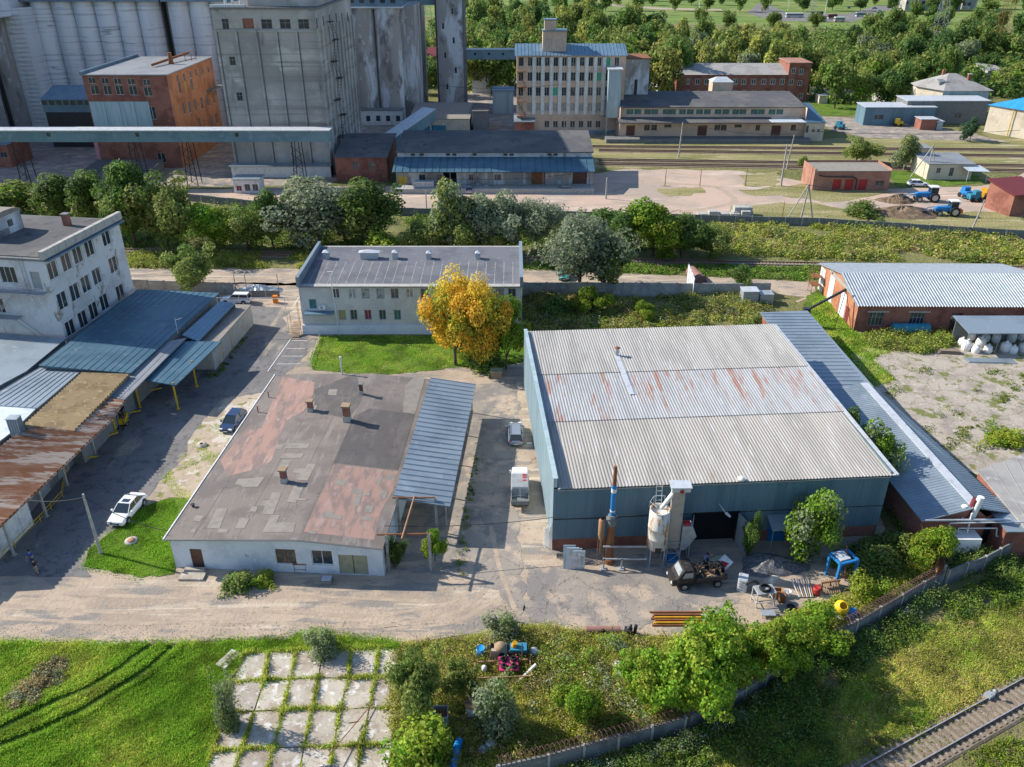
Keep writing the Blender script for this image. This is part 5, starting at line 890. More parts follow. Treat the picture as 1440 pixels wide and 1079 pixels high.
lowbox('kiosk', 'small white and red kiosk at the foot of the grey tower', 330, 366, 272, 3.0, 4, 'white_paint', 'roof_bluegrey', [(336, 265, 1.2, 1.2, 'curtain_red', 'white_paint'), (348, 264, 1.2, 1.5), (359, 264, 1.2, 1.5)], cat='kiosk')
# long goods shed
gx, gd = -26.0, 185.5; GL = 18.2 - gx
gs = thing('goods_shed', 'long dark-roofed goods shed with blue-grey awning in front of the rail yard', 'warehouse', (gx, gd))
ops = [(o[0], o[1], o[2], o[3], *o[4:]) for o in ops_px((gx, gd), 0., Matrix.Identity(4), [(566, 256, 'door', 'yellow_paint')], 2.0, 2.4)]
for c, w_, g_ in ((633, 3.0, 'void'), (663, 1.2, 'glass'), (618, 1.2, 'glass'), (757, 3.0, 'rustdoor'), (815, 3.2, 'darkdoor'), (545, 1.4, 'glass'), (594, 1.4, 'glass'), (700, 1.5, 'glass'), (728, 2.2, 'grey'), (785, 1.6, 'grey')):
    x, z = onface((gx, gd), 0., Matrix.Identity(4), c, 257); hh = (1.15, 3.9) if w_ > 2 else (2.0, 3.3)
    if x - w_ / 2 > .2 and x + w_ / 2 < GL - .2: ops.append((x - w_ / 2, x + w_ / 2, *hh, *{'void': ('void',), 'glass': ('glass', 'grey_paint'), 'rustdoor': ('door', 'rust'), 'darkdoor': ('door', 'brown_door'), 'grey': ('door', 'grey_paint')}[g_]))
ops = sorted(ops); o2 = []
for o in ops:
    if not o2 or o[0] > o2[-1][1] + .1: o2.append(o)
facade(gs, Matrix.Identity(4), GL, 0, 4.8, o2, 'silo_stained', cols=2)
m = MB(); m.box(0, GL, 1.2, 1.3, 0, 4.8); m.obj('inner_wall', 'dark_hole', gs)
m = MB(); m.box(-1, GL, -4, -.02, 0, 1.1); m.obj('loading_dock', 'concrete', gs)
m = MB(); m.add([(-.5, -2.6, 4.5), (GL + .2, -2.6, 4.5), (GL + .2, 4.4, 6.2), (-.5, 4.4, 6.2)], [[0, 1, 2, 3]]); m.add([(-.5, -2.6, 4.4), (GL + .2, -2.6, 4.4), (GL + .2, 4.4, 6.1), (-.5, 4.4, 6.1)], [[3, 2, 1, 0]])
for i in range(28): x = i * GL / 27; m.add([(x, -2.6, 4.5), (x + .1, -2.6, 4.5), (x + .1, 4.4, 6.2), (x, 4.4, 6.2), (x + .05, -2.6, 4.62), (x + .05, 4.4, 6.32)], [[0, 4, 5, 3], [4, 1, 2, 5], [0, 1, 4]], 0)
m.obj('awning', 'roof_deep', gs)
for i in range(9): m = MB(); x = 2 + i * (GL - 3) / 8; m.bar((x, -2.4, 1.1), (x, -2.4, 4.4), .15); m.obj('awning_post', 'dark_concrete', gs)
cl = MB(); cops = [(a, a + 1.0, 6.4, 7.0) for a in (3, 5, 11, 12.4, 17, 24, 25.4, 34, 35.4)]
facade(gs, T(0, 4.4, 0), GL, 4.5, 7.4, [(*o, 'glass', 'grey_paint') for o in cops], 'peeling_white', name='clerestory', cols=1)
m = MB(face(GL, 4.4, 1)); m.add([(0, 0, 0), (19, 0, 0), (19, 0, 8.4), (4.4, 0, 7.4), (4.4, 0, 6.1), (0, 0, 4.8)], [list(range(6))]); m.obj('end_wall', 'pale_plaster', gs)
m = MB(); m.add([(-.3, 4.0, 7.4), (GL + .3, 4.0, 7.4), (GL + .3, 20.5, 8.9), (-.3, 20.5, 8.9), (-.3, 4.0, 7.2), (GL + .3, 4.0, 7.2), (GL + .3, 20.5, 8.7), (-.3, 20.5, 8.7)], [[0, 1, 2, 3], [7, 6, 5, 4], [0, 4, 5, 1], [1, 5, 6, 2], [2, 6, 7, 3], [3, 7, 4, 0]]); m.obj('roof', 'felt_far', gs)
lowbox('brick_store', 'low red brick store with dark roof left of the long goods shed', 474, 546, 256, 5.6, 17, 'red_brick', 'felt_far', [(500, 233, 1.6, 1.8), (523, 233, 1.6, 1.8)], slope=1.8)
lowbox('green_door_shed', 'pale shed with two dark green doors at the foot of the elevator shaft', 578, 660, 191, 4.6, 20, 'pale_plaster', 'felt_patch', [(595, 184, 4, 3, 'gate', 'teal_paint'), (617, 184, 4, 3, 'gate', 'teal_paint')], slope=1.0)
# cream works building
KX, KY, KW, KD, KH = 1.4, 246., 30.4, 15., 21.2
kb = thing('works_building', 'cream five-storey works building with white pilasters, blue roof and roof turret', 'building', (KX, KY))
ops = []
cxs = [733, 745.5, 757.5, 769.5, 781.5, 793.8, 806.3, 818.5, 830.8, 842.5, 855, 867.5]
I4 = Matrix.Identity(4)
for j, py in enumerate((87, 108, 129, 151)):
    for i, cx_ in enumerate(cxs):
        if i == 11 and j: continue
        g_ = ('green_mesh' if (j, i) in ((0, 10), (2, 4), (1, 9)) else 'glass'); cx2 = cx_ - (0, .3, .7, 1.0)[j]
        ops += ops_px((KX, KY), 0., I4, [(cx2, py, g_ if g_ != 'glass' else ('glass', 'glass', 'glass_pale', 'glass', 'curtain_cloth')[(i * 5 + j * 3) % 5], 'white_paint' if (i * 7 + j * 3) % 4 else 'grey_paint')], 1.35, 2.35)
for cx_ in (733, 769, 781, 793, 805, 817, 829, 841): ops += ops_px((KX, KY), 0., I4, [(cx_, 175)], 1.4, 1.9)
ops = sorted([o for o in ops if o[0] > .1 and o[1] < KW - .1])
facade(kb, I4, KW, 0, KH, ops, 'cream_plaster', cols=2)
for i in range(9): x = (ops_px((KX, KY), 0., I4, [(751.2 + i * 12.25, 110)], .1, .1)[0][0]); m = MB(); m.box(x - .45, x + .5, -.22, -.01, 5.3, 20.8); m.obj('pilaster', 'white_paint', kb)
m = MB(); m.box(-.1, KW + .1, -.3, -.01, 4.7, 5.1); m.box(-.1, KW * .95, -.2, -.01, 0, .9, 1); m.obj('ledge', ['cream_plaster', 'roof_bluegrey'], kb)
for k in (1, 2, 3): m = MB(face(KW, KD, k)); m.wall(KW if k == 2 else KD, 0, KH); m.obj('wall', 'cream_plaster', kb)
m = MB(); rr_ = [(-.6, -.6, KH), (KW + .4, -.6, KH), (KW + .4, KD / 2, KH + 2.3), (-.6, KD / 2, KH + 2.3), (KW + .4, KD + .6, KH), (-.6, KD + .6, KH)]
m.add(rr_, [[0, 1, 2, 3], [3, 2, 4, 5], [1, 4, 2], [0, 3, 5], [0, 5, 4, 1]]); [m.add([(x, -.6, KH + .02), (x + .1, -.6, KH + .02), (x + .1, KD / 2, KH + 2.32), (x, KD / 2, KH + 2.32), (x + .05, -.6, KH + .14), (x + .05, KD / 2, KH + 2.44)], [[0, 4, 5, 3], [4, 1, 2, 5]]) for x in np.arange(0, KW, 1.)]; m.obj('roof', 'roof_blue', kb)
tu = MB(T(7.2, 2.2, 0)); tu.box(0, 6.6, 0, 5.2, KH + .3, KH + 6.0); tu.box(.4, 3.6, .3, 3.5, KH + 6.0, KH + 8.8); tu.box(-.25, 6.8, -.3, 5.4, KH + 6.0, KH + 6.25, 1); tu.box(.2, 3.9, .1, 3.8, KH + 8.8, KH + 9.05, 1); t_ = tu.obj('turret', ['cream_plaster', 'roof_blue'], kb)
for x, z in ((.8, 1.6), (3.9, 1.6)): window(t_, T(7.2, 2.2, 0), x, x + 1.7, KH + z, KH + z + 2.3, 'grey_paint', 'glass', 2, 2, -.03)
es = MB()
for x0, zs in ((1.5, (17.2, 13.2, 9.2, 5.2)), (26.5, (17.2, 13.2, 9.2, 5.2))):
    es = MB()
    for i, z in enumerate(zs):
        es.box(x0 - 1.6, x0 + 1.2, -1.3, -.3, z - .2, z - .08); es.bar((x0 - 1.6, -1.3, z + .9), (x0 + 1.2, -1.3, z + .9), .05)
        if i < 3: [es.bar((x0 + (1.0 if i % 2 else -1.4), -.5 - q, z - .1), (x0 + (-1.4 if i % 2 else 1.0), -.5 - q, z - 4), .09) for q in (0, .7)]
    es.obj('fire_escape', 'rust', kb)
m = MB(); x0 = xat(240, 855, 130) - KX; x1 = xat(240, 873, 130) - KX; zt = zat(240, 99); zb_ = zat(240, 166); m.box(x0, x1, -6, -2.6, zb_, zt); m.box(x0 - .2, x1 + .4, -6.2, -.3, zt, zt + .3, 1); lf = thing('hoist_shaft', 'blue-grey sheet-clad hoist shaft on legs at the right end of the cream works building', 'tower', (KX, KY)); m.obj('cladding', ['side_sheet', 'light_metal'], lf)
m = MB(); [m.bar((x, y, 0), (x, y, zb_), .22) for x in (x0 + .1, x1 - .1) for y in (-5.8, -2.8)]; [m.bar((x0, -5.8, z), (x1, -5.8, z + 1.5), .1) for z in (.2, 1.8, 3.4)]; m.obj('legs', 'concrete', lf)
g, _, _ = lowbox('brick_lean_to', 'small dark red brick lean-to at the left foot of the cream works building', 724, 751, 190, 3.6, 5, 'red_brick', 'roof_bluegrey', [], slope=1.5)
m = MB(); m.box(0, 7.5, 0, 10, 0, 19.5); m.box(-.2, 7.7, -.2, 10.2, 19.5, 19.8, 1); m.box(3.4, 4.3, -.05, 0, 7, 14, 2); tag(m.obj('annex_tower', ['silo_stained', 'rust', 'black_metal'], None, (KX + KW + .2, KY + 6)), 'grey rust-roofed annex tower right behind the cream works building', 'building')
lowbox('small_annex', 'small cream annex with blue-grey roof between the works building and the long depot', 872, 897, 180, 9.6, 8, 'cream_plaster', 'roof_blue', [(884, 134, 1, .9)], slope=1.6)
# long cream depot
DX, DY = 30.0, 237.0; DL = 81.5 - DX
dp = thing('goods_depot', 'long cream goods depot with row of teal clerestory windows and dark roof', 'warehouse', (DX, DY))
ops = []
for px, w_, k in ((887, 2.4, 'door'), (910, 1.6, 'w'), (920, 1.6, 'w'), (939, 2, 'v'), (988, 2.6, 'door'), (1009, 1.6, 'w'), (1018, 1.6, 'w'), (1038, 2, 'v'), (1066, 1.2, 'w'), (1092, 2.6, 'door'), (1116, 1.4, 'w')):
    x = xat(DY, px, 178) - DX; ops.append((x - w_ / 2, x + w_ / 2, *((1.2, 4) if k == 'door' else (2.6, 4.2) if k == 'w' else (3.4, 4.3)), *(('door', 'brown_door') if k == 'door' else ('glass', 'grey_paint'))))
facade(dp, I4, DL, 0, 5.2, ops, 'cream_plaster', cols=2)
m = MB(); m.box(-4, DL + 1, -4.2, -.02, 0, 1.1); m.obj('loading_dock', 'dark_concrete', dp)
m = MB(); m.add([(-.5, -3, 5.3), (DL * .82, -3, 5.3), (DL * .82, 2, 5.9), (-.5, 2, 5.9), (-.5, -3, 5.1), (DL * .82, -3, 5.1), (DL * .82, 2, 5.7), (-.5, 2, 5.7)], [[0, 1, 2, 3], [7, 6, 5, 4], [0, 4, 5, 1], [1, 5, 6, 2], [3, 7, 4, 0]]); m.obj('awning', 'felt_far', dp)
m = MB(); m.box(DL * .8, DL - 1, -4, 2, 5.5, 5.65); m.obj('awning', 'roof_white', dp)
cops = []
for px in (886, 897, 911, 921, 937, 946, 960, 971, 984, 995, 1010, 1021, 1035, 1045, 1061, 1071, 1086, 1097): x = xat(DY + 2, px, 155) - DX; cops.append((x - .95, x + .95, 6.6, 8.0, 'glass_teal', 'grey_paint'))
facade(dp, T(0, 2, 0), DL, 5, 8.7, cops, 'cream_plaster', name='clerestory', cols=2)
for k in (1, 3): m = MB(T(0, 0, 0) @ face(DL, 19, k)); m.wall(19, 0, 8.7); m.obj('wall', 'cream_plaster', dp)
m = MB(); m.add([(-.3, 1.4, 8.7), (DL + .3, 1.4, 8.7), (DL + .3, 19, 10.2), (-.3, 19, 10.2), (-.3, 1.4, 8.5), (DL + .3, 1.4, 8.5), (DL + .3, 19, 10), (-.3, 19, 10)], [[0, 1, 2, 3], [7, 6, 5, 4], [0, 4, 5, 1], [1, 5, 6, 2], [2, 6, 7, 3], [3, 7, 4, 0]]); m.obj('roof', 'felt_far', dp)
lowbox('depot_end', 'lower cream end house at the right end of the long depot', 1130, 1156, 199, 5.0, 16, 'pale_plaster', 'roof_deep', [(1133, 182, 1.6, 2), (1144, 184, .7, .8), (1151, 184, .7, .8)], slope=2.5)
m = MB(); x0 = xat(262, 997, 128); m.box(0, 6, 0, 5, 0, 12.4); m.add([(-.3, -.3, 12.4), (6.3, -.3, 12.4), (6.3, 5.3, 12.4), (-.3, 5.3, 12.4), (1.5, 2.5, 13.6), (4.5, 2.5, 13.6)], [[0, 1, 5, 4], [1, 2, 5], [2, 3, 4, 5], [3, 0, 4]], 1); tag(m.obj('roof_house', ['cream_plaster', 'light_metal'], None, (x0, 258)), 'small cream stair head with pale roof behind the long depot', 'building')
# red brick office far
RXx, RYy = 56.6, 300.; RW = xat(300, 1106, 120) - RXx; RT = xat(300, 1136, 120) - RXx
ro = thing('red_brick_office', 'red brick office with white windows and pale grey roof behind the long depot', 'building', (RXx, RYy))
ops = []
for j, (py, hh) in enumerate(((115, 1.9), (131, 1.6))):
    for px in (968, 981, 994, 1007, 1020, 1034, 1046, 1060, 1074, 1087, 1100): ops += ops_px((RXx, RYy), 0., I4, [(px, py)], 1.7 if px > 975 else 1.1, hh)
facade(ro, I4, RW, 0, 8.7, [o for o in ops if o[1] < RW - .1], 'red_brick', cols=2, fw=.16)
m = MB(); 
for k in (1, 2, 3): m = MB(face(RW, 20, k)); m.wall(RW if k == 2 else 20, 0, 8.7); m.obj('wall', 'red_brick', ro)
m = MB(); m.add([(-.4, -.4, 8.7), (RW, -.4, 8.7), (RW, 10, 11.2), (-.4, 10, 11.2), (RW, 20.4, 8.7), (-.4, 20.4, 8.7)], [[0, 1, 2, 3], [3, 2, 4, 5], [0, 3, 5]]); m.obj('roof', 'roof_asbestos', ro)
ops = ops_px((RXx, RYy), 0., T(RW, -.5, 0), [(1116, 100), (1127, 101), (1113, 116), (1125, 117), (1126, 135)], 1.5, 1.8); ops = [(max(.2, o[0]), min(RT - RW - .2, o[1]), *o[2:]) for o in ops]
tw_ = thing('stair_tower', 'red brick stair tower at the right end of the red brick office', 'tower', (RXx, RYy)); bpy.data.objects.remove(tw_)
facade(ro, T(RW, -.5, 0), RT - RW, 0, 12.4, ops, 'red_brick', name='tower_wall', cols=2, fw=.14)
m = MB(); m.box(RW + .01, RT, -.3, 12, 0, 12.3); m.box(RW - .3, RT + .3, -.9, 12.3, 12.4, 12.7, 1); m.obj('tower', ['red_brick', 'salmon_plaster'], ro)
# right-hand far yard
lowbox('grey_hangar', 'dark grey-blue sheet shed with pale flat roof in the far right yard', 1213, 1311, 176.5, 5.2, 7, 'warehouse_sheet', 'light_metal', [(1236, 165, 2.8, 1.4)], slope=.2)
lowbox('long_garage', 'long dark garage block with pale roof in the far right yard', 1270, 1384, 174, 6.6, 8, 'dark_concrete', 'light_metal', [(1347, 163, 2, 1.5)], slope=.2)
lowbox('brick_booth', 'small brick booth with pale roof beside the grey-blue shed', 1293, 1316, 183, 3.0, 4, 'red_brick', 'light_metal')
lowbox('metal_booth', 'tiny pale metal booth attached right of the brick booth', 1315, 1324, 183, 2.4, 3, 'side_sheet', 'light_metal')
lowbox('lime_booth', 'small pale hut on the far lawn beside the concrete fence', 1151, 1163, 146, 2.6, 4, 'pale_plaster', 'concrete')
HX, HY = xat(270, 1303, 143), 270.
hw = thing('villa', 'two-storey pale house with hipped grey roof and brick chimneys at the upper right', 'house', (HX, HY)); HW_ = xat(270, 1388, 143) - HX
facade(hw, T(4.5, 0, 0), HW_ - 4.5, 0, 8.2, [(4, 5, 4.6, 6.6, 'glass', 'white_paint'), (6.2, 7.2, 4.6, 6.6, 'glass', 'white_paint'), (9.6, 12, 4.6, 6.6, 'glass_teal', 'white_paint')], 'side_sheet', cols=2)
facade(hw, T(0, 8, 0) @ RZ(-60.6), 9.2, 0, 8.2, [(1, 2, 4.6, 6.4, 'glass', 'white_paint'), (3.6, 4.6, 4.6, 6.4, 'glass', 'white_paint'), (6.4, 7.4, 4.6, 6.4, 'glass', 'white_paint')], 'pale_plaster')
m = MB(); m.prism([(0, 8.02), (4.5, .02), (HW_, .02), (HW_, 12), (1, 14)], 0, 8.15); m.obj('wall', 'pale_plaster', hw)
m = MB(); P = [(-.8, 8, 8.2), (4.2, -.9, 8.2), (HW_ + .9, -.9, 8.2), (HW_ + .9, 12.8, 8.2), (.4, 15, 8.2), (HW_ * .42, 6.4, 12.4), (HW_ * .55, 6.4, 12.4)]; m.add(P, [[0, 1, 5], [1, 2, 6, 5], [2, 3, 6], [3, 4, 5, 6], [4, 0, 5]]); m.obj('roof', 'roof_asbestos', hw)
m = MB(); m.box(13, 14, 3.4, 4.2, 9, 12.4); m.box(12.9, 14.1, 3.3, 4.3, 12.4, 12.6, 1); m.obj('chimney', ['red_brick', 'concrete'], hw); m = MB(); m.box(6.5, 7.4, 7, 7.8, 10, 13.4); m.obj('chimney', ['red_brick'], hw)
m = MB(); m.add([(4, 2.6, 9.4), (7, 2.6, 9.4), (7, 5, 10.9), (4, 5, 10.9), (4, 2.6, 10.4), (7, 2.6, 10.4)], [[0, 1, 5, 4], [4, 5, 2, 3], [1, 2, 5], [0, 4, 3]], 0); m.obj('dormer', ['roof_grey'], hw)
ZX, ZY = at(1383, 186)
bz = thing('blue_roof_building', 'pale two-storey building with bright blue roof at the upper right edge', 'building', (ZX, ZY))
ML = RZ(-55)
L1 = 12.6
facade(bz, ML, L1, 0, 7.6, [(1 + 2.9 * i, 2.2 + 2.9 * i, z, z + 1.9, 'glass', 'white_paint') for i in range(4) for z in (1.2, 4.8)], 'pale_plaster')
c_, s_ = math.cos(R(-55)) * L1, math.sin(R(-55)) * L1
facade(bz, T(c_, s_, 0) @ RZ(12), 14, 0, 7.6, [(2 + 3 * i, 3.2 + 3 * i, z, z + 1.9, 'glass', 'white_paint') for i in range(4) for z in (1.2, 4.8)], 'pale_plaster')
m = MB(); e1 = Vector((c_, s_)); e2 = e1 + Vector((math.cos(R(12)), math.sin(R(12)))) * 14; m.prism([(0.02, .02), (e1.x, e1.y + .05), (e2.x, e2.y + .05), (e2.x - c_, e2.y - s_)], 0, 7.55); m.obj('wall', 'pale_plaster', bz)
m = MB(); P = [Vector((-.8, .4)), e1 + Vector((-.2, -1)), e2 + Vector((.8, -.8)), e2 - e1 + Vector((.5, 1))]; cc = sum(P, Vector((0, 0))) / 4; m.add([(*p, 7.6) for p in P] + [(*(cc + (P[0] - P[1]) * 0 + (P[0] + P[1] - P[2] - P[3]) * .12), 10.6), (*(cc - (P[0] + P[1] - P[2] - P[3]) * .12), 10.6)], [[0, 1, 4], [1, 2, 5, 4], [2, 3, 5], [3, 0, 4, 5]]); m.obj('roof', 'roof_azure', bz)
m = MB(); q = e1 * .55; m.tube((q.x - .3, q.y - .3, 0), (q.x - .3, q.y - .3, 7.4), .12); m.obj('gas_pipe', 'yellow_paint', bz)
# near right yard buildings
GX, GY = 67.4, 184.4; GW = 17.0
ga = thing('brick_garage', 'low salmon brick garage with three red doors by the dirt yard', 'garage', (GX, GY))
ops = ops_px((GX, GY), 0., I4, [(1177, 258, 'door', 'red_paint'), (1194, 258, 'door', 'red_paint'), (1213, 259, 'door', 'red_paint')], 1.9, 2.6); ops = [(o[0], o[1], .1, 2.5, *o[4:]) for o in ops]; ops += [(13.9, 15.9, 1.0, 2.2, 'glass', 'grey_paint')]
facade(ga, I4, GW, 0, 4.3, ops, 'salmon_plaster')
for k in (1, 2, 3): m = MB(face(GW, 8, k)); m.wall(GW if k == 2 else 8, 0, 4.9); m.obj('wall', 'salmon_plaster', ga)
m = MB(); m.box(.2, GW - .2, -.3, 7.9, 4.3, 4.45); m.obj('roof', 'felt_patch', ga); m = MB(); m.path([(.8, -.3, 3.6), (2.2, -.35, 3.2), (8.5, -.35, 3.1), (9.6, -.35, 2.6), (9.6, -.35, .3)], .14); m.obj('pipe', 'black_metal', ga)
g, W_, d_ = lowbox('small_house', 'small peach house with blue lean-to in the rail yard', 1302, 1364, 253, 3.6, 9, 'pale_plaster', 'roof_grey', [(1320, 240, 1, 1.2), (1338, 242, 1, 2)], slope=.5, cat='house')
m = MB(); m.add([(8, -2.6, 2.7), (13, -2.8, 2.6), (12, .2, 3.3), (7.4, .2, 3.3), (8, -2.6, 2.6), (13, -2.8, 2.5)], [[0, 1, 2, 3], [0, 4, 5, 1]]); [m.bar((x, -2.5, 0), (x, -2.5, 2.6), .08) for x in (8.2, 12.7)]; m.obj('lean_to', 'roof_white', g)
lowbox('pump_hut', 'tiny yellowish hut behind the small peach house', 1284, 1306, 227, 3.2, 5, 'pale_plaster', 'roof_grey')
g, _, _ = lowbox('red_roof_shed', 'brick shed with dark red roof at the right edge of the dirt yard', 1420, 1470, 305, 4.4, 7, 'red_brick', 'roof_darkred', [(1412, 291, 1.6, 2.2)], ov=.6, slope=1.4)
g.rotation_euler = (0, 0, R(14)); g.location.x -= .2
lowbox('red_house', 'bright red-orange small house between the stained silos and the shaft', 599, 617, 114, 9, 8, 'orange_brick', 'roof_darkred', [(603, 92, 1.2, 1.2), (609, 92, 1.2, 1.2)], slope=2.5, cat='house')
lowbox('white_store', 'white store with blue roof beside the red-orange house', 584, 599, 116, 6, 8, 'white_paint', 'roof_blue', [(588, 106, 1.6, 3)], slope=1.5)
lowbox('white_hut', 'small white hut right of the elevator shaft', 664, 690, 131, 6.6, 8, 'white_paint', 'roof_asbestos', [(671, 110, 1.5, 1.5)], slope=.6)
lowbox('grey_store', 'plain grey store between the shaft and the works building', 666, 686, 187, 6, 12, 'dark_concrete', 'felt_far')
lowbox('tank_house', 'grey-white store behind the goods shed left of the works building', 693, 722, 160, 7, 8, 'side_sheet', 'roof_blue')
lowbox('apartment_block', 'long pale apartment block at the top right edge', 1272, 1350, 15, 26, 14, 'tower_concrete', 'felt_far', [(1275 + 8 * i, -4 + 8 * j, 3, 2.4) for i in range(9) for j in range(2)], cat='building')
lowbox('apartment_block', 'darker end wing right of the pale apartment block at the top edge', 1352, 1372, 13, 24, 14, 'silo_stained', 'felt_far', [(1356 + 7 * i, -2 + 8 * j, 3, 2.4) for i in range(2) for j in range(2)], cat='building')
lowbox('grey_ruin', 'grey-roofed hut half hidden in the trees at the right behind the villa', 1385, 1406, 119, 5, 10, 'concrete', 'roof_asbestos', slope=1.4)
# ---------------------------------------------------------------- trees
far = {'far_dark': ['leaf_dark', 'leaf_mid'], 'far_mid': ['leaf_mid', 'leaf_olive'], 'far_olive': ['leaf_olive', 'leaf_ochre'], 'far_willow': ['leaf_willow', 'leaf_olive'], 'far_green': ['leaf_olive', 'leaf_bright']}
for i, (k, ms) in enumerate(far.items()):
    for j in range(2): tree_proto(k + str(j), 3600, .07, ms, ('round', 'tall')[j], 'bark', 46, .30, 11 + i * 3 + j, low=.06 + .06 * j, aspect=1)
tree_proto('mid_dark', 12000, .040, ['leaf_mid', 'leaf_dark', 'leaf_olive'], 'round', nclump=90, clump=.24, seed=3, low=.08)
tree_proto('mid_grey', 13000, .036, ['leaf_grey', 'leaf_willow'], 'round', nclump=100, clump=.23, seed=4, low=.05, two=.5)
tree_proto('mid_olive', 12000, .040, ['leaf_olive', 'leaf_mid'], 'round', nclump=90, clump=.24, seed=5, low=.06)
tree_proto('mid_willow', 14000, .030, ['leaf_willow', 'leaf_grey'], 'tall', nclump=110, clump=.25, seed=6, low=.04, two=.5)
tree_proto('mid_poplar', 7000, .05, ['leaf_willow', 'leaf_olive'], 'cone', 'birch_bark', nclump=80, clump=.25, seed=8, low=.05)
tree_proto('mid_lime', 11000, .042, ['leaf_bright', 'leaf_lime'], 'round', nclump=90, clump=.23, seed=9, low=.06, two=.4)
tree_proto('yellow', 20000, .026, ['leaf_yellow', 'leaf_gold', 'leaf_lime'], 'tall', nclump=120, clump=.2, seed=12, low=-.02, two=.35)
tree_proto('near_green', 30000, .026, ['leaf_bright', 'leaf_lime'], 'round', nclump=300, clump=.12, seed=14, low=.05, two=.3)
tree_proto('near_dark', 9000, .040, ['leaf_mid', 'leaf_dark'], 'tall', nclump=90, clump=.23, seed=15, low=.04, two=.4)
tree_proto('near_mixed', 9000, .042, ['leaf_bright', 'leaf_willow'], 'tall', nclump=90, clump=.23, seed=16, low=.04, two=.5)
tree_proto('shrub', 5000, .05, ['leaf_mid', 'leaf_olive'], 'flat', nclump=60, clump=.26, seed=17, low=-.1)
tree_proto('shrub_grey', 6000, .045, ['leaf_willow', 'leaf_mid'], 'flat', nclump=60, clump=.24, seed=18, low=-.1)
tree_proto('shrub_lime', 5000, .05, ['leaf_lime', 'leaf_bright'], 'flat', nclump=60, clump=.24, seed=19, low=-.1)
tree_proto('fir', 5000, .06, ['leaf_fir'], 'cone', nclump=90, clump=.2, seed=20, low=.04, aspect=1)
P_ = ptree
G1 = 'bushy trees between the railway line and the factory wall'
for i, a in enumerate([('far_green1', 20, 302, 254, 62, 'yellow-green bushy tree at the left edge above the white factory block'),
    ('mid_dark', 92, 322, 252, 78, 'dark olive bushy tree above the roof of the white factory block'), ('mid_olive', 60, 300, 262, 56, 'smaller olive tree just right of the yellow-green one at the left edge'), ('mid_dark', 140, 335, 250, 70, 'dark round tree above the far corner of the white factory block'),
    ('mid_dark', 190, 348, 238, 76, 'tall dark tree, left of the two tallest by the left railway verge'), ('mid_olive', 240, 352, 238, 88, 'tall dark olive tree, right of the two tallest by the left railway verge'),
    ('mid_lime', 305, 350, 282, 70, 'bright green bushy tree under the grey tower shadow'), ('mid_olive', 350, 352, 288, 70, 'olive bushy tree left of the wide grey-green tree'), ('mid_dark', 385, 350, 275, 50, 'dark narrow tree touching the wide grey-green tree'),
    ('mid_grey', 448, 350, 248, 118, 'very wide grey-green tree behind the left half of the office'), ('mid_dark', 520, 350, 262, 100, 'wide dark tree right of the wide grey-green one'), ('mid_grey', 485, 340, 255, 70, 'dark grey-green crown between the two wide trees'),
    ('shrub_lime', 548, 362, 318, 74, 'rounded light green bush right behind the office roof'), ('mid_poplar', 632, 360, 262, 66, 'slender pale green poplar behind the yellow tree'), ('mid_olive', 602, 360, 308, 62, 'olive bush left of the slender poplar'), ('mid_olive', 662, 358, 292, 54, 'brownish olive tree right of the slender poplar'),
    ('mid_grey', 708, 356, 260, 84, 'tall pale grey-green tree right of the poplar'), ('mid_willow', 752, 352, 268, 66, 'pale tree behind the silver willow'), ('mid_olive', 690, 362, 318, 60, 'low olive bush at the foot of the tall pale tree'), ('mid_dark', 845, 350, 300, 80, 'dark tree behind the right side of the silver willow'),
    ('mid_lime', 918, 360, 276, 78, 'bright yellow-green round tree by the railway'), ('mid_dark', 880, 362, 300, 64, 'dark tree left of the bright yellow-green one'), ('mid_dark', 958, 362, 308, 70, 'dark green tree right of the bright yellow-green one'), ('mid_olive', 1000, 362, 318, 60, 'low olive tree, last of the row towards the embankment'),
    ('mid_willow', 815, 414, 284, 112, 'big silver willow in front of the railway'), ('mid_dark', 855, 414, 340, 66, 'dark crown hugging the right side of the silver willow'),
    ('mid_olive', 273, 408, 343, 70, 'round olive tree beside the shed roof corner')]): P_(*a)
P_('yellow', 640, 514, 360, 112, 'big autumn yellow tree in front of the office'); P_('yellow', 684, 520, 364, 100, 'smaller yellow crown joined to the right of the big autumn tree'); P_('mid_lime', 712, 520, 408, 62, 'yellowish green tree at the right end of the office lawn'); P_('shrub', 680, 516, 470, 70, 'green undergrowth bush at the foot of the yellow trees', cat='bush', name='bush')
# along the warehouse
for x, y, h, w, k, lbl in ((35.3, 92.5, 4.5, 3.0, 'mid_lime', 'small yellow-green tree at the far end between warehouse and annex'), (35.2, 87, 5.2, 3.2, 'shrub_lime', 'yellow-flecked bush between the warehouse and the annex'), (35.6, 82, 5.4, 3.0, 'mid_lime', 'narrow yellow-green tree leaning over the annex roof'), (36.0, 74.5, 8.0, 5.2, 'near_dark', 'dark green tree overhanging the annex roof, left of the biggest one'), (36.8, 69.3, 9.0, 6.8, 'near_mixed', 'big leafy tree overhanging the annex roof beside the warehouse corner')): tree(k, x, y, h, w, lbl)
P_('near_mixed', 1134, 782, 672, 84, 'leafy green tree against the blue front wall of the big warehouse'); P_('near_dark', 1050, 782, 714, 34, 'narrow dark creeper-covered tree right of the warehouse doorway'); P_('mid_lime', 1296, 806, 730, 66, 'young lime-green sumac tree before the annex end wall')
P_('shrub', 1225, 800, 762, 90, 'dark leafy shrub mass right of the blue steel frame', name='bush', cat='bush'); P_('shrub', 1260, 780, 735, 70, 'dark shrub in the shade between the warehouse corner and annex', name='bush', cat='bush'); P_('shrub_lime', 1215, 838, 800, 60, 'light green shrub between the scrap and the razor-wire fence', name='bush', cat='bush')
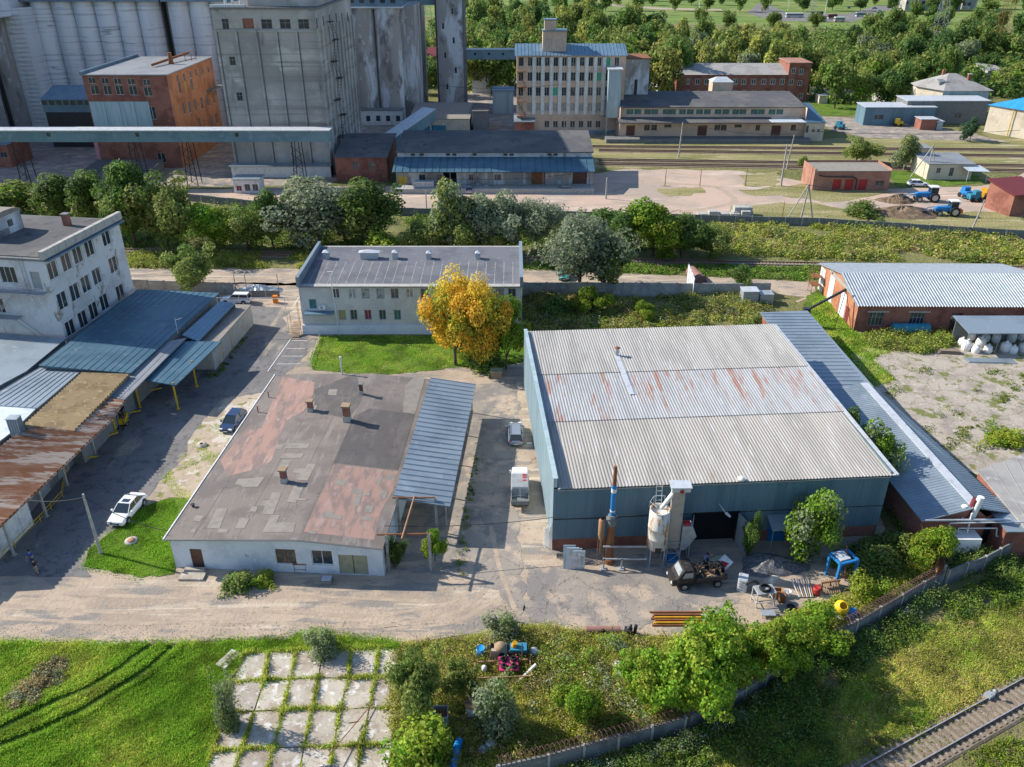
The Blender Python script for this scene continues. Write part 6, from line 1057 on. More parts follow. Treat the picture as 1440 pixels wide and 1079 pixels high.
P_('near_green', 965, 1030, 870, 158, 'largest bright green maple in the foreground by the razor-wire fence'); P_('near_green', 1082, 962, 862, 108, 'bright green maple in the foreground, second from the left'); P_('near_green', 1022, 968, 880, 96, 'bright green crown squeezed between the two foreground maples'); P_('mid_lime', 1140, 915, 858, 84, 'light green bush beside the yellow mixer'); P_('near_green', 900, 985, 905, 90, 'bright green young maple at the left side of the largest maple')
P_('shrub_grey', 704, 1032, 948, 84, 'blue-green bush under the rack of machine parts', name='bush', cat='bush'); P_('shrub_grey', 706, 902, 866, 70, 'blue-green bush at the edge of the dirt road above the machine rack', name='bush', cat='bush'); P_('mid_olive', 588, 1010, 900, 84, 'loose olive sapling at the right side of the concrete slabs'); P_('shrub_lime', 592, 1085, 1005, 110, 'yellow-green bush at the bottom edge right of the slabs', name='bush', cat='bush')
P_('mid_lime', 812, 1018, 952, 64, 'small bright green bush in the weeds left of the foreground maples'); P_('shrub_grey', 320, 1020, 940, 46, 'silvery weed bush at the left edge of the slabs', name='bush', cat='bush'); P_('shrub_grey', 455, 925, 885, 60, 'tall green weed clump growing over the top row of slabs', name='bush', cat='bush'); P_('mid_olive', 650, 980, 920, 50, 'olive bush left of the rack of machine parts')
P_('shrub', 335, 824, 798, 60, 'wider green bush at the front wall of the low workshop', name='bush', cat='bush'); P_('shrub_lime', 372, 820, 803, 40, 'lighter bush at the front wall of the low workshop', name='bush', cat='bush'); P_('mid_lime', 612, 790, 744, 34, 'leafy bush at the right post of the portal frame'); P_('near_dark', 556, 800, 752, 30, 'dark bush inside the portal frame')
P_('mid_dark', 1041, 412, 376, 30, 'small dark tree by the concrete fence behind the warehouse'); P_('mid_lime', 908, 452, 420, 34, 'lime green sapling in the weeds behind the warehouse'); P_('shrub', 1060, 468, 430, 40, 'bright climbing bush at the far right corner behind the warehouse', name='bush', cat='bush'); P_('mid_lime', 832, 440, 404, 56, 'bright bush at the foot of the silver willow'); P_('shrub', 780, 440, 405, 60, 'dark bush against the concrete fence left of the willow foot', name='bush', cat='bush'); P_('mid_lime', 936, 368, 350, 24, 'small yellow-green bush on the railway verge')
P_('mid_olive', 1204, 230, 192, 46, 'round olive tree among the rail yard tracks'); P_('mid_poplar', 1270, 240, 194, 36, 'thin birch by the rail yard tracks'); P_('fir', 1363, 198, 164, 26, 'small dark fir tree before the blue-roofed building', name='fir_tree'); P_('shrub', 1128, 232, 215, 16, 'little bush by the rail yard pole', name='bush', cat='bush'); P_('shrub', 1210, 302, 278, 60, 'olive brush heap in the dirt yard', name='bush', cat='bush')
P_('mid_lime', 1330, 180 - 20, 120, 30, 'light tree left of the villa')
P_('shrub_lime', 1411, 622, 598, 70, 'bright green bush patch on the concrete yard at the right edge', name='bush', cat='bush')
def scrub(name, label, pts, n, r, h, per, leaf, mats, patch=6, thin=-.4, world=None):
    P = world or PP(pts); q = sample(P, n); f = wob(q[:, 0], q[:, 1], patch, 2.); k = f > thin; q = q[k]; f = f[k]; n = len(q)
    rr = NR.uniform(r[0], r[1], n) * (1 + .4 * f); hh = NR.uniform(h[0], h[1], n) * (1 + .5 * f); hh = np.maximum(hh, .15); cm = NR.integers(0, len(mats), n)
    N = n * per; i = np.repeat(np.arange(n), per); d = NR.normal(size=(N, 3)); d /= np.linalg.norm(d, axis=1)[:, None]; d[:, 2] = np.abs(d[:, 2]); s = NR.uniform(.5, 1.05, N)
    C = np.stack([q[i, 0] + d[:, 0] * rr[i] * s, q[i, 1] + d[:, 1] * rr[i] * s, d[:, 2] * hh[i] * s], 1)
    V = leafverts(C, N, leaf, d * .8, .35); mi = np.where(NR.random(N) < .85, cm[i], NR.integers(0, len(mats), N))
    o = bpy.data.objects.new(name, npmesh(name, V, 4, [m for m in mats], mi)); COL.objects.link(o); return tag(o, label, 'plants', kind='stuff')
# woods
scrub('undergrowth', 'leafy undergrowth filling the far wood between its trees', None, 2600, (3, 7), (5, 9), 46, 1.5, ['leaf_mid', 'leaf_olive', 'leaf_dark', 'leaf_mid'], patch=30, thin=-9, world=[(-24, 322), (60, 330), (104, 322), (106, 292), (150, 292), (168, 305), (185, 300), (215, 262), (250, 270), (290, 500), (90, 500), (60, 600), (-50, 600), (-60, 330)])
def wood(rows, keys, label, group, hh=(14, 20), ww=(8, 12)):
    for d, x0, x1, sp in rows:
        x = x0 + rnd.uniform(0, sp)
        while x < x1:
            k = rnd.choice(keys) + str(rnd.randint(0, 1)); tree(k, x, d + rnd.uniform(-7, 7), rnd.uniform(*hh), rnd.uniform(*ww), label, group); x += sp * rnd.uniform(.75, 1.25)
wood([(300, 31, 56, 8), (315, -18, 62, 9), (335, -20, 66, 9), (360, -22, 68, 10), (392, -26, 70, 11), (430, -30, 76, 12), (475, -34, 84, 13), (530, -36, 60, 14), (600, -40, 55, 16)], ['far_dark', 'far_mid', 'far_mid', 'far_olive', 'far_green'], 'leafy tree of the wood behind the cream works building', 'trees of the wood behind the works building', (16, 23), (12, 17))
wood([(330, 66, 118, 8.5), (345, 62, 122, 9), (365, 68, 125, 10), (392, 70, 130, 11), (425, 76, 138, 12)], ['far_olive', 'far_olive', 'far_willow', 'far_mid'], 'olive-green tree of the wood right behind the red brick office', 'trees of the wood behind the red brick office', (15, 19), (10, 14))
wood([(310, -52, -24, 8), (340, -58, -22, 9), (380, -62, -22, 10)], ['far_mid', 'far_dark', 'far_olive'], 'tree seen in the gap between the stained silos and the elevator shaft', 'trees in the gap beside the elevator shaft', (12, 17), (10, 14))
wood([(292, 106, 142, 8), (308, 108, 150, 8), (326, 120, 162, 9), (348, 128, 176, 10)], ['far_dark', 'far_mid', 'far_dark', 'far_green', 'far_olive'], 'dark tree of the wood between the red brick office and the villa', 'trees between the brick office and the villa', (12, 17), (9, 13))
wood([(372, 150, 205, 10), (400, 158, 225, 11), (440, 168, 250, 12), (480, 180, 270, 13)], ['far_dark', 'far_mid', 'far_willow'], 'bushy tree of the hillside wood below the apartment block', 'trees of the hillside wood below the apartment block', (13, 19), (11, 15))
wood([(268, 178, 215, 8), (282, 172, 220, 8), (300, 182, 225, 9), (322, 168, 240, 10), (346, 185, 250, 10)], ['far_dark', 'far_mid', 'far_green'], 'green tree of the thicket at the right edge above the blue-roofed building', 'trees of the right-edge thicket', (8, 12), (9, 13))
wood([(560, 105, 190, 22), (700, 60, 420, 26), (760, -40, 470, 30), (820, 100, 480, 34)], ['far_dark', 'far_mid'], 'scattered far tree on the green slope at the top of the photo', 'scattered trees on the far slope', (9, 15), (9, 15))
wood([(540, 250, 300, 14), (600, 262, 300, 14)], ['far_dark', 'far_mid'], 'far tree beside the apartment block', 'trees beside the apartment block', (12, 18), (10, 14))

# ---------------------------------------------------------------- scrub, weeds and grass (nobody could count it)
OL = ['leaf_olive', 'leaf_mid', 'leaf_ochre', 'leaf_willow']
scrub('scrub', 'olive and ochre scrub on the embankment right of the tree row', [(1000, 318), (1150, 318), (1440, 336), (1560, 345), (1560, 374), (1200, 366), (1090, 362), (980, 358)], 1500, (.9, 1.9), (.5, 1.5), 70, .36, ['leaf_ochre', 'leaf_lime', 'leaf_olive', 'leaf_dry', 'leaf_ochre', 'leaf_mid'])
scrub('scrub', 'dark green scrub under the tree row along the railway', [(-20, 300), (270, 292), (400, 300), (560, 306), (835, 310), (1010, 318), (1000, 352), (700, 356), (560, 352), (440, 350), (-20, 345)], 1500, (.9, 1.8), (.7, 2.4), 60, .38, ['leaf_mid', 'leaf_dark', 'leaf_olive', 'leaf_bright'])
scrub('tall_grass', 'yellowish tall grass beside the left railway line', [(180, 358), (440, 358), (440, 378), (186, 376)], 1100, (.6, 1.3), (.4, 1.1), 60, .26, ['leaf_ochre', 'leaf_lime', 'leaf_olive'])
scrub('tall_grass', 'green grass between railway and dirt track behind the warehouse', [(740, 370), (1160, 378), (1160, 396), (1080, 392), (1000, 388), (740, 378)], 900, (.6, 1.3), (.3, .8), 50, .28, ['leaf_bright', 'leaf_olive', 'leaf_mid'])
scrub('weeds', 'mixed olive and dry weeds behind the big warehouse', [(744, 412), (1080, 408), (1082, 436), (1068, 468), (745, 480)], 1400, (.6, 1.5), (.4, 1.3), 70, .26, OL + ['leaf_dry', 'leaf_ochre', 'leaf_lime'])
scrub('weeds', 'weeds at the foot of the brick warehouse', [(1212, 472), (1340, 470), (1336, 492), (1290, 498), (1225, 490)], 330, (.5, 1.0), (.4, 1.3), 60, .22, ['leaf_olive', 'leaf_ochre', 'leaf_mid', 'leaf_lime'])
scrub('weeds', 'tall yellow-green weeds in the plot between slabs and fence', [(556, 912), (690, 898), (745, 885), (880, 900), (905, 940), (880, 1010), (940, 1030), (760, 1090), (560, 1100), (545, 1000)], 2000, (.3, .8), (.4, 1.2), 50, .14, ['leaf_olive', 'leaf_lime', 'leaf_ochre', 'leaf_ochre', 'leaf_dry', 'leaf_lime'], patch=2.4)
scrub('weeds', 'green weeds along the razor-wire fence by the scrap yard', [(1060, 890), (1165, 850), (1220, 815), (1300, 790), (1310, 812), (1130, 902), (1060, 945), (1000, 960)], 800, (.3, .8), (.3, 1.1), 50, .14, ['leaf_olive', 'leaf_lime', 'leaf_ochre', 'leaf_bright'], patch=2.4)
scrub('weeds', 'dark weeds in the shade of the warehouse corner', [(1160, 790), (1240, 752), (1262, 700), (1290, 735), (1400, 790), (1500, 790), (1500, 820), (1320, 812), (1300, 788), (1190, 812)], 750, (.3, .8), (.4, 1.4), 60, .17, ['leaf_mid', 'leaf_dark', 'leaf_olive'], patch=2.4)
scrub('weeds', 'dark thicket outside the razor-wire fence', [(900, 1079), (985, 1036), (1080, 985), (1140, 945), (1330, 838), (1460, 800), (1480, 830), (1330, 880), (1230, 930), (1150, 1010), (1190, 1100), (820, 1110)], 1500, (.4, 1.0), (.4, 1.2), 60, .16, ['leaf_mid', 'leaf_mid', 'leaf_dark', 'leaf_olive', 'leaf_bright'], patch=3)
scrub('weeds', 'sunlit yellowish weeds between the fence and the track', [(1150, 1010), (1230, 930), (1330, 880), (1480, 830), (1500, 920), (1440, 945), (1330, 1005), (1230, 1060), (1180, 1079)], 1300, (.3, .7), (.2, .6), 45, .14, ['leaf_ochre', 'leaf_lime', 'leaf_olive', 'leaf_dry', 'leaf_lime'], patch=2.6)
scrub('weeds', 'green weeds in the bottom right corner beyond the track', [(1330, 1090), (1440, 1010), (1520, 980), (1560, 1120)], 350, (.3, .7), (.3, .8), 50, .15, ['leaf_bright', 'leaf_olive', 'leaf_lime'])
scrub('weeds', 'weed tufts growing in the cracked concrete yard', [(1230, 520), (1440, 500), (1500, 540), (1500, 640), (1330, 640), (1240, 545)], 420, (.2, .9), (.1, .5), 40, .2, ['leaf_olive', 'leaf_lime', 'leaf_mid'], patch=3.5, thin=.25)
scrub('brush_heap', 'brown dry brush heap in the bright meadow at the lower left', [(10, 985), (60, 940), (95, 925), (90, 955), (40, 1000), (15, 1005)], 110, (.3, .7), (.3, .8), 60, .16, ['leaf_dry', 'leaf_grey', 'leaf_dry'])
scrub('weeds', 'weeds along the lane side of the concrete store', [(292, 528), (305, 522), (358, 456), (362, 458), (310, 528), (296, 536)], 60, (.2, .4), (.1, .4), 40, .15, ['leaf_mid', 'leaf_olive'])
def grass(name, label, pts, n, h, w, mats, **k): return tag(blades(name, PP(pts), n, h, w, mats, **k), label, 'grass', kind='stuff')
RUTS = [PP([(215, 908), (190, 925), (165, 945), (120, 972), (75, 990), (40, 1008), (-30, 1042)]), PP([(245, 910), (225, 928), (205, 945), (165, 970), (120, 998), (60, 1028), (-30, 1062)])]
GG = ['grass_dark', 'grass_blade', 'grass_blade', 'grass_blade', 'grass_yellow']
grass('meadow_grass', 'bright green grass of the lower left meadow', [(-60, 906), (240, 909), (400, 901), (440, 890), (560, 908), (562, 914), (350, 918), (325, 960), (290, 1085), (270, 1110), (-60, 1110)], 230000, .30, .05, GG, patch=2.2, lean=.9, ruts=RUTS)
grass('lawn_grass', 'short green lawn grass before the office', [(452, 474), (745, 472), (746, 503), (700, 516), (645, 515), (530, 527), (440, 518), (437, 503)], 50000, .16, .07, ['grass_dark', 'grass_blade', 'grass_blade', 'grass_yellow'], patch=1.5, thin=-.75)
grass('lawn_grass', 'green grass patch by the left corner of the low workshop', [(126, 772), (205, 712), (240, 704), (250, 712), (244, 804), (200, 811), (118, 797)], 26000, .20, .05, ['grass_blade', 'grass_dark'], patch=1.5)
grass('meadow_grass', 'tall grass outside the fence in the lower right', [(1150, 1010), (1230, 930), (1330, 880), (1480, 830), (1500, 920), (1440, 945), (1330, 1005), (1230, 1060), (1180, 1079), (1000, 1100), (1000, 1040), (1150, 950)], 150000, .42, .06, ['grass_yellow', 'grass_dry', 'grass_yellow', 'grass_blade'], patch=2.5, lean=.9)
grass('weed_grass', 'grassy weeds in the plot right of the slabs', [(556, 912), (690, 896), (745, 882), (900, 898), (1060, 892), (1165, 850), (1310, 815), (1130, 902), (940, 1030), (760, 1090), (560, 1100)], 130000, .42, .055, ['grass_yellow', 'grass_dry', 'grass_blade', 'grass_yellow'], patch=2, lean=.8)
grass('verge_grass', 'green grass strip beside the annex and the brick warehouse', [(1160, 398), (1180, 402), (1205, 470), (1290, 480), (1225, 505), (1260, 535), (1215, 548), (1140, 440)], 26000, .3, .08, ['grass_blade', 'grass_dark', 'grass_yellow'], patch=2)
grass('yard_grass', 'dry and green grass tufts on the pavement left of the low workshop', [(232, 668), (285, 605), (330, 585), (330, 640), (280, 700), (235, 712), (222, 702)], 9000, .14, .06, ['grass_blade', 'grass_yellow'], patch=1.2, thin=.1)
# ---------------------------------------------------------------- slabs in the meadow
rows_x = [[(344, 920), (378, 918), (417, 916), (455, 914), (494, 913), (533, 911), (562, 911)], [(322, 962), (372, 958), (409, 957), (448, 955), (490, 956), (528, 954), (562, 954)], [(318, 1004), (358, 1002), (398, 1000), (440, 998), (478, 1000), (520, 997), (556, 999)], [(298, 1058), (341, 1056), (385, 1054), (428, 1052), (470, 1052), (508, 1050), (552, 1050)], [(284, 1108), (322, 1106), (370, 1106), (418, 1105), (460, 1104), (500, 1102), (548, 1102)]]
sr = random.Random(4)
for j in range(4):
    for i in range(6):
        A, B, C_, D_ = rows_x[j][i], rows_x[j][i + 1], rows_x[j + 1][i + 1], rows_x[j + 1][i]
        W_ = [Vector((*at(*p), 0)) for p in (D_, C_, B, A)]; c = sum(W_, Vector()) / 4; q = [c + (p - c) * (.962 + sr.uniform(-.02, .01)) for p in W_]
        z = .11 + sr.uniform(-.02, .03); m = MB(); m.prism([((p - c).x, (p - c).y, z + sr.uniform(0, .04)) for p in q], .12, None)
        for k in range(2): e = q[k] * .8 + c * .2 - c; m.tube((e.x, e.y, z), (e.x, e.y, z + .05), .08, 6, mi=1)
        o = m.obj('concrete_slab', ['slab_concrete', 'weed_ground'], None, (c.x, c.y)); tag(o, 'weathered pale concrete slab lying in the weedy grid at the lower left', 'slab', 'concrete slabs laid out in the grass')
JL = []
for j in range(5):
    JL.append([at(*p) for p in rows_x[j]])
for i in range(7): JL.append([at(*rows_x[j][i]) for j in range(5)])
bs_ = []
for ln in JL:
    for a, b2 in zip(ln, ln[1:]):
        L_ = math.hypot(b2[0] - a[0], b2[1] - a[1]); n = int(L_ * 170)
        t = NR.random(n); bs_.append(np.column_stack([a[0] + (b2[0] - a[0]) * t + NR.normal(0, .09, n), a[1] + (b2[1] - a[1]) * t + NR.normal(0, .11, n)]))
q = np.vstack(bs_); n = len(q); f = wob(q[:, 0], q[:, 1], 1.3, .5); a = NR.uniform(0, 6.28, n); hh = .22 * (.5 + NR.random(n)) * (1.1 + f); d = np.stack([np.cos(a), np.sin(a), 0 * a], 1) * .03; b_ = np.column_stack([q, np.zeros(n)]); tip = b_ + np.column_stack([NR.normal(0, .1, n), NR.normal(0, .1, n), hh])
o = bpy.data.objects.new('joint_weeds', npmesh('joint_weeds', np.stack([b_ - d, b_ + d, tip + d * .6, tip - d * .6], 1), 4, ['grass_yellow', 'leaf_ochre', 'grass_blade'], NR.integers(0, 3, n))); COL.objects.link(o); tag(o, 'weeds growing in the joints between the concrete slabs', 'grass', kind='stuff')
m = MB(); m.box(-.45, 0, -.9, .9, .05, .2); m.box(.06, .5, -.85, .95, .05, .18); tag(m.obj('loose_slab', 'slab_concrete', None, at(321, 929), R(-28)), 'small pair of loose pale slabs lying in the meadow above the slab grid', 'slab')

sheet('outer_bank', PP([(900, 1110), (985, 1040), (1140, 950), (1330, 850), (1520, 790), (1600, 850), (1560, 1150), (900, 1150)]), .015, 'weed_ground', amp=.3)
scrub('weeds', 'green weeds growing through the ballast of the bottom right track', [(1225, 1079), (1440, 960), (1440, 1000), (1290, 1079)], 260, (.1, .35), (.1, .3), 30, .12, ['leaf_lime', 'leaf_olive'])
scrub('weeds', 'weeds along the wall bases and edges of the passage', [(640, 800), (655, 700), (668, 640), (676, 640), (662, 720), (652, 815)], 60, (.15, .4), (.1, .4), 36, .12, ['leaf_lime', 'leaf_mid'], thin=-9)
scrub('weeds', 'weeds along the foot of the big warehouse left wall', [(744, 545), (748, 545), (768, 690), (764, 690)], 40, (.1, .3), (.1, .4), 36, .12, ['leaf_lime', 'leaf_mid'], thin=-9)
q = np.vstack([sample(PP(p), n_) for p, n_ in (([(-20, 880), (680, 872), (690, 896), (-20, 904)], 900), ([(560, 806), (760, 800), (1060, 860), (840, 890), (720, 870)], 500), ([(1195, 492), (1440, 485), (1440, 640), (1300, 620)], 900), ([(640, 560), (760, 560), (770, 780), (640, 800)], 300))]); C = np.column_stack([q, np.full(len(q), .07)])
o = bpy.data.objects.new('loose_stones', npmesh('loose_stones', leafverts(C, len(q), .1, None, 3), 4, ['slab_concrete', 'rail_ballast'], NR.integers(0, 2, len(q)))); COL.objects.link(o); tag(o, 'loose stones and litter scattered over the dirt', 'stones', kind='stuff')
mat('rut', (.385, .305, .23), [((.45, .355, .265), .8, .45, .6), ((.24, .21, .18), 5, .55, .68)], 1)
for k_, ln in enumerate([[(-20, 850), (150, 862), (330, 858), (520, 868), (640, 850), (700, 790)], [(-20, 868), (160, 878), (340, 874), (530, 884), (650, 862), (712, 800)], [(90, 835), (260, 842), (420, 838), (600, 846)], [(690, 740), (702, 800), (725, 860)], [(540, 885), (600, 882), (650, 872), (690, 848)], [(860, 283), (960, 300), (1040, 285), (1010, 262), (900, 256), (860, 270)], [(1120, 425), (1150, 412), (1120, 400), (1000, 397)]]):
    P = [Vector(at(*p)) for p in ln]; P = [P[i].lerp(P[i + 1], t) for i in range(len(P) - 1) for t in (0, .25, .5, .75)] + [P[-1]]; P = [P[0]] + [(P[i - 1] + P[i] * 2 + P[i + 1]) / 4 for i in range(1, len(P) - 1)] + [P[-1]]; L_, R_ = [], []
    for i, p in enumerate(P): t = (P[min(i + 1, len(P) - 1)] - P[max(i - 1, 0)]).normalized(); w = Vector((-t.y, t.x)) * (.16 + .1 * sr.random()) * (3 if k_ == 5 else 1); L_.append(tuple(p + w)); R_.append(tuple(p - w))
    m = MB(); zt_ = (.026, .026, .026, .046, .026, .026, .026)[k_]; m.add([(*p, zt_) for p in L_] + [(*p, zt_) for p in R_], [[i, len(P) + i, len(P) + i + 1, i + 1] for i in range(len(P) - 1)]); m.obj('wheel_track', 'rut')['kind'] = 'structure'
# ---------------------------------------------------------------- fences
def fence(name, label, pts, h, m_, panel=2.6, post=.16, z=0., coil=False, ground=True, world=False):
    P = [Vector(at(*p)) if not world else Vector(p) for p in pts]; o0 = P[0].copy(); g = thing(name, label, 'fence', tuple(o0)); P = [p - o0 for p in P]; sp = {}; k0 = 0
    sr_ = random.Random(len(pts) + int(h * 10))
    for a, b2 in zip(P, P[1:]):
        L_ = (b2 - a).length; n = max(1, round(L_ / panel)); u = (b2 - a) / n; w = Vector((-u.y, u.x)).normalized()
        for i in range(n):
            s = a + u * i; e = s + u * .985; m = MB(); t = w * .06; dz = sr_.uniform(-.04, .04); m.prism([tuple(s + t), tuple(s - t), tuple(e - t), tuple(e + t)], z, h + dz)
            for zz in (.12, .5, .88): m.prism([tuple(s + u * .04 - t * 1.0), tuple(s + u * .04 - t * 1.5), tuple(e - u * .04 - t * 1.5), tuple(e - u * .04 - t * 1.0)], z + h * zz - .05, z + h * zz + .05)
            m.obj('panel', m_, g)
            m = MB(); q = w * .12; m.prism([tuple(s + q - u * .02), tuple(s - q - u * .02), tuple(s - q + u * .05), tuple(s + q + u * .05)], z, h + .08); m.obj('fence_post', 'post_concrete', g)
    if coil:
        m = MB(); up = 0; per = .34; N8 = 7
        for a, b2 in zip(P, P[1:]):
            L_ = (b2 - a).length; u = (b2 - a).normalized(); w = Vector((-u.y, u.x)); n = int(L_ / per * N8); pr = None
            for i in range(n + 1):
                th = i / N8 * 2 * math.pi; c = a + u * (i / N8 * per) + w * (.42 * math.cos(th)); p = (c.x, c.y, h + .42 + .42 * math.sin(th))
                if pr: m.tube(pr, p, .026, 3, cap=False)
                pr = p
            m.bar((a.x, a.y, h + .2), (b2.x, b2.y, h + .2), .02)
        m.obj('razor_wire', 'coil_metal', g)
    return g
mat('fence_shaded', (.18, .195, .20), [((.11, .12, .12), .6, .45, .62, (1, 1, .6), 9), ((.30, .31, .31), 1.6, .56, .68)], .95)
plain('coil_metal', (.14, .075, .075), .7, .3)
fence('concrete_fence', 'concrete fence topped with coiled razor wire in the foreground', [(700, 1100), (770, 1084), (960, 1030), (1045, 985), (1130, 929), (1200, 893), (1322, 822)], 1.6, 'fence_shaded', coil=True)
fence('brick_fence', 'short orange brick wall at the upper end of the razor-wire fence', [(1322, 822), (1305, 775)], 2.1, 'orange_brick', 1.8, coil=True)
fence('dark_fence', 'dark tilted boards continuing right of the razor-wire fence', [(1328, 822), (1380, 802), (1440, 770), (1490, 745)], 1.6, 'dark_concrete', 2.2)
fence('concrete_fence', 'grey concrete panel fence left of the round olive tree', [(186, 409), (256, 411), (330, 414)], 1.9, 'fence_concrete')
fence('concrete_fence', 'low dark concrete fence round the gravel by the entrance', [(334, 418), (394, 418)], 1.1, 'dark_concrete')
fence('concrete_fence', 'concrete panel fence behind the big warehouse and under the willow', [(735, 416), (800, 416), (900, 417), (1000, 418), (1082, 417)], 2.3, 'fence_concrete', 3.2)
fence('concrete_fence', 'short white concrete wall standing across the dirt track by the rusty tank', [(966, 398), (974, 420)], 3.2, 'limewash', 1.8)
fence('boundary_fence', 'long dark concrete fence between the dirt yard and the tree row', [(265, 283), (400, 297), (560, 303), (835, 309), (1010, 314), (1150, 318), (1440, 336), (1540, 345)], 1.6, 'dark_concrete', 3.4)
fence('far_fence', 'pale concrete fence behind the far lawn', [(1138, 133), (1222, 139), (1252, 154)], 2.6, 'fence_concrete', 4)
fence('far_fence', 'pale concrete fence left of the red brick office', [(905, 124), (953, 138)], 2.8, 'limewash', 4)
gt_ = thing('entrance_gate', 'white tubular gate frame at the yard entrance left of the office', 'gate', at(333, 414)); o0 = Vector(at(333, 414))
for px in (333, 348, 393): m = MB(); q = Vector(at(px, 414)) - o0; m.bar((q.x, q.y, 0), (q.x, q.y, 3.4), .09); m.obj('post', 'grey_paint', gt_)
m = MB(); q = Vector(at(393, 414)) - o0; m.bar((0, 0, 3.3), (q.x, q.y, 3.3), .07); m.obj('beam', 'light_metal', gt_)
m = MB(); m.box(-.35, .35, -.3, .3, 0, 1.2); bg = thing('barrier', 'road barrier with orange box and white boom left of the office', 'barrier', at(388, 426)); m.obj('box', 'orange_paint', bg); m = MB(); m.bar((0, -.1, 1.0), (5.2, .5, 1.0), .05); m.bar((0, -.1, 1.0), (-3.6, -.5, 1.0), .05); m.obj('boom', 'white_paint', bg)
m = MB()
for i in range(4): a = at(410 - i * 7, 480 + i * 11); b2 = at(432 - i * 3, 480 + i * 11); m.quad((*a, .075), (*b2, .075), (b2[0], b2[1] + .12, .075), (a[0], a[1] + .12, .075))
a = at(408, 478); b2 = at(376, 523); m.quad((*a, .076), (a[0] + .12, a[1], .076), (b2[0] + .12, b2[1], .076), (*b2, .076)); m.obj('parking_lines', 'white_paint')['kind'] = 'structure'
m = MB(); 
P1_, P2_ = at(437, 515), at(452, 468); m.bar((0, 0, .5), (P2_[0] - P1_[0], P2_[1] - P1_[1], .5), .04); [m.bar(((P2_[0] - P1_[0]) * t, (P2_[1] - P1_[1]) * t, 0), ((P2_[0] - P1_[0]) * t, (P2_[1] - P1_[1]) * t, .5), .04) for t in (0, .33, .66, 1)]; tag(m.obj('lawn_rail', 'light_metal', None, P1_), 'thin low rail along the left edge of the office lawn', 'railing')

# ---------------------------------------------------------------- rails
def track(name, label, p, q, sleepers=True, bal=True, n_ind=True, world=False, zz=.05, bm='rail_ballast'):
    a = Vector(at(*p)) if not world else Vector(p); b2 = Vector(at(*q)) if not world else Vector(q); g = thing(name, label, 'railway track', tuple(a)); u = b2 - a; L_ = u.length; u.normalize(); w = Vector((-u.y, u.x))
    if bal: m = MB(); m.add([(*(w * -1.6), zz), (*(u * L_ - w * 1.6), zz), (*(u * L_ + w * 1.6), zz), (*(w * 1.6), zz), (*(w * -1.45), zz + .1), (*(u * L_ - w * 1.45), zz + .1), (*(u * L_ + w * 1.45), zz + .1), (*(w * 1.45), zz + .1)], [[4, 5, 6, 7], [0, 1, 5, 4], [2, 3, 7, 6]]); m.obj('ballast', bm, g)
    for s in (-.76, .76): m = MB(); c = w * s; t = w * .04; m.prism([tuple(c - t), tuple(u * L_ + c - t), tuple(u * L_ + c + t), tuple(c + t)], zz + .1, zz + .34); m.prism([tuple(c - t * .9), tuple(u * L_ + c - t * .9), tuple(u * L_ + c + t * .9), tuple(c + t * .9)], zz + .34, zz + .345, 1); m.obj('rail', ['rust', 'galvanised'], g)
    if sleepers:
        n = int(L_ / .6); one = MB()
        sm = MB(); sm.box(-.12, .12, -1.3, 1.3, 0, .1); me = sm.mesh('sleeper', 'sleeper_concrete') if n_ind else None
        for i in range(n):
            c = u * (i + .5) * .6
            if n_ind and i < 95: o = bpy.data.objects.new('sleeper', me); COL.objects.link(o); o.parent = g; o.location = (c.x, c.y, zz + .06 + .01 * ((i * 7) % 3)); o.rotation_euler = (0, 0, math.atan2(u.y, u.x) + .02 * ((i * 5) % 3 - 1))
            elif not n_ind: one.M = T(c.x, c.y, zz + .06) @ Matrix.Rotation(math.atan2(u.y, u.x), 4, 'Z'); one.box(-.12, .12, -1.3, 1.3, 0, .1)
        if not n_ind: one.obj('sleepers', 'sleeper_concrete', g)['kind'] = 'stuff'
    return g
mat('sleeper_concrete', (.28, .235, .18), [((.18, .145, .11), 3, .45, .6), ((.42, .38, .32), 6, .55, .7)], .95)
track('railway_track', 'single railway track crossing the bottom right corner', (1175, 1122), (1520, 930))
track('railway_track', 'railway line running behind the office and the warehouse', (-60, 350), (1560, 382), n_ind=False)
for (a, b2, lb_) in (((690, 206), (1560, 213), 'farthest track of the rail yard by the cream depot'), ((842, 212.5), (1560, 222), 'second track of the rail yard from the depot'), ((842, 226), (1560, 236), 'third track of the rail yard from the depot'), ((842, 231.5), (1560, 243), 'nearest track of the rail yard to the dirt yard')): track('railway_track', lb_, a, b2, sleepers=False, zz=.06)
scrub('weeds', 'loose bright scrub round the foreground maples', [(760, 900), (900, 905), (880, 980), (930, 1020), (800, 1050), (740, 1000)], 160, (.5, .9), (.7, 1.6), 110, .16, ['leaf_lime', 'leaf_bright', 'leaf_olive', 'leaf_grey', 'leaf_dry'], thin=-.2, patch=1.6)
scrub('weeds', 'loose scrub climbing on the outside of the razor-wire fence', [(790, 1088), (965, 1040), (1050, 995), (1135, 938), (1320, 835), (1326, 842), (1140, 952), (1060, 1010), (975, 1056), (800, 1105)], 260, (.4, .8), (.6, 1.3), 90, .15, ['leaf_mid', 'leaf_dark', 'leaf_olive', 'leaf_grey'])
zone('switch_patch', [(1315, 935), (1360, 938), (1420, 975), (1400, 995), (1370, 985)], .07, 'rail_ballast', .2, .6)
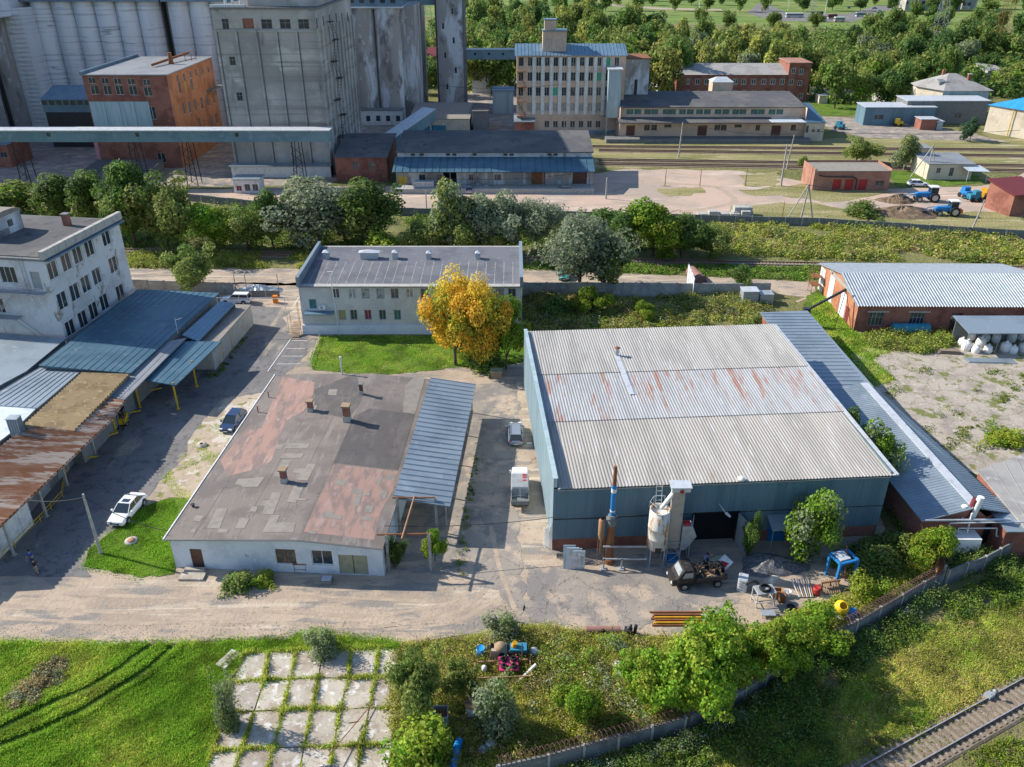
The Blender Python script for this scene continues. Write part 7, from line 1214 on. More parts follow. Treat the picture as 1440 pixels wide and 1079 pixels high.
m = MB(); [m.bar((x, -1.6, .14), (x + .3, 1.9, .14), .1) for x in (-.5, .5)]; m.box(-.3, .3, -1.5, -1.0, .1, .5, 1); m.bar((0, -1.3, .5), (.1, -1.5, 1.1), .04, 1); m.lathe([(.16, .9), (.2, 1.0), (0, 1.1)], 8, 1, (0.1, -1.5)); tag(m.obj('switch_lever', ['sleeper_concrete', 'grey_paint'], None, at(1368, 966), R(28)), 'railway point lever on two long sleepers beside the bottom right track', 'lever')
# ---------------------------------------------------------------- poles and wires
def pole(bx, by, ty, label, r=.16, m_='post_concrete', lean=0., name='utility_pole', arm=0., z1=None):
    x, y = at(bx, by); h = z1 or zat(y, ty); g = thing(name, label, 'pole', (x, y)); m = MB(); m.tube((0, 0, -.1), (lean, 0, h), r, 8, r * .6); m.obj('shaft', m_, g)
    if arm: m = MB(); m.bar((lean - arm, 0, h - .4), (lean + arm, 0, h - .4), .06); [m.tube((lean + s * arm, 0, h - .4), (lean + s * arm, 0, h - .1), .05, 6) for s in (-1, 1)]; m.obj('crossarm', 'grey_paint', g)
    return x, y, h
pole(142, 779, 695, 'concrete pole standing on the grass by the lane at the lower left')
m = MB(); a = Vector((*at(142, 779), 6.4)); b2 = Vector((-30.6, 58.2, 3.9)); c0 = Vector((-47.8, 63.5, 3.9))
def wire(m, a, b2, sag, r=.03, n=8):
    pr = a
    for i in range(1, n + 1): t = i / n; p = a.lerp(b2, t) - Vector((0, 0, sag * 4 * t * (1 - t))); m.tube(tuple(pr), tuple(p), r, 4, cap=False); pr = p
wire(m, a, b2, .5); wire(m, a, c0, .6); tag(m.obj('overhead_wire', 'black_metal'), 'black wires from the lane pole to the sheds and the low workshop', 'wire')
m = MB(); wire(m, Vector((-11.3, 58.5, 4.2)), Vector((3.7, 60.1, 3.9)), .4); wire(m, Vector((3.8, 59.9, 3.9)), Vector((12.3, 59.9, 4.4)), .2); tag(m.obj('overhead_wire', 'black_metal'), 'black cable spanning from the low workshop to the big warehouse', 'wire')
for a in [(1125, 312, 263, 'pale concrete pole with braces by the boundary fence', .2, 'post_concrete', .6), (1368, 320, 281, 'leaning pale pole by the boundary fence at the right', .18, 'post_concrete', .9), (1098, 262, 203, 'tall double pole in the dirt yard left of the brick garage', .25, 'post_concrete', 0, 'utility_pole', .8), (1106, 238, 190, 'pale pole right behind the tall double pole', .2, 'post_concrete', .6), (954, 222, 172, 'pale pole in the rail yard before the cream depot', .2, 'post_concrete', .3), (793, 192, 164, 'pole in front of the cream works building', .18), (852, 280, 250, 'short pole at the right end of the goods shed', .2), (600, 298, 268, 'pole by the dirt road below the goods shed', .16), (935, 262, 238, 'thin dark pole in the dirt yard, left one', .1, 'rust'), (984, 262, 238, 'thin dark pole in the dirt yard, middle one', .1, 'rust'), (1048, 262, 238, 'thin dark pole in the dirt yard, right one', .1, 'rust'),
          (1184, 142, 112, 'pale lamp pole by the far lawn', .16, 'post_concrete', .8), (1353, 76, 52, 'pale pole among the trees above the villa, left one', .3, 'post_concrete', .9), (1364, 90, 56, 'pale pole among the trees above the villa, right one', .3, 'post_concrete', 1.2), (918, 138, 108, 'pole left of the red brick office', .16), (606, 68, 40, 'white pole seen between the silos and the shaft', .2, 'white_paint'), (981, 33, 2, 'white pole on the far slope by the road', .3, 'white_paint'), (1108, 15, -6, 'far white pole by the bus park, left one', .25, 'white_paint'), (1160, 20, -10, 'far white pole by the bus park, right one', .25, 'white_paint'), (1100, 306, 283, 'thin pole by the fence, leftmost at the braced pole', .08, 'rust'), (112, 262, 238, 'thin pale pole by the dark shed', .18)]: pole(*a)
x0, y0 = at(1125, 312)
m = MB(); [m.tube((dx, dy, 0), (.5, 0, 7.6), .12, 6) for dx, dy in ((-3.2, -.6), (2.4, -.6))]; tag(m.obj('pole_brace', 'post_concrete', None, (x0, y0)), 'pair of slanting braces of the concrete pole by the boundary fence', 'brace')
x0, y0 = at(1302, 250); m = MB(); h = zat(y0, 204); [m.tube((dx, dy, 0), (0, 0, h), .16, 6, .1) for dx, dy in ((-3.4, .5), (-.6, -1), (1.9, 0))]; tag(m.obj('tripod_pole', 'post_concrete', None, (x0, y0)), 'pale three-legged pole left of the small peach house', 'pole')
for z0, A, B, lb_ in ((9, (954, 222), (1106, 238), 'thin black wires between the rail yard poles'), (9.5, (1106, 238), (1420, 235), 'thin black wires running right from the rail yard poles'), (7.5, (1125, 312), (1368, 320), 'thin wires between the poles along the boundary fence'), (7, (600, 298), (852, 280), 'thin wires along the dirt road below the goods shed'), (15, (620, 200), (793, 192), 'wires from the elevator shaft to the pole before the works building')):
    m = MB(); a = Vector((*at(*A), z0)); b2 = Vector((*at(*B), z0 - .6)); [wire(m, a + Vector((0, k, -k * .3)), b2 + Vector((0, k, -k * .3)), 1.0, .03) for k in (0, .7)]; tag(m.obj('overhead_wire', 'black_metal'), lb_, 'wire')
def pylon(x, y, h, w, label, m_='grey_paint'):
    g = thing('pylon', label, 'pylon', (x, y)); m = MB(); n = 9
    lv = [(h * i / n, w * (1 - .82 * i / n) / 2) for i in range(n + 1)]
    for (z0, a0), (z1, a1) in zip(lv, lv[1:]):
        c0_ = [(-a0, -a0), (a0, -a0), (a0, a0), (-a0, a0)]; c1_ = [(-a1, -a1), (a1, -a1), (a1, a1), (-a1, a1)]
        for k in range(4): m.bar((*c0_[k], z0), (*c1_[k], z1), .12); m.bar((*c0_[k], z0), (*c1_[(k + 1) % 4], z1), .07); m.bar((*c0_[(k + 1) % 4], z0), (*c1_[k], z1), .07)
    m.obj('lattice', m_, g)
    for z in (.72, .85): m = MB(); m.bar((-w * .9, 0, h * z), (w * .9, 0, h * z), .16); m.obj('crossarm', m_, g)
pylon(*at(1141, 28), 24, 5, 'pale lattice pylon behind the bus park'); pylon(xat(470, 1325, 25), 470, 34, 7, 'pale lattice pylon in front of the apartment block'); pylon(xat(400, 1410, 46), 400, 40, 7, 'dark brown lattice pylon at the top right', 'rust'); pylon(xat(620, 602, 20), 620, 22, 5, 'lattice pylon seen between the silos and the shaft', 'grey_paint')
# ---------------------------------------------------------------- vehicles
CM = {}
def wheel(parent, x, y, r=.32, w=.22, name='wheel'):
    key = ('w', r, w)
    if key not in CM:
        m = MB(); m.tube((0, -w / 2, 0), (0, w / 2, 0), r, 16, mi=0); a = m.mesh('tyre', 'tyre'); m = MB(); m.tube((0, -w / 2 - .012, 0), (0, w / 2 + .012, 0), r * .62, 10); CM[key] = (a, m.mesh('rim', 'rim'))
    a, b_ = CM[key]; e = bpy.data.objects.new(name, a); COL.objects.link(e); e.parent = parent; e.location = (x, y, r); k = bpy.data.objects.new('rim', b_); COL.objects.link(k); k.parent = e
def loft(m, st, mi=0):
    """st: (x, halfwidth, zlow, ztop)"""
    k = 8; P = []
    for x, w, zl, zt in st:
        P += [(x, -w * .9, zl), (x, -w, zl + (zt - zl) * .3), (x, -w * 1.0, zl + (zt - zl) * .65), (x, -w * .88, zt), (x, w * .88, zt), (x, w * 1.0, zl + (zt - zl) * .65), (x, w, zl + (zt - zl) * .3), (x, w * .9, zl)]
    n = len(st); m.add(P, [[j * k + i, (j + 1) * k + i, (j + 1) * k + (i + 1) % k, j * k + (i + 1) % k] for j in range(n - 1) for i in range(k)] + [list(range(k)), [(n - 1) * k + i for i in range(k - 1, -1, -1)]], mi)
def car(name, label, cat, loc, head, col, L=4.6, W_=1.8, Hh=1.45, kind='sedan', sunroof=False, group=None, rails=False):
    g = thing(name, label, cat, loc, R(head), group); w = W_ / 2; zb = .92 if kind != 'suv' else 1.05; m = MB()
    st = [(-.5, .80, .42, zb * .75), (-.485, .93, .30, zb * .92), (-.45, .98, .26, zb), (-.3, 1, .25, zb + .02), (0, 1, .25, zb), (.2, 1, .25, zb - .02), (.30, .99, .25, zb - .04), (.42, .95, .26, zb - .14), (.48, .86, .28, zb - .24), (.5, .74, .38, zb - .38)]
    loft(m, [(x * L, ww * w, a, b_) for x, ww, a, b_ in st])
    rb, rt, ft, fb = {'sedan': (-.40, -.20, .06, .24), 'hatch': (-.47, -.33, .06, .26), 'suv': (-.485, -.44, .06, .22), 'wagon': (-.48, -.43, .05, .22)}[kind]
    base = [(rb * L, w * .86), (fb * L, w * .86)]; top = [(rt * L, w * .68), (ft * L, w * .68)]; zr = Hh
    m.box(rt * L - .02, ft * L + .02, -w * .69, w * .69, zr - .05, zr + .02)
    for s in (-1, 1):
        for (a, c) in (((rb * L, s * w * .86, zb), (rt * L, s * w * .68, zr)), ((fb * L, s * w * .86, zb), (ft * L, s * w * .68, zr)), (((rb + fb) / 2 * L, s * w * .87, zb), ((rt + ft) / 2 * L, s * w * .70, zr))): m.bar(a, c, .05)
    body = m.obj('body', col, g)
    m = MB(); zb2 = zb - .02; z2 = zr - .03; A = [(rb * L, -w * .85, zb2), (fb * L, -w * .85, zb2), (fb * L, w * .85, zb2), (rb * L, w * .85, zb2)]; B_ = [(rt * L, -w * .67, z2), (ft * L, -w * .67, z2), (ft * L, w * .67, z2), (rt * L, w * .67, z2)]
    m.add(A + B_, [[0, 1, 5, 4], [1, 2, 6, 5], [2, 3, 7, 6], [3, 0, 4, 7]]); m.obj('windows', 'car_glass', g)
    if sunroof: m = MB(); m.box((rt + .12) * L, (ft - .03) * L, -w * .42, w * .42, zr + .021, zr + .028); m.obj('sunroof', 'car_glass', g)
    if rails: [setattr(q_, 'name', 'roof_rail') for q_ in []]; m = MB(); m.bar((rt * L, -w * .6, zr + .06), (ft * L, -w * .6, zr + .06), .02); m.obj('roof_rail', 'black_metal', g); m = MB(); m.bar((rt * L, w * .6, zr + .06), (ft * L, w * .6, zr + .06), .02); m.obj('roof_rail', 'black_metal', g)
    for x in (-.30 * L, .31 * L):
        for s in (-1, 1):
            wheel(g, x, s * (w - .08), .33 if kind != 'suv' else .37)
            m = MB(); m.tube((x, s * (w - .02), .36), (x, s * (w + .004), .36), .41, 14); m.obj('wheel_arch', 'black_metal', g)
    for s in (-1, 1):
        m = MB(); m.box(.455 * L, .492 * L, s * w * .62 - .2, s * w * .62 + .2, zb - .34, zb - .2); m.obj('headlight', 'lamp_glass', g)
        m = MB(); m.box(-.492 * L, -.475 * L, s * w * .72 - .14, s * w * .72 + .14, zb - .22, zb - .04); m.obj('tail_light', 'tail_lamp', g)
        m = MB(); m.box(fb * L - .35, fb * L - .15, s * (w + .02), s * (w + .18), zb, zb + .14) if s > 0 else m.box(fb * L - .35, fb * L - .15, -(w + .18), -(w + .02), zb, zb + .14); m.obj('mirror', col, g)
    m = MB(); m.box(.485 * L, .505 * L, -w * .5, w * .5, .42, .6); m.obj('grille', 'black_metal', g)
    for x in (.506, -.506): m = MB(); m.box(x * L - .01, x * L + .01, -.25, .25, .38, .48); m.obj('number_plate', 'white_paint', g)
    return g
car('parked_car', 'white sedan with black sunroof parked on the lane beside the lawn', 'car', at(181, 722), -97, 'car_white', 4.8, 1.84, 1.45, 'sedan', True)
car('parked_car', 'dark navy hatchback parked on the pavement left of the low workshop', 'car', at(329, 598), -98, 'car_navy', 4.3, 1.78, 1.48, 'hatch')
car('parked_car', 'silver-blue station wagon parked between the metal canopy and the big warehouse', 'car', at(725, 615), 91, 'car_silver', 4.4, 1.74, 1.55, 'wagon', rails=True)
car('parked_car', 'white station wagon parked sideways behind the shed roofs by the entrance', 'car', at(333, 426), 178, 'car_white', 4.6, 1.78, 1.62, 'wagon', rails=True)
car('parked_car', 'teal car half hidden behind the silver willow', 'car', at(794, 390), -95, 'car_teal', 4.4, 1.8, 1.5, 'hatch')
tr = thing('flatbed_truck', 'white-cabbed small truck with grey tarpaulin parked beside the big warehouse wall', 'truck', at(731, 696), R(90)); tr.scale = (.88,) * 3
m = MB(); loft(m, [(1.3, .95, .5, 1.7), (1.7, .98, .45, 2.0), (2.3, .98, .45, 2.02), (2.9, .96, .45, 1.9), (3.1, .9, .5, 1.2)]); m.obj('cab', 'car_white', tr)
m = MB(); m.quad((3.13, -.75, 1.25), (3.13, .75, 1.25), (2.93, .7, 1.85), (2.93, -.7, 1.85)); m.obj('windscreen', 'car_glass', tr)
m = MB(); loft(m, [(-1.6, 1.0, .85, 2.05), (-1.5, 1.03, .85, 2.2), (-.2, 1.03, .85, 2.3), (1.1, 1.03, .85, 2.2), (1.2, 1.0, .85, 2.1)]); m.obj('tarpaulin', 'tarp', tr)
m = MB(); [m.box(x, x + .3, -.75, -.3, 2.28 - abs(x) * .05, 2.33 - abs(x) * .05) for x in (-.5, .1, .65)]; m.obj('red_patch', 'red_paint', tr)
m = MB(); m.box(-3.1, -1.6, -1.0, 1.0, .85, .95); [m.box(-3.1, -1.6, s - .04, s + .04, .95, 1.4) for s in (-.98, .98)]; m.box(-3.14, -3.06, -1.0, 1.0, .9, 1.4); m.obj('bed', 'dark_concrete', tr)
m = MB(); [m.bar((x, s * .9, 1.4), (x, 0, 1.5), .025) for x in (-2.9, -2.2) for s in (-1, 1)]; m.bar((-3.0, 0, 1.5), (-1.6, 0, 2.1), .03); m.obj('bed_frame', 'grey_paint', tr)
for x in (2.1, -1.9):
    for s in (-1, 1): wheel(tr, x, s * .85, .38, .26)
for s in (-1, 1): m = MB(); m.box(2.6, 2.75, s * 1.12 - .08, s * 1.12 + .08, 1.3, 1.6); m.obj('mirror', 'white_paint', tr)
tr = thing('black_truck', 'small black truck loaded with scrap before the warehouse doorway', 'truck', at(985, 818), R(188))
m = MB(); loft(m, [(.9, .9, .5, 1.9), (1.1, .95, .45, 2.1), (1.9, .95, .45, 2.12), (2.3, .93, .45, 1.5), (2.5, .9, .5, 1.2), (2.9, .85, .5, 1.1)]); m.obj('cab', 'car_black', tr)
m = MB(); m.quad((2.34, -.7, 1.5), (2.34, .7, 1.5), (2.02, .65, 2.0), (2.02, -.65, 2.0)); m.quad((1.15, .955, 1.4), (1.15, .93, 1.95), (1.85, .93, 1.95), (2.1, .955, 1.4)); m.obj('windows', 'glass_pale', tr)
m = MB(); m.box(-1.9, .8, -.95, .95, .8, .9); [m.box(-1.9, .8, s - .05, s + .05, .9, 1.3) for s in (-.95, .95)]; m.box(-2.0, -1.9, -.95, .95, .85, 1.3); m.obj('bed', 'black_metal', tr)
m = MB(); sr = random.Random(3)
for i in range(46): x, y, z = sr.uniform(-1.7, .6), sr.uniform(-.8, .8), sr.uniform(.95, 1.45); m.M = T(x, y, z) @ Matrix.Rotation(sr.uniform(0, 6), 4, Vector((sr.random(), sr.random(), 1))); m.box(-.25, .25, -.06, .06, -.04, .04, sr.randint(0, 1))
m.obj('load', ['rust_light', 'wood'], tr)
m = MB(T(2.86, 0, .8)); [m.tube((-.02, s * .6, 0), (.08, s * .6, 0), .14, 10) for s in (-1, 1)]; m.obj('headlights', 'lamp_glass', tr)
for x in (1.8, -1.2):
    for s in (-1, 1): wheel(tr, x, s * .85, .38, .24)
m = MB(RZ(-20)); m.M = Matrix.Rotation(R(-38), 4, 'Y'); m.box(-.75, .75, -.6, .6, 0, .06); m.add([(-.35, -.4, .065), (.45, -.4, .065), (.1, .42, .065)], [[0, 1, 2]], 1); tag(m.obj('sign_board', ['white_paint', 'red_paint'], None, (*at(1015, 806), 1.0), R(25)), 'white board with a red triangle leaning on the load of the black truck', 'sign')
m = MB(); m.box(-.7, .7, -.5, .5, 0, 1.0); m.box(-.65, .65, -.45, .45, 1.0, 1.05, 1); tag(m.obj('blue_bin', ['blue_paint', 'khaki_door'], None, at(1006, 800), R(12)), 'blue box with a khaki lid between the black truck and the doorway', 'box')
fk = thing('forklift', 'small yellow forklift under the edge of the rusty roof', 'forklift', at(173, 597), R(-80))
m = MB(); m.box(-.9, .5, -.5, .5, .25, .95); m.box(-.95, -.5, -.45, .45, .95, 1.1); m.obj('body', 'yellow_paint', fk)
m = MB(); [m.bar((x, s * .42, .9), (x, s * .4, 2.0), .04) for x in (-.5, .4) for s in (-1, 1)]; m.box(-.6, .5, -.45, .45, 2.0, 2.06); m.obj('cage', 'black_metal', fk)
m = MB(); [m.bar((.62, s * .3, .1), (.62, s * .3, 2.1), .06) for s in (-1, 1)]; [m.box(.65, 1.6, s * .3 - .06, s * .3 + .06, .1, .15) for s in (-1, 1)]; m.obj('mast', 'black_metal', fk)
m = MB(); m.box(-.35, .1, -.25, .25, .95, 1.05); m.box(-.4, -.32, -.25, .25, 1.05, 1.5); m.obj('seat', 'black_metal', fk)
for x in (-.6, .35):
    for s in (-1, 1): wheel(fk, x, s * .5, .24, .16)
def tractor(label, px, py, head, sc=1., red=True):
    g = thing('tractor', label, 'tractor', at(px, py), R(head)); g.scale = (sc,) * 3
    m = MB(); loft(m, [(-.3, .45, .7, 1.5), (.2, .45, .7, 1.55), (1.7, .4, .7, 1.45), (1.95, .35, .75, 1.3)]); m.obj('hood', 'blue_paint', g)
    m = MB(); m.box(-1.5, -.2, -.7, .7, 1.0, 1.35); [m.bar((x, s * .65, 1.3), (x, s * .6, 2.4), .05) for x in (-1.4, -.25) for s in (-1, 1)]; m.obj('cab', 'blue_paint', g)
    m = MB(); m.box(-1.38, -.28, -.62, .62, 1.36, 2.4); m.obj('windows', 'car_glass', g); m = MB(); m.box(-1.6, -.1, -.75, .75, 2.4, 2.52); m.obj('cab_roof', 'white_paint', g)
    for s in (-1, 1): wheel(g, -.95, s * .85, .8, .4); wheel(g, 1.4, s * .75, .48, .3)
    m = MB(); [m.bar((-.3, s * .55, 1.5), (2.9, s * .55, 1.1), .1) for s in (-1, 1)]; [m.bar((2.9, s * .55, 1.1), (3.6, s * .5, .5), .09) for s in (-1, 1)]; m.box(3.5, 4.2, -.9, .9, .25, .95, 1); m.obj('loader_arm', ['blue_paint', 'black_metal'], g)
    if red: m = MB(); m.box(-2.3, -1.6, -.6, .6, .5, 1.1); m.obj('rear_attachment', 'orange_paint', g)
    return g
tractor('blue tractor with a front loader and orange rear box in the dirt yard', 1330, 303, 176, 1.25)
tractor('blue loader truck with a white cab behind the blue tractor in the dirt yard', 1302, 283, 176, 1.3, False)
def simple_bus(label, px, py, L, col, cat='bus', band='red_paint', h=3.0):
    x, y = at(px, py); g = thing('bus' if cat == 'bus' else 'box_truck', label, cat, (x, y)); m = MB(); m.box(-L / 2, L / 2, -1.25, 1.25, .4, h); m.box(-L / 2 + .1, L / 2 - .1, -1.1, 1.1, h, h + .15); m.obj('body', col, g)
    m = MB(); m.box(-L / 2 + .5, L / 2 - .5, -1.27, 1.27, h * .5, h * .8); m.box(-L / 2 - .02, L / 2 + .02, -1.1, 1.1, h * .45, h * .85); m.obj('windows', 'car_glass', g)
    m = MB(); m.box(-L / 2 - .01, L / 2 + .01, -1.26, 1.26, .5, .9); m.obj('skirt', band, g)
    for x_ in (-L * .33, L * .33):
        for s in (-1, 1): wheel(g, x_, s * 1.15, .5, .3)
simple_bus('long white bus at the far bus park, leftmost', 1117, 25, 12.5, 'white_paint', band='grey_paint'); simple_bus('white box truck with dark roof at the far bus park', 1148, 24, 8, 'black_metal', 'truck', 'white_paint', 3.4); simple_bus('white and red bus at the far bus park, left one', 1155, 31, 6, 'white_paint'); simple_bus('white and red bus at the far bus park, right one', 1180, 31, 7, 'white_paint'); simple_bus('dark red truck between the two red and white buses', 1170, 27, 6, 'roof_darkred', 'truck', 'white_paint'); simple_bus('grey bus by the far road', 1212, 24, 9, 'galvanised', band='white_paint')
for px, py, c, lbl in ((1237, 17, 'car_white', 'white car on the far road nearest the apartment block'), (1229, 13, 'car_silver', 'silver car on the far road beside the white one'), (1193, 12, 'car_navy', 'navy car at the edge of the far field'), (1287, 17, 'car_white', 'white car parked under the apartment block'), (1297, 21, 'car_black', 'black car parked under the apartment block'), (597, 116, 'car_silver', 'silver car by the red-orange small house'), (675, 96, 'car_white', 'white van behind the white hut near the shaft'), (698, 262, 'car_white', 'white car beside the goods shed dock'), (790, 271, 'car_silver', 'grey car before the right doors of the goods shed'), (660, 270, 'car_silver', 'silver car before the middle of the goods shed'), (1290, 262, 'car_white', 'white pickup behind the blue tractors')): car('parked_car', lbl, 'car', at(px, py), rnd.choice([0, 180, 90]) + rnd.uniform(-8, 8), c, 4.4, 1.8, 1.5, rnd.choice(['sedan', 'hatch', 'wagon']))

# ---------------------------------------------------------------- people
def skinobj(name, verts, edges, radii, m_, parent=None, root=0, sub=1):
    me = bpy.data.meshes.new(name); me.from_pydata(verts, edges, []); me.materials.append(MATS[m_]); o = bpy.data.objects.new(name, me); COL.objects.link(o)
    if parent: o.parent = parent
    md = o.modifiers.new('skin', 'SKIN'); md.use_smooth_shade = True
    for i, r in enumerate(radii): d = me.skin_vertices[0].data[i]; d.radius = (r, r) if not isinstance(r, tuple) else r; d.use_root = (i == root)
    s = o.modifiers.new('subdivision', 'SUBSURF'); s.levels = sub; s.render_levels = sub
    return o
def person(label, loc, head, shirt, trousers, skin='skin', hair='hair', bend=0., stride=.12, arms=((.10, .02), (.10, .02)), shorts=False, z=0., bare=False):
    g = thing('person', label, 'person', (*loc, z), R(head)); b = bend
    hip = Vector((0, 0, .92)); ch = hip + Vector((math.sin(b) * .42, 0, math.cos(b) * .42)); nk = hip + Vector((math.sin(b) * .56, 0, math.cos(b) * .56)); hd = nk + Vector((math.sin(b * 1.1) * .2 + .02, 0, math.cos(b * 1.1) * .2))
    V = [hip, ch, nk, nk.lerp(hd, .45), hd]; E = [(0, 1), (1, 2), (2, 3), (3, 4)]; Rd = [(.15, .11), (.16, .11), .06, .05, .1]
    for s, (fx, fz) in zip((-1, 1), arms):
        sh = ch + Vector((0, s * .19, .07)); el = sh + Vector((fx, s * .06, -.28)); ha = el + Vector((fx * 1.6 + .06, 0, -.24 + fz * 3)); i = len(V); V += [sh, el, ha]; E += [(1, i), (i, i + 1), (i + 1, i + 2)]; Rd += [.055, .042, .03]
        for k in range(5):
            f = ha + (ha - el).normalized() * (.16 - .02 * abs(k - 2)) + Vector((.02 * (k == 0), (k - 2) * .02, 0)); j = len(V); V.append(f); E.append((i + 2, j)); Rd.append(.010)
    for s in (-1, 1):
        hj = hip + Vector((0, s * .09, -.04)); kn = Vector((stride * s * .6 + .03, s * .1, .5)); an = Vector((stride * s, s * .1, .09)); to = an + Vector((.16, 0, -.05)); i = len(V); V += [hj, kn, an, to]; E += [(0, i), (i, i + 1), (i + 1, i + 2), (i + 2, i + 3)]; Rd += [.085, .058, .04, .035]
    skinobj('body', V, E, Rd, skin, g)
    sv = [hip + Vector((0, 0, .02)), ch, nk - Vector((0, 0, .02))]; se = [(0, 1), (1, 2)]; sr2 = [(.175, .135), (.19, .135), .085]
    for k, s in enumerate((-1, 1)): a0 = V[5 + 8 * k]; a1 = V[6 + 8 * k]; i = len(sv); sv += [a0, a0.lerp(a1, .3 if bare else .85)]; se += [(1, i), (i, i + 1)]; sr2 += [.08, .065]
    skinobj('shirt', sv, se, sr2, shirt, g)
    tv = [hip + Vector((0, 0, .06)), hip]; te = [(0, 1)]; t2 = [(.165, .125), (.165, .125)]
    for k in range(2): j = 5 + 16 + 4 * k; a0, a1, a2 = V[j], V[j + 1], V[j + 2]; i = len(tv); tv += [a0, a1] + ([] if shorts else [a1.lerp(a2, .9)]); te += [(1, i), (i, i + 1)] + ([] if shorts else [(i + 1, i + 2)]); t2 += [.1, .08] + ([] if shorts else [.062])
    skinobj('trousers', tv, te, t2, trousers, g, root=1)
    m = MB(T(*hd)); m.lathe([(0, .135), (.07, .12), (.112, .06), (.118, 0), (.1, -.05)], 12, c=(-.02, 0)); m.obj('hair', hair, g)
    m = MB(T(*hd)); m.box(.09, .125, -.015, .015, -.04, .01); m.obj('nose', skin, g); m = MB(T(*hd)); [m.box(.088, .1, s * .035 - .012, s * .035 + .012, .01, .025) for s in (-1, 1)]; m.obj('eyes', 'black_metal', g)
    for k in range(2): j = 5 + 16 + 4 * k + 2; q = V[j]; m = MB(T(q.x, q.y, 0)); loft(m, [(-.09, .04, 0, .09), (0, .05, 0, .11), (.12, .05, 0, .08), (.19, .035, 0, .05)]); m.obj('shoe', 'black_metal', g)
    return g
person('person in a blue shirt and trousers walking on the lane at the lower left', at(47, 795), -78, 'blue_cloth', 'blue_cloth', stride=.2)
person('person in a black top and beige shorts on the lane at the lower left', at(53, 808), 100, 'dark_cloth', 'khaki_cloth', stride=.1, shorts=True)
person('person in a lavender shirt standing at the back of the black truck', at(990, 798), -60, 'lavender_cloth', 'dark_cloth', bend=.2, arms=((.18, .04), (.14, .03)))
person('bare-armed person bending over beside the warehouse doorway', at(1001, 793), -150, 'skin', 'dark_cloth', bend=.9, arms=((.1, 0), (.14, 0)), bare=True)
person('person in dark clothes seated on the yellow forklift', (at(173, 597)[0], at(173, 597)[1]), -80, 'dark_cloth', 'dark_cloth', z=.1, arms=((.2, .05), (.2, .05)))

# ---------------------------------------------------------------- machines at the warehouse front
d0 = 58.6
def fx(px, py, d=d0): return xat(d, px, py)
X0 = fx(857, 780); ch = thing('exhaust_stack', 'tall rusty stack with a blue and white upper pipe before the warehouse wall', 'chimney', (X0, d0)); z = lambda py, d=d0: zat(d, py)
m = MB(); m.tube((0, 0, 0.4), (0, 0, z(735)), .36, 14, .3); m.tube((0, 0, 0), (0, 0, .5), .5, 12); m.obj('base_pipe', 'rust', ch)
m = MB(); m.tube((0, 0, z(738)), (0, 0, z(724)), .36, 12, mi=0); m.box(-.5, .5, -.3, .3, z(730), z(729) + .05, 0); m.obj('collar', 'dark_concrete', ch)
m = MB(); m.tube((0, 0, z(724)), (0, 0, z(682)), .22, 12); m.tube((0, 0, z(719)), (0, 0, z(717)), .24, 12, mi=1); m.tube((0, 0, z(692)), (0, 0, z(687)), .24, 12, mi=1); m.obj('upper_pipe', ['blue_paint', 'white_paint'], ch)
m = MB(); m.tube((0, 0, z(682)), (0, 0, z(656)), .19, 12, .15); m.obj('tip', 'rust', ch)
m = MB(); m.lathe([(.1, z(778)), (.12, z(760)), (.3, z(752)), (.3, z(732)), (.15, z(730))], 12, c=(-.85, 0)); [m.bar((-.85 + s * .25, 0, 0), (-.85 + s * .25, 0, z(752)), .05) for s in (-1, 1)]; m.obj('cyclone', 'rust_light', ch)
pf = thing('pipe_stand', 'long grey steel stand running from the rusty stack to the rusty silo', 'frame', (X0, d0 - .8)); x1 = fx(906, 790) - X0
for zz in (1.2, 2.2): m = MB(); m.bar((-.7, -.2 + .5 * (zz > 2), zz), (x1, -.2 + .5 * (zz > 2), zz), .12); m.obj('beam', 'galvanised', pf)
for x in (-.6, 1.0): m = MB(); m.bar((x, -.2, 0), (x, -.2, 1.3), .12); m.box(x - .25, x + .25, -.45, .05, 0, .12); m.obj('leg', 'galvanised', pf)
X1 = fx(921, 790); sl_ = thing('feed_silo', 'rust-streaked white steel silo on legs before the warehouse', 'silo', (X1, d0)); r = .92; zb, zt = z(769), z(716)
mat('silo_rusty', (.62, .60, .56), [((.42, .20, .05), 1.2, .50, .60, (1.5, 1.5, .35), 9), ((.25, .13, .06), 2.0, .58, .68, (1.5, 1.5, .6), 9), ((.75, .74, .72), 3, .6, .7)], .6)
m = MB(); m.lathe([(.35, zb - .35), (r * .9, zb), (r, zb + .2), (r, zb + 1.2), (r + .03, zb + 1.22), (r, zb + 1.3), (r, zb + 2.3), (r + .03, zb + 2.32), (r, zb + 2.4), (r, zt), (r - .12, zt + .02), (r - .12, zt - .3), (0, zt - .35)], 24); m.obj('tank', 'silo_rusty', sl_)
m = MB(); m.box(-.3, .25, -r - .03, -r + .1, zb, zb + .55); m.obj('hatch', 'black_metal', sl_)
for a in (45, 135, 225, 315): m = MB(); c, s = math.cos(R(a)) * r * .95, math.sin(R(a)) * r * .95; m.bar((c, s, 0), (c, s, zb + .1), .1); m.box(c - .2, c + .2, s - .2, s + .2, 0, .1); m.obj('leg', 'galvanised', sl_)
m = MB(); [m.bar((math.cos(R(a)) * r, math.sin(R(a)) * r, zt), (math.cos(R(a)) * r * 1.05, math.sin(R(a)) * r * 1.05, zt + .8), .04) for a in range(0, 360, 60)]; [m.bar((math.cos(R(a)) * r * 1.05, math.sin(R(a)) * r * 1.05, zt + .8), (math.cos(R(a + 60)) * r * 1.05, math.sin(R(a + 60)) * r * 1.05, zt + .8), .03) for a in (60, 120, 180)]; m.obj('top_rail', 'light_metal', sl_)
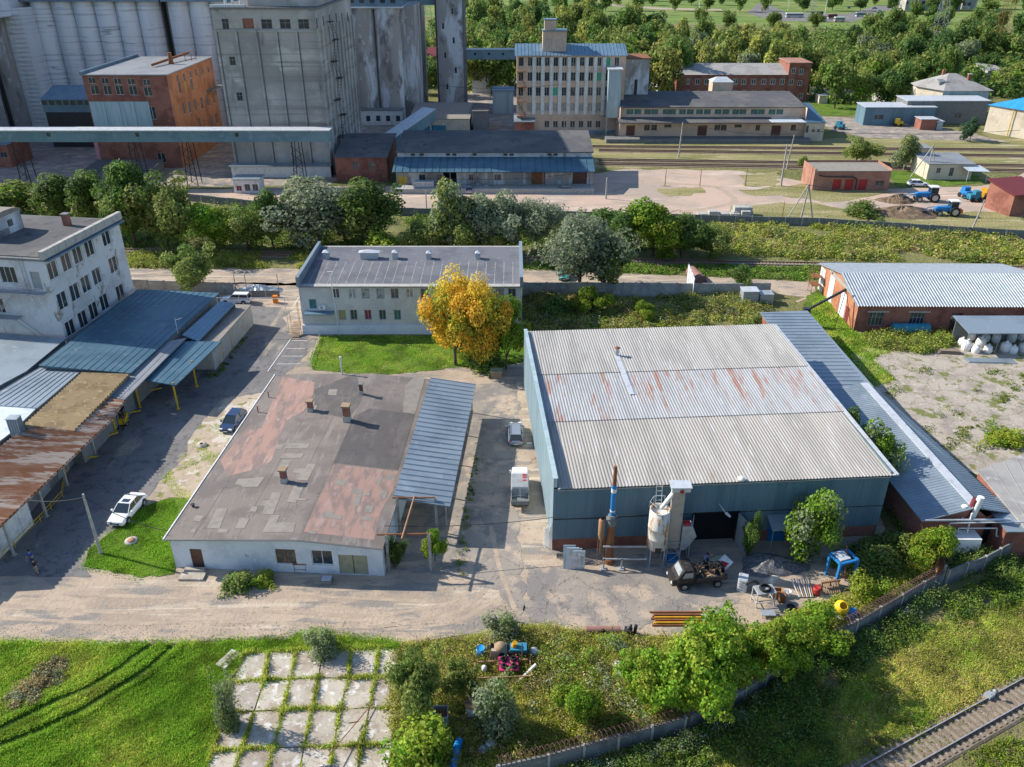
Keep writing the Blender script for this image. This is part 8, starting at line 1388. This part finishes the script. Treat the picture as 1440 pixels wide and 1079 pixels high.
m = MB(); [m.bar((s, .5, zt - .2), (s, .9, zt + 2.2), .05) for s in (-.35, .15)]; [m.bar((-.35, .5 + .1 * k, zt + .1 + .42 * k), (.15, .5 + .1 * k, zt + .1 + .42 * k), .035) for k in range(5)]; m.obj('ladder', 'light_metal', sl_)
X2 = fx(944, 790); be = thing('bucket_elevator', 'tall beige bucket elevator column with a white chute beside the rusty silo', 'elevator', (X2, d0 + .2)); zt2 = z(688, d0 + .2)
m = MB(); m.box(-.55, .5, -.35, .35, z(770), zt2); m.obj('column', 'rust_light' if False else 'elevator_board', be) if False else None
plain('elevator_board', (.42, .35, .30), .8); m.obj('column', 'elevator_board', be)
m = MB(); m.box(-.7, .9, -.5, .5, zt2, zt2 + .45); m.box(-.8, 1.0, -.6, .6, zt2 + .45, zt2 + .52); m.obj('head', 'light_metal', be)
m = MB(); m.tube((-.5, -.1, zt2 + .2), (-.5, -.1, zt2 - .5), .2, 10); m.tube((-.5, -.1, zt2 - .4), (X1 - X2 + .05, -.3, zt + .15), .22, 10, .18); m.obj('chute', 'white_paint', be)
m = MB(); m.tube((.15, -.52, zt2 + .1), (.15, -.60, zt2 + .1), .18, 10); m.obj('pulley', 'red_paint', be)
m = MB()
for a, b_ in (((-.6, -.5), (.6, -.5)), ((-.6, .5), (.6, .5)), ((-.6, -.5), (-.6, .5)), ((.6, -.5), (.6, .5))):
    for zz in (0.1, 1.3, 2.5): m.bar((*a, zz), (*b_, zz), .08)
    m.bar((*a, .1), (*b_, 1.3), .06); m.bar((*b_, 1.3), (*a, 2.5), .06)
for a in ((-.6, -.5), (.6, -.5), (.6, .5), (-.6, .5)): m.bar((*a, 0), (*a, 2.6), .1)
m.obj('base_frame', 'galvanised', be)
m = MB(); m.prism([(-.5, -.5), (.6, -.5), (.6, .5), (-.5, .5)], .1, .5); m.obj('boot', 'blue_paint', be)
X3 = fx(962, 780); m = MB(); zh = z(737); m.add([(-.5, -.5, zh), (.35, -.5, zh), (.8, -.5, zh - 1.1), (-.1, -.5, zh - 2.6), (-.5, -.5, zh - 2.6), (-.5, .4, zh), (.35, .4, zh), (.8, .4, zh - 1.1), (-.1, .4, zh - 2.6), (-.5, .4, zh - 2.6)], [[0, 4, 3, 2, 1], [5, 6, 7, 8, 9], [0, 1, 6, 5], [1, 2, 7, 6], [2, 3, 8, 7], [0, 5, 9, 4]]); [m.bar((x, y, 0), (x, y, zh - 1), .06, 1) for x in (-.45, .3) for y in (-.4, .3)]; m.box(-.4, .2, -.4, .2, zh, zh + .2, 2); tag(m.obj('feed_hopper', ['galvanised', 'grey_paint', 'red_paint'], None, (X3, d0 + .1)), 'grey sheet-metal hopper right of the bucket elevator', 'hopper')
m = MB(); sr = random.Random(8)
for i in range(7): m.M = T(-.9 + i * .27, -.1 * (i % 2), 0) @ Matrix.Rotation(R(-14 + i * 4), 4, 'X'); m.box(0, .12 if i > 3 else 1.1, 0, .06, 0, 2.3 - .08 * i, i % 2)
tag(m.obj('panel_stack', ['side_sheet', 'light_metal'], None, at(806, 800)), 'pale blue metal panels leaning by the left front corner of the warehouse', 'panels')
m = MB()
for i in range(9):
    pr = None; cx, cz = -.1 * i % .5, 1.9 - .05 * i
    for k in range(17): a = k / 16 * 6.283; p = (-.05 - .09 * i, .4 * math.sin(a) * .8 - .1 * i % .4, 1.9 + (1.5 - .06 * i) * math.cos(a)); m.tube(pr, p, .035, 4, cap=False) if pr else None; pr = p
tag(m.obj('hose_bundle', 'white_plastic', None, (at(775, 772)[0] + .05, 59.9)), 'bundle of white hoses hanging at the left front corner of the warehouse', 'hoses')
bf = thing('press_frame', 'bright blue steel press frame right of the gravel heap', 'frame', at(1180, 812), R(18))
for x in (-.9, .9):
    for y in (-.7, .7): m = MB(); m.bar((x, y, 0), (x, y, 2.3), .22); m.obj('leg', 'blue_paint', bf)
m = MB(); [m.bar((x, -.7, 2.3), (x, .7, 2.3), .2) for x in (-.9, .9)]; [m.bar((-.9, y, 2.3), (.9, y, 2.3), .2) for y in (-.7, .7)]; m.box(-.7, .3, -.5, .6, 2.35, 2.5, 1); m.obj('top_frame', ['blue_paint', 'light_metal'], bf)
m = MB(); m.bar((.1, -.6, .2), (.4, .4, 3.2), .08); m.bar((-.9, -.7, 1), (.9, -.7, .4), .08); m.obj('brace', 'rust', bf)
def heap(name, label, px, py, rx, ry, h, m_, n=30, seed=1, nz=.12, cat='heap'):
    sr = random.Random(seed); m = MB(); P = [(0, 0, h)]; rings = 7
    for j in range(1, rings + 1):
        t = j / rings
        for i in range(n): a = 6.283 * i / n; q = t * (1 + .12 * math.sin(3 * a + seed) + sr.uniform(-.04, .04)); P.append((rx * q * math.cos(a), ry * q * math.sin(a), (0 if j == rings else h * (1 - t) ** 1.0 + sr.uniform(-nz, nz) * h)))
    m.add(P, [[0, 1 + i, 1 + (i + 1) % n] for i in range(n)] + [[1 + j * n + i, 1 + (j + 1) * n + i, 1 + (j + 1) * n + (i + 1) % n, 1 + j * n + (i + 1) % n] for j in range(rings - 1) for i in range(n)]); o = m.obj(name, m_, None, at(px, py)); return tag(o, label, cat)
mat('glitter_gravel', (.14, .145, .15), [((.55, .58, .62), 9, .60, .66, (1, 1, 1), 4), ((.07, .07, .075), 4, .5, .62)], .6, bump=(14, .06))
heap('gravel_heap', 'dark glittering scrap-metal heap on the yard before the warehouse', 1086, 796, 3.1, 1.7, 1.1, 'glitter_gravel', seed=2); heap('rubble_heap', 'small pale rubble heap at the front of the dark glittering heap', 1088, 816, 1.0, .6, .4, 'slab_concrete', seed=3)
heap('soil_heap', 'long brown soil heap behind the blue tractor', 1270, 300, 8, 4.5, 1.6, 'soil_heap', seed=5); heap('soil_heap', 'dark soil heap in front of the loader truck', 1262, 283, 4.5, 2.5, 1.5, 'soil_heap', seed=6); heap('gravel_heap', 'grey gravel heap inside the low fence by the entrance', 365, 410, 3.6, 2.2, 1.2, 'galvanised', seed=7)
# ---------------------------------------------------------------- scrap and small things
def small(name, label, cat, px, py, build, mats, rz=0., z=0.): m = MB(); build(m); return tag(m.obj(name, mats, None, (*at(px, py), z), R(rz)), label, cat)
def drum(m, r=.3, h=.9, mi=0, x=0, y=0): m.lathe([(0, 0), (r, 0), (r, h * .33), (r + .02, h * .35), (r, h * .37), (r, h * .66), (r + .02, h * .68), (r, h * .7), (r, h), (r - .03, h - .03), (0, h - .03)], 16, mi, (x, y))
small('bag_stack', 'stack of silver-grey sacks right of the black truck', 'sacks', 1043, 828, lambda m: [loft(m, [(-.5, .3, .28 * k, .28 * k + .12), (-.4, .42, .28 * k, .28 * k + .27), (.4, .42, .28 * k, .28 * k + .27), (.5, .3, .28 * k, .28 * k + .12)]) for k in range(5)], ['light_metal'], 70)
def f_(m): [m.bar((x, y, 0), (x, y, 1.5), .07) for x in (-.8, .8) for y in (-.5, .5)]; [m.bar((-.8, y, z), (.8, y, z), .06) for y in (-.5, .5) for z in (.5, 1.5)]; [m.bar((x, -.5, z), (x, .5, z), .06) for x in (-.8, .8) for z in (.5, 1.5)]; m.box(-.75, .75, -.45, .45, 1.5, 1.55, 1); m.lathe([(.35, 1.55), (.5, 1.6), (.5, 1.75), (.35, 1.8)], 16, 2)
small('metal_rack', 'white metal rack with a tyre on top at the left of the scrap row', 'rack', 1072, 848, f_, ['light_metal', 'grey_paint', 'tyre'], 8)
small('fender', 'curved dark fender leaning between the sacks and the white rack', 'fender', 1056, 834, lambda m: [m.tube((math.cos(a) * .6, 0, .7 + math.sin(a) * .6), (math.cos(a + .3) * .6, 0, .7 + math.sin(a + .3) * .6), .12, 8) for a in [i * .3 for i in range(2, 9)]], ['black_metal'])
small('crate', 'rusty open crate in the scrap row', 'crate', 1092, 838, lambda m: (m.box(-.45, .45, -.3, .3, 0, .1), m.box(-.45, -.38, -.3, .3, .1, .7), m.box(.38, .45, -.3, .3, .1, .7), m.box(-.38, .38, -.3, -.24, .1, .7), m.box(-.38, .38, .24, .3, .1, .7)), ['rust_light'])
small('bucket', 'white bucket in the middle of the scrap row', 'bucket', 1107, 838, lambda m: m.lathe([(.24, 0), (.3, .55), (.26, .55), (.22, .1), (0, .1)], 14), ['white_plastic'])
small('barrel', 'rusty brown barrel left of the white bucket', 'barrel', 1099, 846, lambda m: drum(m, .28, .8), ['rust'])
small('pipe_bundle', 'bundle of pale pipes leaning in the scrap row', 'pipes', 1128, 832, lambda m: [m.tube((-.5 + i * .17, -.8, .1), (-.9 + i * .22, .6, .9 + .05 * (i % 3)), .06, 8, mi=i % 2) for i in range(8)], ['light_metal', 'wood'])
small('barrel', 'bright red barrel right of the pale pipes', 'barrel', 1147, 836, lambda m: drum(m, .3, .85), ['red_paint'])
small('timber_frame', 'rusty orange timber and steel frame at the right end of the scrap row', 'frame', 1166, 828, lambda m: (m.bar((-.9, 0, .8), (.9, 0, .8), .12), [m.bar((x, 0, 0), (x, 0, .8), .1) for x in (-.8, 0, .8)], [m.bar((-.8 + .2 * i, -.7, .1), (-.6 + .2 * i, .5, .6), .09, 1) for i in range(8)]), ['rust', 'wood'], 12)
small('scrap_pile', 'pile of pink-brown sheet offcuts at the far right of the scrap row', 'scrap', 1204, 828, lambda m: [m.prism([(random.Random(i).uniform(-1, .6), random.Random(i + 9).uniform(-.5, .5)), (random.Random(i).uniform(-1, .6) + .6, random.Random(i + 5).uniform(-.5, .5)), (random.Random(i + 3).uniform(-.6, 1), .5)], .05 * i, .05 * i + .03, i % 2) for i in range(12)], ['rust_light', 'light_metal'])
small('tyre', 'worn tyre lying below the white bucket', 'tyre', 1112, 855, lambda m: m.lathe([(.18, 0), (.33, .03), (.36, .12), (.33, .2), (.18, .22), (.18, 0)], 18), ['tyre'])
small('toolbox', 'violet-grey metal tray under the white rack', 'tray', 1079, 866, lambda m: (m.box(-.6, .6, -.35, .35, .3, .36), [m.bar((x, y, 0), (x, y, .3), .05) for x in (-.5, .5) for y in (-.3, .3)]), ['galvanised'])
small('crate', 'low rust-red crate at the lower end of the scrap row', 'crate', 1134, 862, lambda m: (m.box(-.7, .7, -.4, .4, 0, .25), m.box(-.6, .6, -.3, .3, .25, .3, 1)), ['rust', 'rust_light'])
def mix_(m):
    m.M = T(0, 0, 1.1) @ Matrix.Rotation(R(35), 4, 'X'); m.lathe([(.25, -.5), (.55, -.25), (.6, .1), (.35, .5), (.3, .5), (.5, .1), (0, -.4)], 18, 0); m.M = Matrix.Identity(4)
    [m.bar(a, b_, .08, 1) for a, b_ in (((-1.6, .6, .5), (.6, -.5, .6)), ((-1.5, .9, .5), (-.2, -.9, .6)), ((-.6, 0, 0), (0, 0, 1.1)), ((.6, 0, 0), (0, 0, 1.1)), ((-1.4, .4, 0), (-1.4, .4, .6)), ((.8, -.9, 0), (.2, -.4, 1)))]; m.box(.5, 1.3, -.4, .3, .2, .8, 2)
plain('yellow_bright', (.75, .52, .02), .5); small('concrete_mixer', 'bright yellow concrete mixer drum on a grey frame beside the razor-wire fence', 'mixer', 1180, 868, mix_, ['yellow_bright', 'galvanised', 'blue_paint'])
small('yellow_sack', 'small yellow sack in the weeds right of the mixer', 'sack', 1206, 842, lambda m: m.lathe([(.3, 0), (.34, .25), (.2, .5), (0, .52)], 10), ['yellow_bright'])
def bm(m):
    for i in range(7): y = -.75 + i * .25; m.box(-3.3 + .15 * (i % 3), 3.0 - .3 * (i % 2), y, y + .13, 0, .16, (0, 1, 1, 0, 0, 2, 0)[i])
    for i in range(4): y = -.6 + i * .3; m.box(-3.0, 2.6 - .4 * i, y, y + .12, .17, .3, (1, 0, 1, 0)[i])
    m.box(.9, 1.7, -.5, .3, .31, .36, 3); m.box(2.2, 2.9, .55, .7, .17, .3, 3)
plain('orange_yellow', (.62, .33, .02), .6); small('beam_pile', 'pile of rusty and yellow steel beams at the edge of the asphalt', 'beams', 971, 872, bm, ['rust', 'orange_yellow', 'brown_door', 'light_metal'])
plain('rust_pink', (.30, .16, .13), .9); small('steel_pipe', 'thick short rusty pipe with a dark hole at the edge of the asphalt', 'pipe', 848, 890, lambda m: (m.tube((-1.4, 0, .32), (1.4, 0, .32), .32, 16), m.tube((-.05, -.2, .45), (-.05, -.33, .5), .16, 10, mi=1)), ['rust_pink', 'dark_hole'])
small('scrap_pile', 'dark scrap machine part right of the thick rusty pipe', 'scrap', 887, 892, lambda m: (m.box(-.5, .1, -.3, .3, 0, .6), m.tube((.3, 0, .1), (.4, .1, .9), .14, 8), m.tube((-.2, 0, .6), (.0, .1, .95), .2, 8, .1)), ['black_metal'])
small('crate', 'rusty open box beside the beam pile', 'crate', 1022, 880, lambda m: (m.box(-.5, .5, -.35, .35, 0, .1), m.box(-.5, -.44, -.35, .35, .1, .6), m.box(.44, .5, -.35, .35, .1, .6), m.box(-.44, .44, .3, .35, .1, .6), m.box(-.44, .44, -.35, -.3, .1, .6)), ['rust_light'])
rk = thing('machine_rack', 'rusty open rack holding machine parts at the road edge in the weeds', 'rack', at(706, 950), R(3))
m = MB(); [m.bar((-2.1, y, z), (2.2, y, z), .09) for y in (-.8, .8) for z in (.7,)]; [m.bar((x, -.8, .7), (x, .8, .7), .09) for x in (-2.1, 0, 2.2)]; m.obj('frame', 'rust_light', rk)
for x in (-2.1, 2.2):
    for y in (-.8, .8): m = MB(); m.bar((x, y, 0), (x, y, 1.5 if x < 0 else .8), .09); m.obj('leg', 'rust_light', rk)
for x, c in ((-1.8, 'yellow_paint'), (-.9, 'meadow_post'), (.3, 'teal_paint'), (1.6, 'dark_concrete')):
    if c == 'meadow_post': c = 'khaki_door'
    m = MB(); m.bar((x, 1.0, 0), (x, 1.0, 2.3), .09); m.obj('upright', c, rk)
plain('magenta', (.55, .03, .16), .6)
small('wheel_panel', 'magenta-red panel carrying four black rings on the machine rack', 'panel', 715, 944, lambda m: (m.box(-.75, .75, -.7, .7, 0, .08), [m.lathe([(.12, .09), (.24, .1), (.27, .2), (.22, .3), (.12, .28)], 14, 1, (x, y)) for x in (-.35, .4) for y in (-.35, .35)]), ['magenta', 'tyre'], 3, .78)
small('old_engine', 'dark old engine block with a beige dome behind the machine rack', 'engine', 704, 926, lambda m: (m.box(-.7, .5, -.4, .4, 0, 1.2), m.lathe([(.5, 1.2), (.5, 1.35), (.3, 1.55), (0, 1.6)], 14, 1), m.tube((.1, -.42, .8), (.1, -.5, .8), .25, 12, mi=2), m.tube((-.9, .2, 1.0), (-.6, .1, 1.3), .2, 8, mi=2)), ['elevator_board', 'wood', 'dark_hole'])
small('machine_part', 'teal and black machine body right of the old engine', 'machine', 728, 926, lambda m: (m.box(-.8, .8, -.5, .5, 0, 1.1, 1), m.box(-.6, .7, -.4, .4, 1.1, 1.3), m.tube((-.3, 0, 1.3), (-.2, 0, 1.7), .22, 10, mi=2)), ['teal_paint', 'black_metal', 'orange_yellow'])
plain('blue_bright', (.01, .25, .62), .45); small('barrel', 'blue plastic barrel left of the machine rack', 'barrel', 676, 924, lambda m: drum(m, .36, 1.0), ['blue_bright'])
for i, (px, py) in enumerate([(741, 938), (746, 930), (739, 950), (748, 945), (735, 936)]): small('tyre', 'black tyre in the dark heap right of the machine rack', 'tyre', px, py, lambda m: m.lathe([(.18, 0), (.34, .03), (.38, .13), (.34, .22), (.18, .24), (.18, 0)], 18), ['tyre'], i * 20, .02 + .22 * (i % 2))['group'] = 'tyres heaped right of the machine rack'
small('foil_bundle', 'crumpled silver foil bundle right of the machine rack', 'bundle', 751, 922, lambda m: m.lathe([(.4, 0), (.5, .3), (.35, .6), (.1, .7), (0, .7)], 9), ['light_metal'])
small('bumper', 'long white car bumper leaning in front of the tyre heap', 'bumper', 741, 955, lambda m: m.tube((-.7, -.5, .2), (.7, .6, .9), .12, 8), ['white_plastic'])
small('white_can', 'white canister standing in the left bay of the machine rack', 'canister', 681, 947, lambda m: m.lathe([(0, 0), (.2, 0), (.2, .6), (.1, .7), (0, .7)], 12), ['white_plastic'], 0, .1)
small('metal_box', 'open grey metal cabinet full of bars in the weeds', 'cabinet', 620, 1025, lambda m: (m.box(-.55, .55, -.05, 0, .0, 1.2), m.box(-.55, .55, 1.0, 1.05, 0, 1.2), m.box(-.55, -.5, 0, 1.0, 0, 1.2), m.box(.5, .55, 0, 1.0, 0, 1.2), m.box(-.5, .5, 0, 1, .7, .75, 1), [m.bar((-.4 + .2 * i, .05, 1.0), (-.4 + .2 * i, .95, 1.0), .05, 2) for i in range(5)]), ['galvanised', 'rust', 'rust_light'], 3)
small('metal_box', 'dark blue tipped box in front of the grey cabinet', 'box', 616, 1042, lambda m: (m.box(-.4, .35, -.3, .3, 0, .7), m.box(.4, .9, -.3, .2, 0, .3, 1)), ['car_navy', 'light_metal'], 12)
small('barrel', 'grey barrel with a rusty round lid in the weeds', 'barrel', 665, 1008, lambda m: (m.lathe([(0, 0), (.5, 0), (.5, 1.3), (0, 1.3)], 20), m.lathe([(.56, 1.31), (.56, 1.38), (0, 1.4)], 20, 1), m.bar((-.5, 0, 1.42), (.5, .1, 1.42), .03, 2)), ['galvanised', 'rust_light', 'black_metal'])
for i, (px, py) in enumerate([(644, 1052), (641, 1067), (637, 1082)]): small('blue_barrel', 'bright blue plastic barrel lying end to end in the row at the bottom edge', 'barrel', px, py, lambda m: m.tube((0, -.42, .3), (0, .42, .3), .28, 14), ['blue_bright'], -12)['group'] = 'blue barrels lying at the bottom edge'
for i, (px, py, c) in enumerate([(680, 1058, 'scrap'), (690, 1050, 'light_metal'), (669, 1066, 'rust'), (868, 938, 'white_plastic'), (872, 952, 'white_paint')]): small('trash_bag', ('dark crumpled bag of rubbish in the weeds below the blue-green bush', 'pale crumpled bag below the blue-green bush', 'rusty brown lump beside the dark rubbish bag', 'white rag lying in the weeds left of the foreground maples', 'white broken boards lying below the white rag')[i], 'rubbish', px, py, lambda m: m.lathe([(.45, 0), (.5, .2), (.3, .45), (.08, .5), (0, .5)], 8), [c])
heap('brick_heap', 'heap of broken red bricks in the weeds at the bottom edge', 712, 1076, 1.0, .6, .5, 'red_brick', seed=9)
heap('scrap_heap', 'dark tangled scrap at the bottom edge over the slabs', 458, 1088, 1.4, .8, .7, 'scrap', seed=12)
small('steel_profile', 'long thin rusty steel bar lying across the concrete slabs', 'bar', 495, 1040, lambda m: (m.bar((-.1, 0, 0), (0, .1, .05), .1), m.bar((at(463, 1076)[0] - at(495, 1040)[0], at(463, 1076)[1] - at(495, 1040)[1], .9), (at(526, 992)[0] - at(495, 1040)[0], at(526, 992)[1] - at(495, 1040)[1], .35), .05), m.bar((.3, 1.2, .4), (-.3, .8, .7), .06)), ['rust'])
small('manhole', 'round concrete manhole with a rusty lid in the grass left of the low workshop', 'manhole', 185, 762, lambda m: (m.lathe([(0, 0), (.6, 0), (.6, .18), (0, .2)], 18), m.lathe([(.36, .2), (.36, .24), (0, .25)], 16, 1), m.bar((-.3, .9, .1), (0, .2, .25), .04, 2)), ['concrete', 'rust_light', 'wood'])
small('manhole', 'crumbling concrete manhole on the pavement by the navy car', 'manhole', 284, 627, lambda m: m.lathe([(.2, .3), (.5, .3), (.6, 0)], 9), ['slab_concrete'])
small('wooden_crate', 'ochre wooden box beside the yellow tree', 'crate', 698, 530, lambda m: (m.box(-.7, .7, -.55, .55, 0, .9), m.box(-.8, .8, -.65, .65, .9, 1.0, 1)), ['wood', 'khaki_door'], -4)
small('bird_feeder', 'small dark shelter under the yellow tree', 'shelter', 667, 518, lambda m: (m.box(-.3, .3, -.25, .25, .1, .8), m.add([(-.45, -.35, .8), (.45, -.35, .8), (.45, .35, .8), (-.45, .35, .8), (0, -.35, 1.15), (0, .35, 1.15)], [[0, 1, 4], [1, 2, 5, 4], [2, 3, 5], [3, 0, 4, 5]], 1)), ['black_metal', 'grey_paint'])
small('rusty_tank', 'half-round rust-pink tank on the dirt track beside the white wall', 'tank', 990, 402, lambda m: (m.tube((-.5, 0, .8), (-1.3, 4.6, .8), .95, 18), m.box(-2.2, .6, .2, .4, 0, .8, 1)), ['rust_pink', 'concrete'])
small('container', 'pale grey container pair behind the far right corner of the warehouse', 'container', 1063, 426, lambda m: (m.box(-2.4, 0, -1, 1, 0, 2.2), m.box(.3, 2.4, -.8, 1.1, 0, 1.7), m.box(-2.5, .05, -1.1, 1.1, 2.2, 2.3, 1)), ['galvanised', 'light_metal'])
small('block_pile', 'grey concrete blocks piled by the boundary fence', 'blocks', 1022, 305, lambda m: [m.box(-6 + i * 2.2, -4.2 + i * 2.2, -.8, .8, 0, .8 + .5 * (i % 3 == 1)) for i in range(5)], ['concrete'])
small('block_pile', 'taller pale concrete blocks at the right end of the block row', 'blocks', 1043, 303, lambda m: (m.box(-2, 2, -1, 1, 0, 1), m.box(-1.7, 1.9, -.6, 1.2, 1, 1.8)), ['fence_concrete'])
def crate_(m): [m.box(-2.3 + .1 * k, 2.3, -.9, .9, k * .75, k * .75 + .1) for k in range(4)]; [m.bar((x, y, 0), (x, y, 2.4), .12) for x in (-2.2, 0, 2.2) for y in (-.8, .8)]; m.box(-2.1, 2.1, -.7, .7, .1, 2.2, 1)
small('white_cage', 'stack of white framed cages before the goods shed', 'cage', 596, 270, crate_, ['white_paint', 'galvanised'])
for i, (px, py, c, lb_) in enumerate([(1369, 283, 'teal_paint', 'teal machine left of the red-roofed brick shed'), (1382, 280, 'orange_yellow', 'yellow machine between the teal ones'), (1398, 288, 'galvanised', 'pale machine nearest the red-roofed brick shed'), (1357, 278, 'blue_paint', 'blue machine behind the leaning pole'), (1180, 182, 'teal_paint', 'teal machinery by the right end of the depot'), (1262, 178, 'yellow_paint', 'yellow tipping skip in front of the grey-blue shed')]):
    small('farm_machine', lb_, 'machine', px, py, lambda m: (m.box(-1.3, 1.0, -.8, .8, .5, 1.6), m.box(-.3, .9, -.7, .7, 1.6, 2.3), [m.tube((x, s * .9, .5), (x, s * 1.05, .5), .5, 12, mi=1) for x in (-.8, .8) for s in (-1, 1)], m.bar((-1.3, 0, 1), (-2.6, 0, .6), .15)), [c, 'tyre'], i * 33)
for i, (px, py) in enumerate([(655, 268), (672, 266), (684, 268), (640, 267)]): small('covered_bale', 'grey wrapped bale standing along the goods shed dock', 'bale', px, py, lambda m: m.lathe([(.7, 0), (.8, .6), (.7, 1.2), (.3, 1.5), (0, 1.5)], 12), ['galvanised'])['group'] = 'wrapped bales along the goods shed dock'
small('folding_trestle', 'thin metal trestle with cables by the warehouse left wall', 'trestle', 752, 650, lambda m: [m.bar((-.6, -.3, .1), (.3, .4, .5), .03), m.bar((-.4, .5, .05), (.5, -.2, .6), .03), m.bar((.3, -.4, .1), (-.1, .5, .5), .03)], ['rust'])
small('broom', 'white broom leaning against the warehouse left wall', 'broom', 747, 624, lambda m: [m.bar((0, 0, .05), (1.1, .2, .8), .03), m.box(-.5, .1, -.15, .1, .02, .1)], ['white_plastic'])
small('street_stone', 'pale kerb stone lying before the concrete store', 'stone', 140, 0 + 900, lambda m: m.box(-.3, .3, -.1, .1, 0, .12), ['slab_concrete']) if False else None
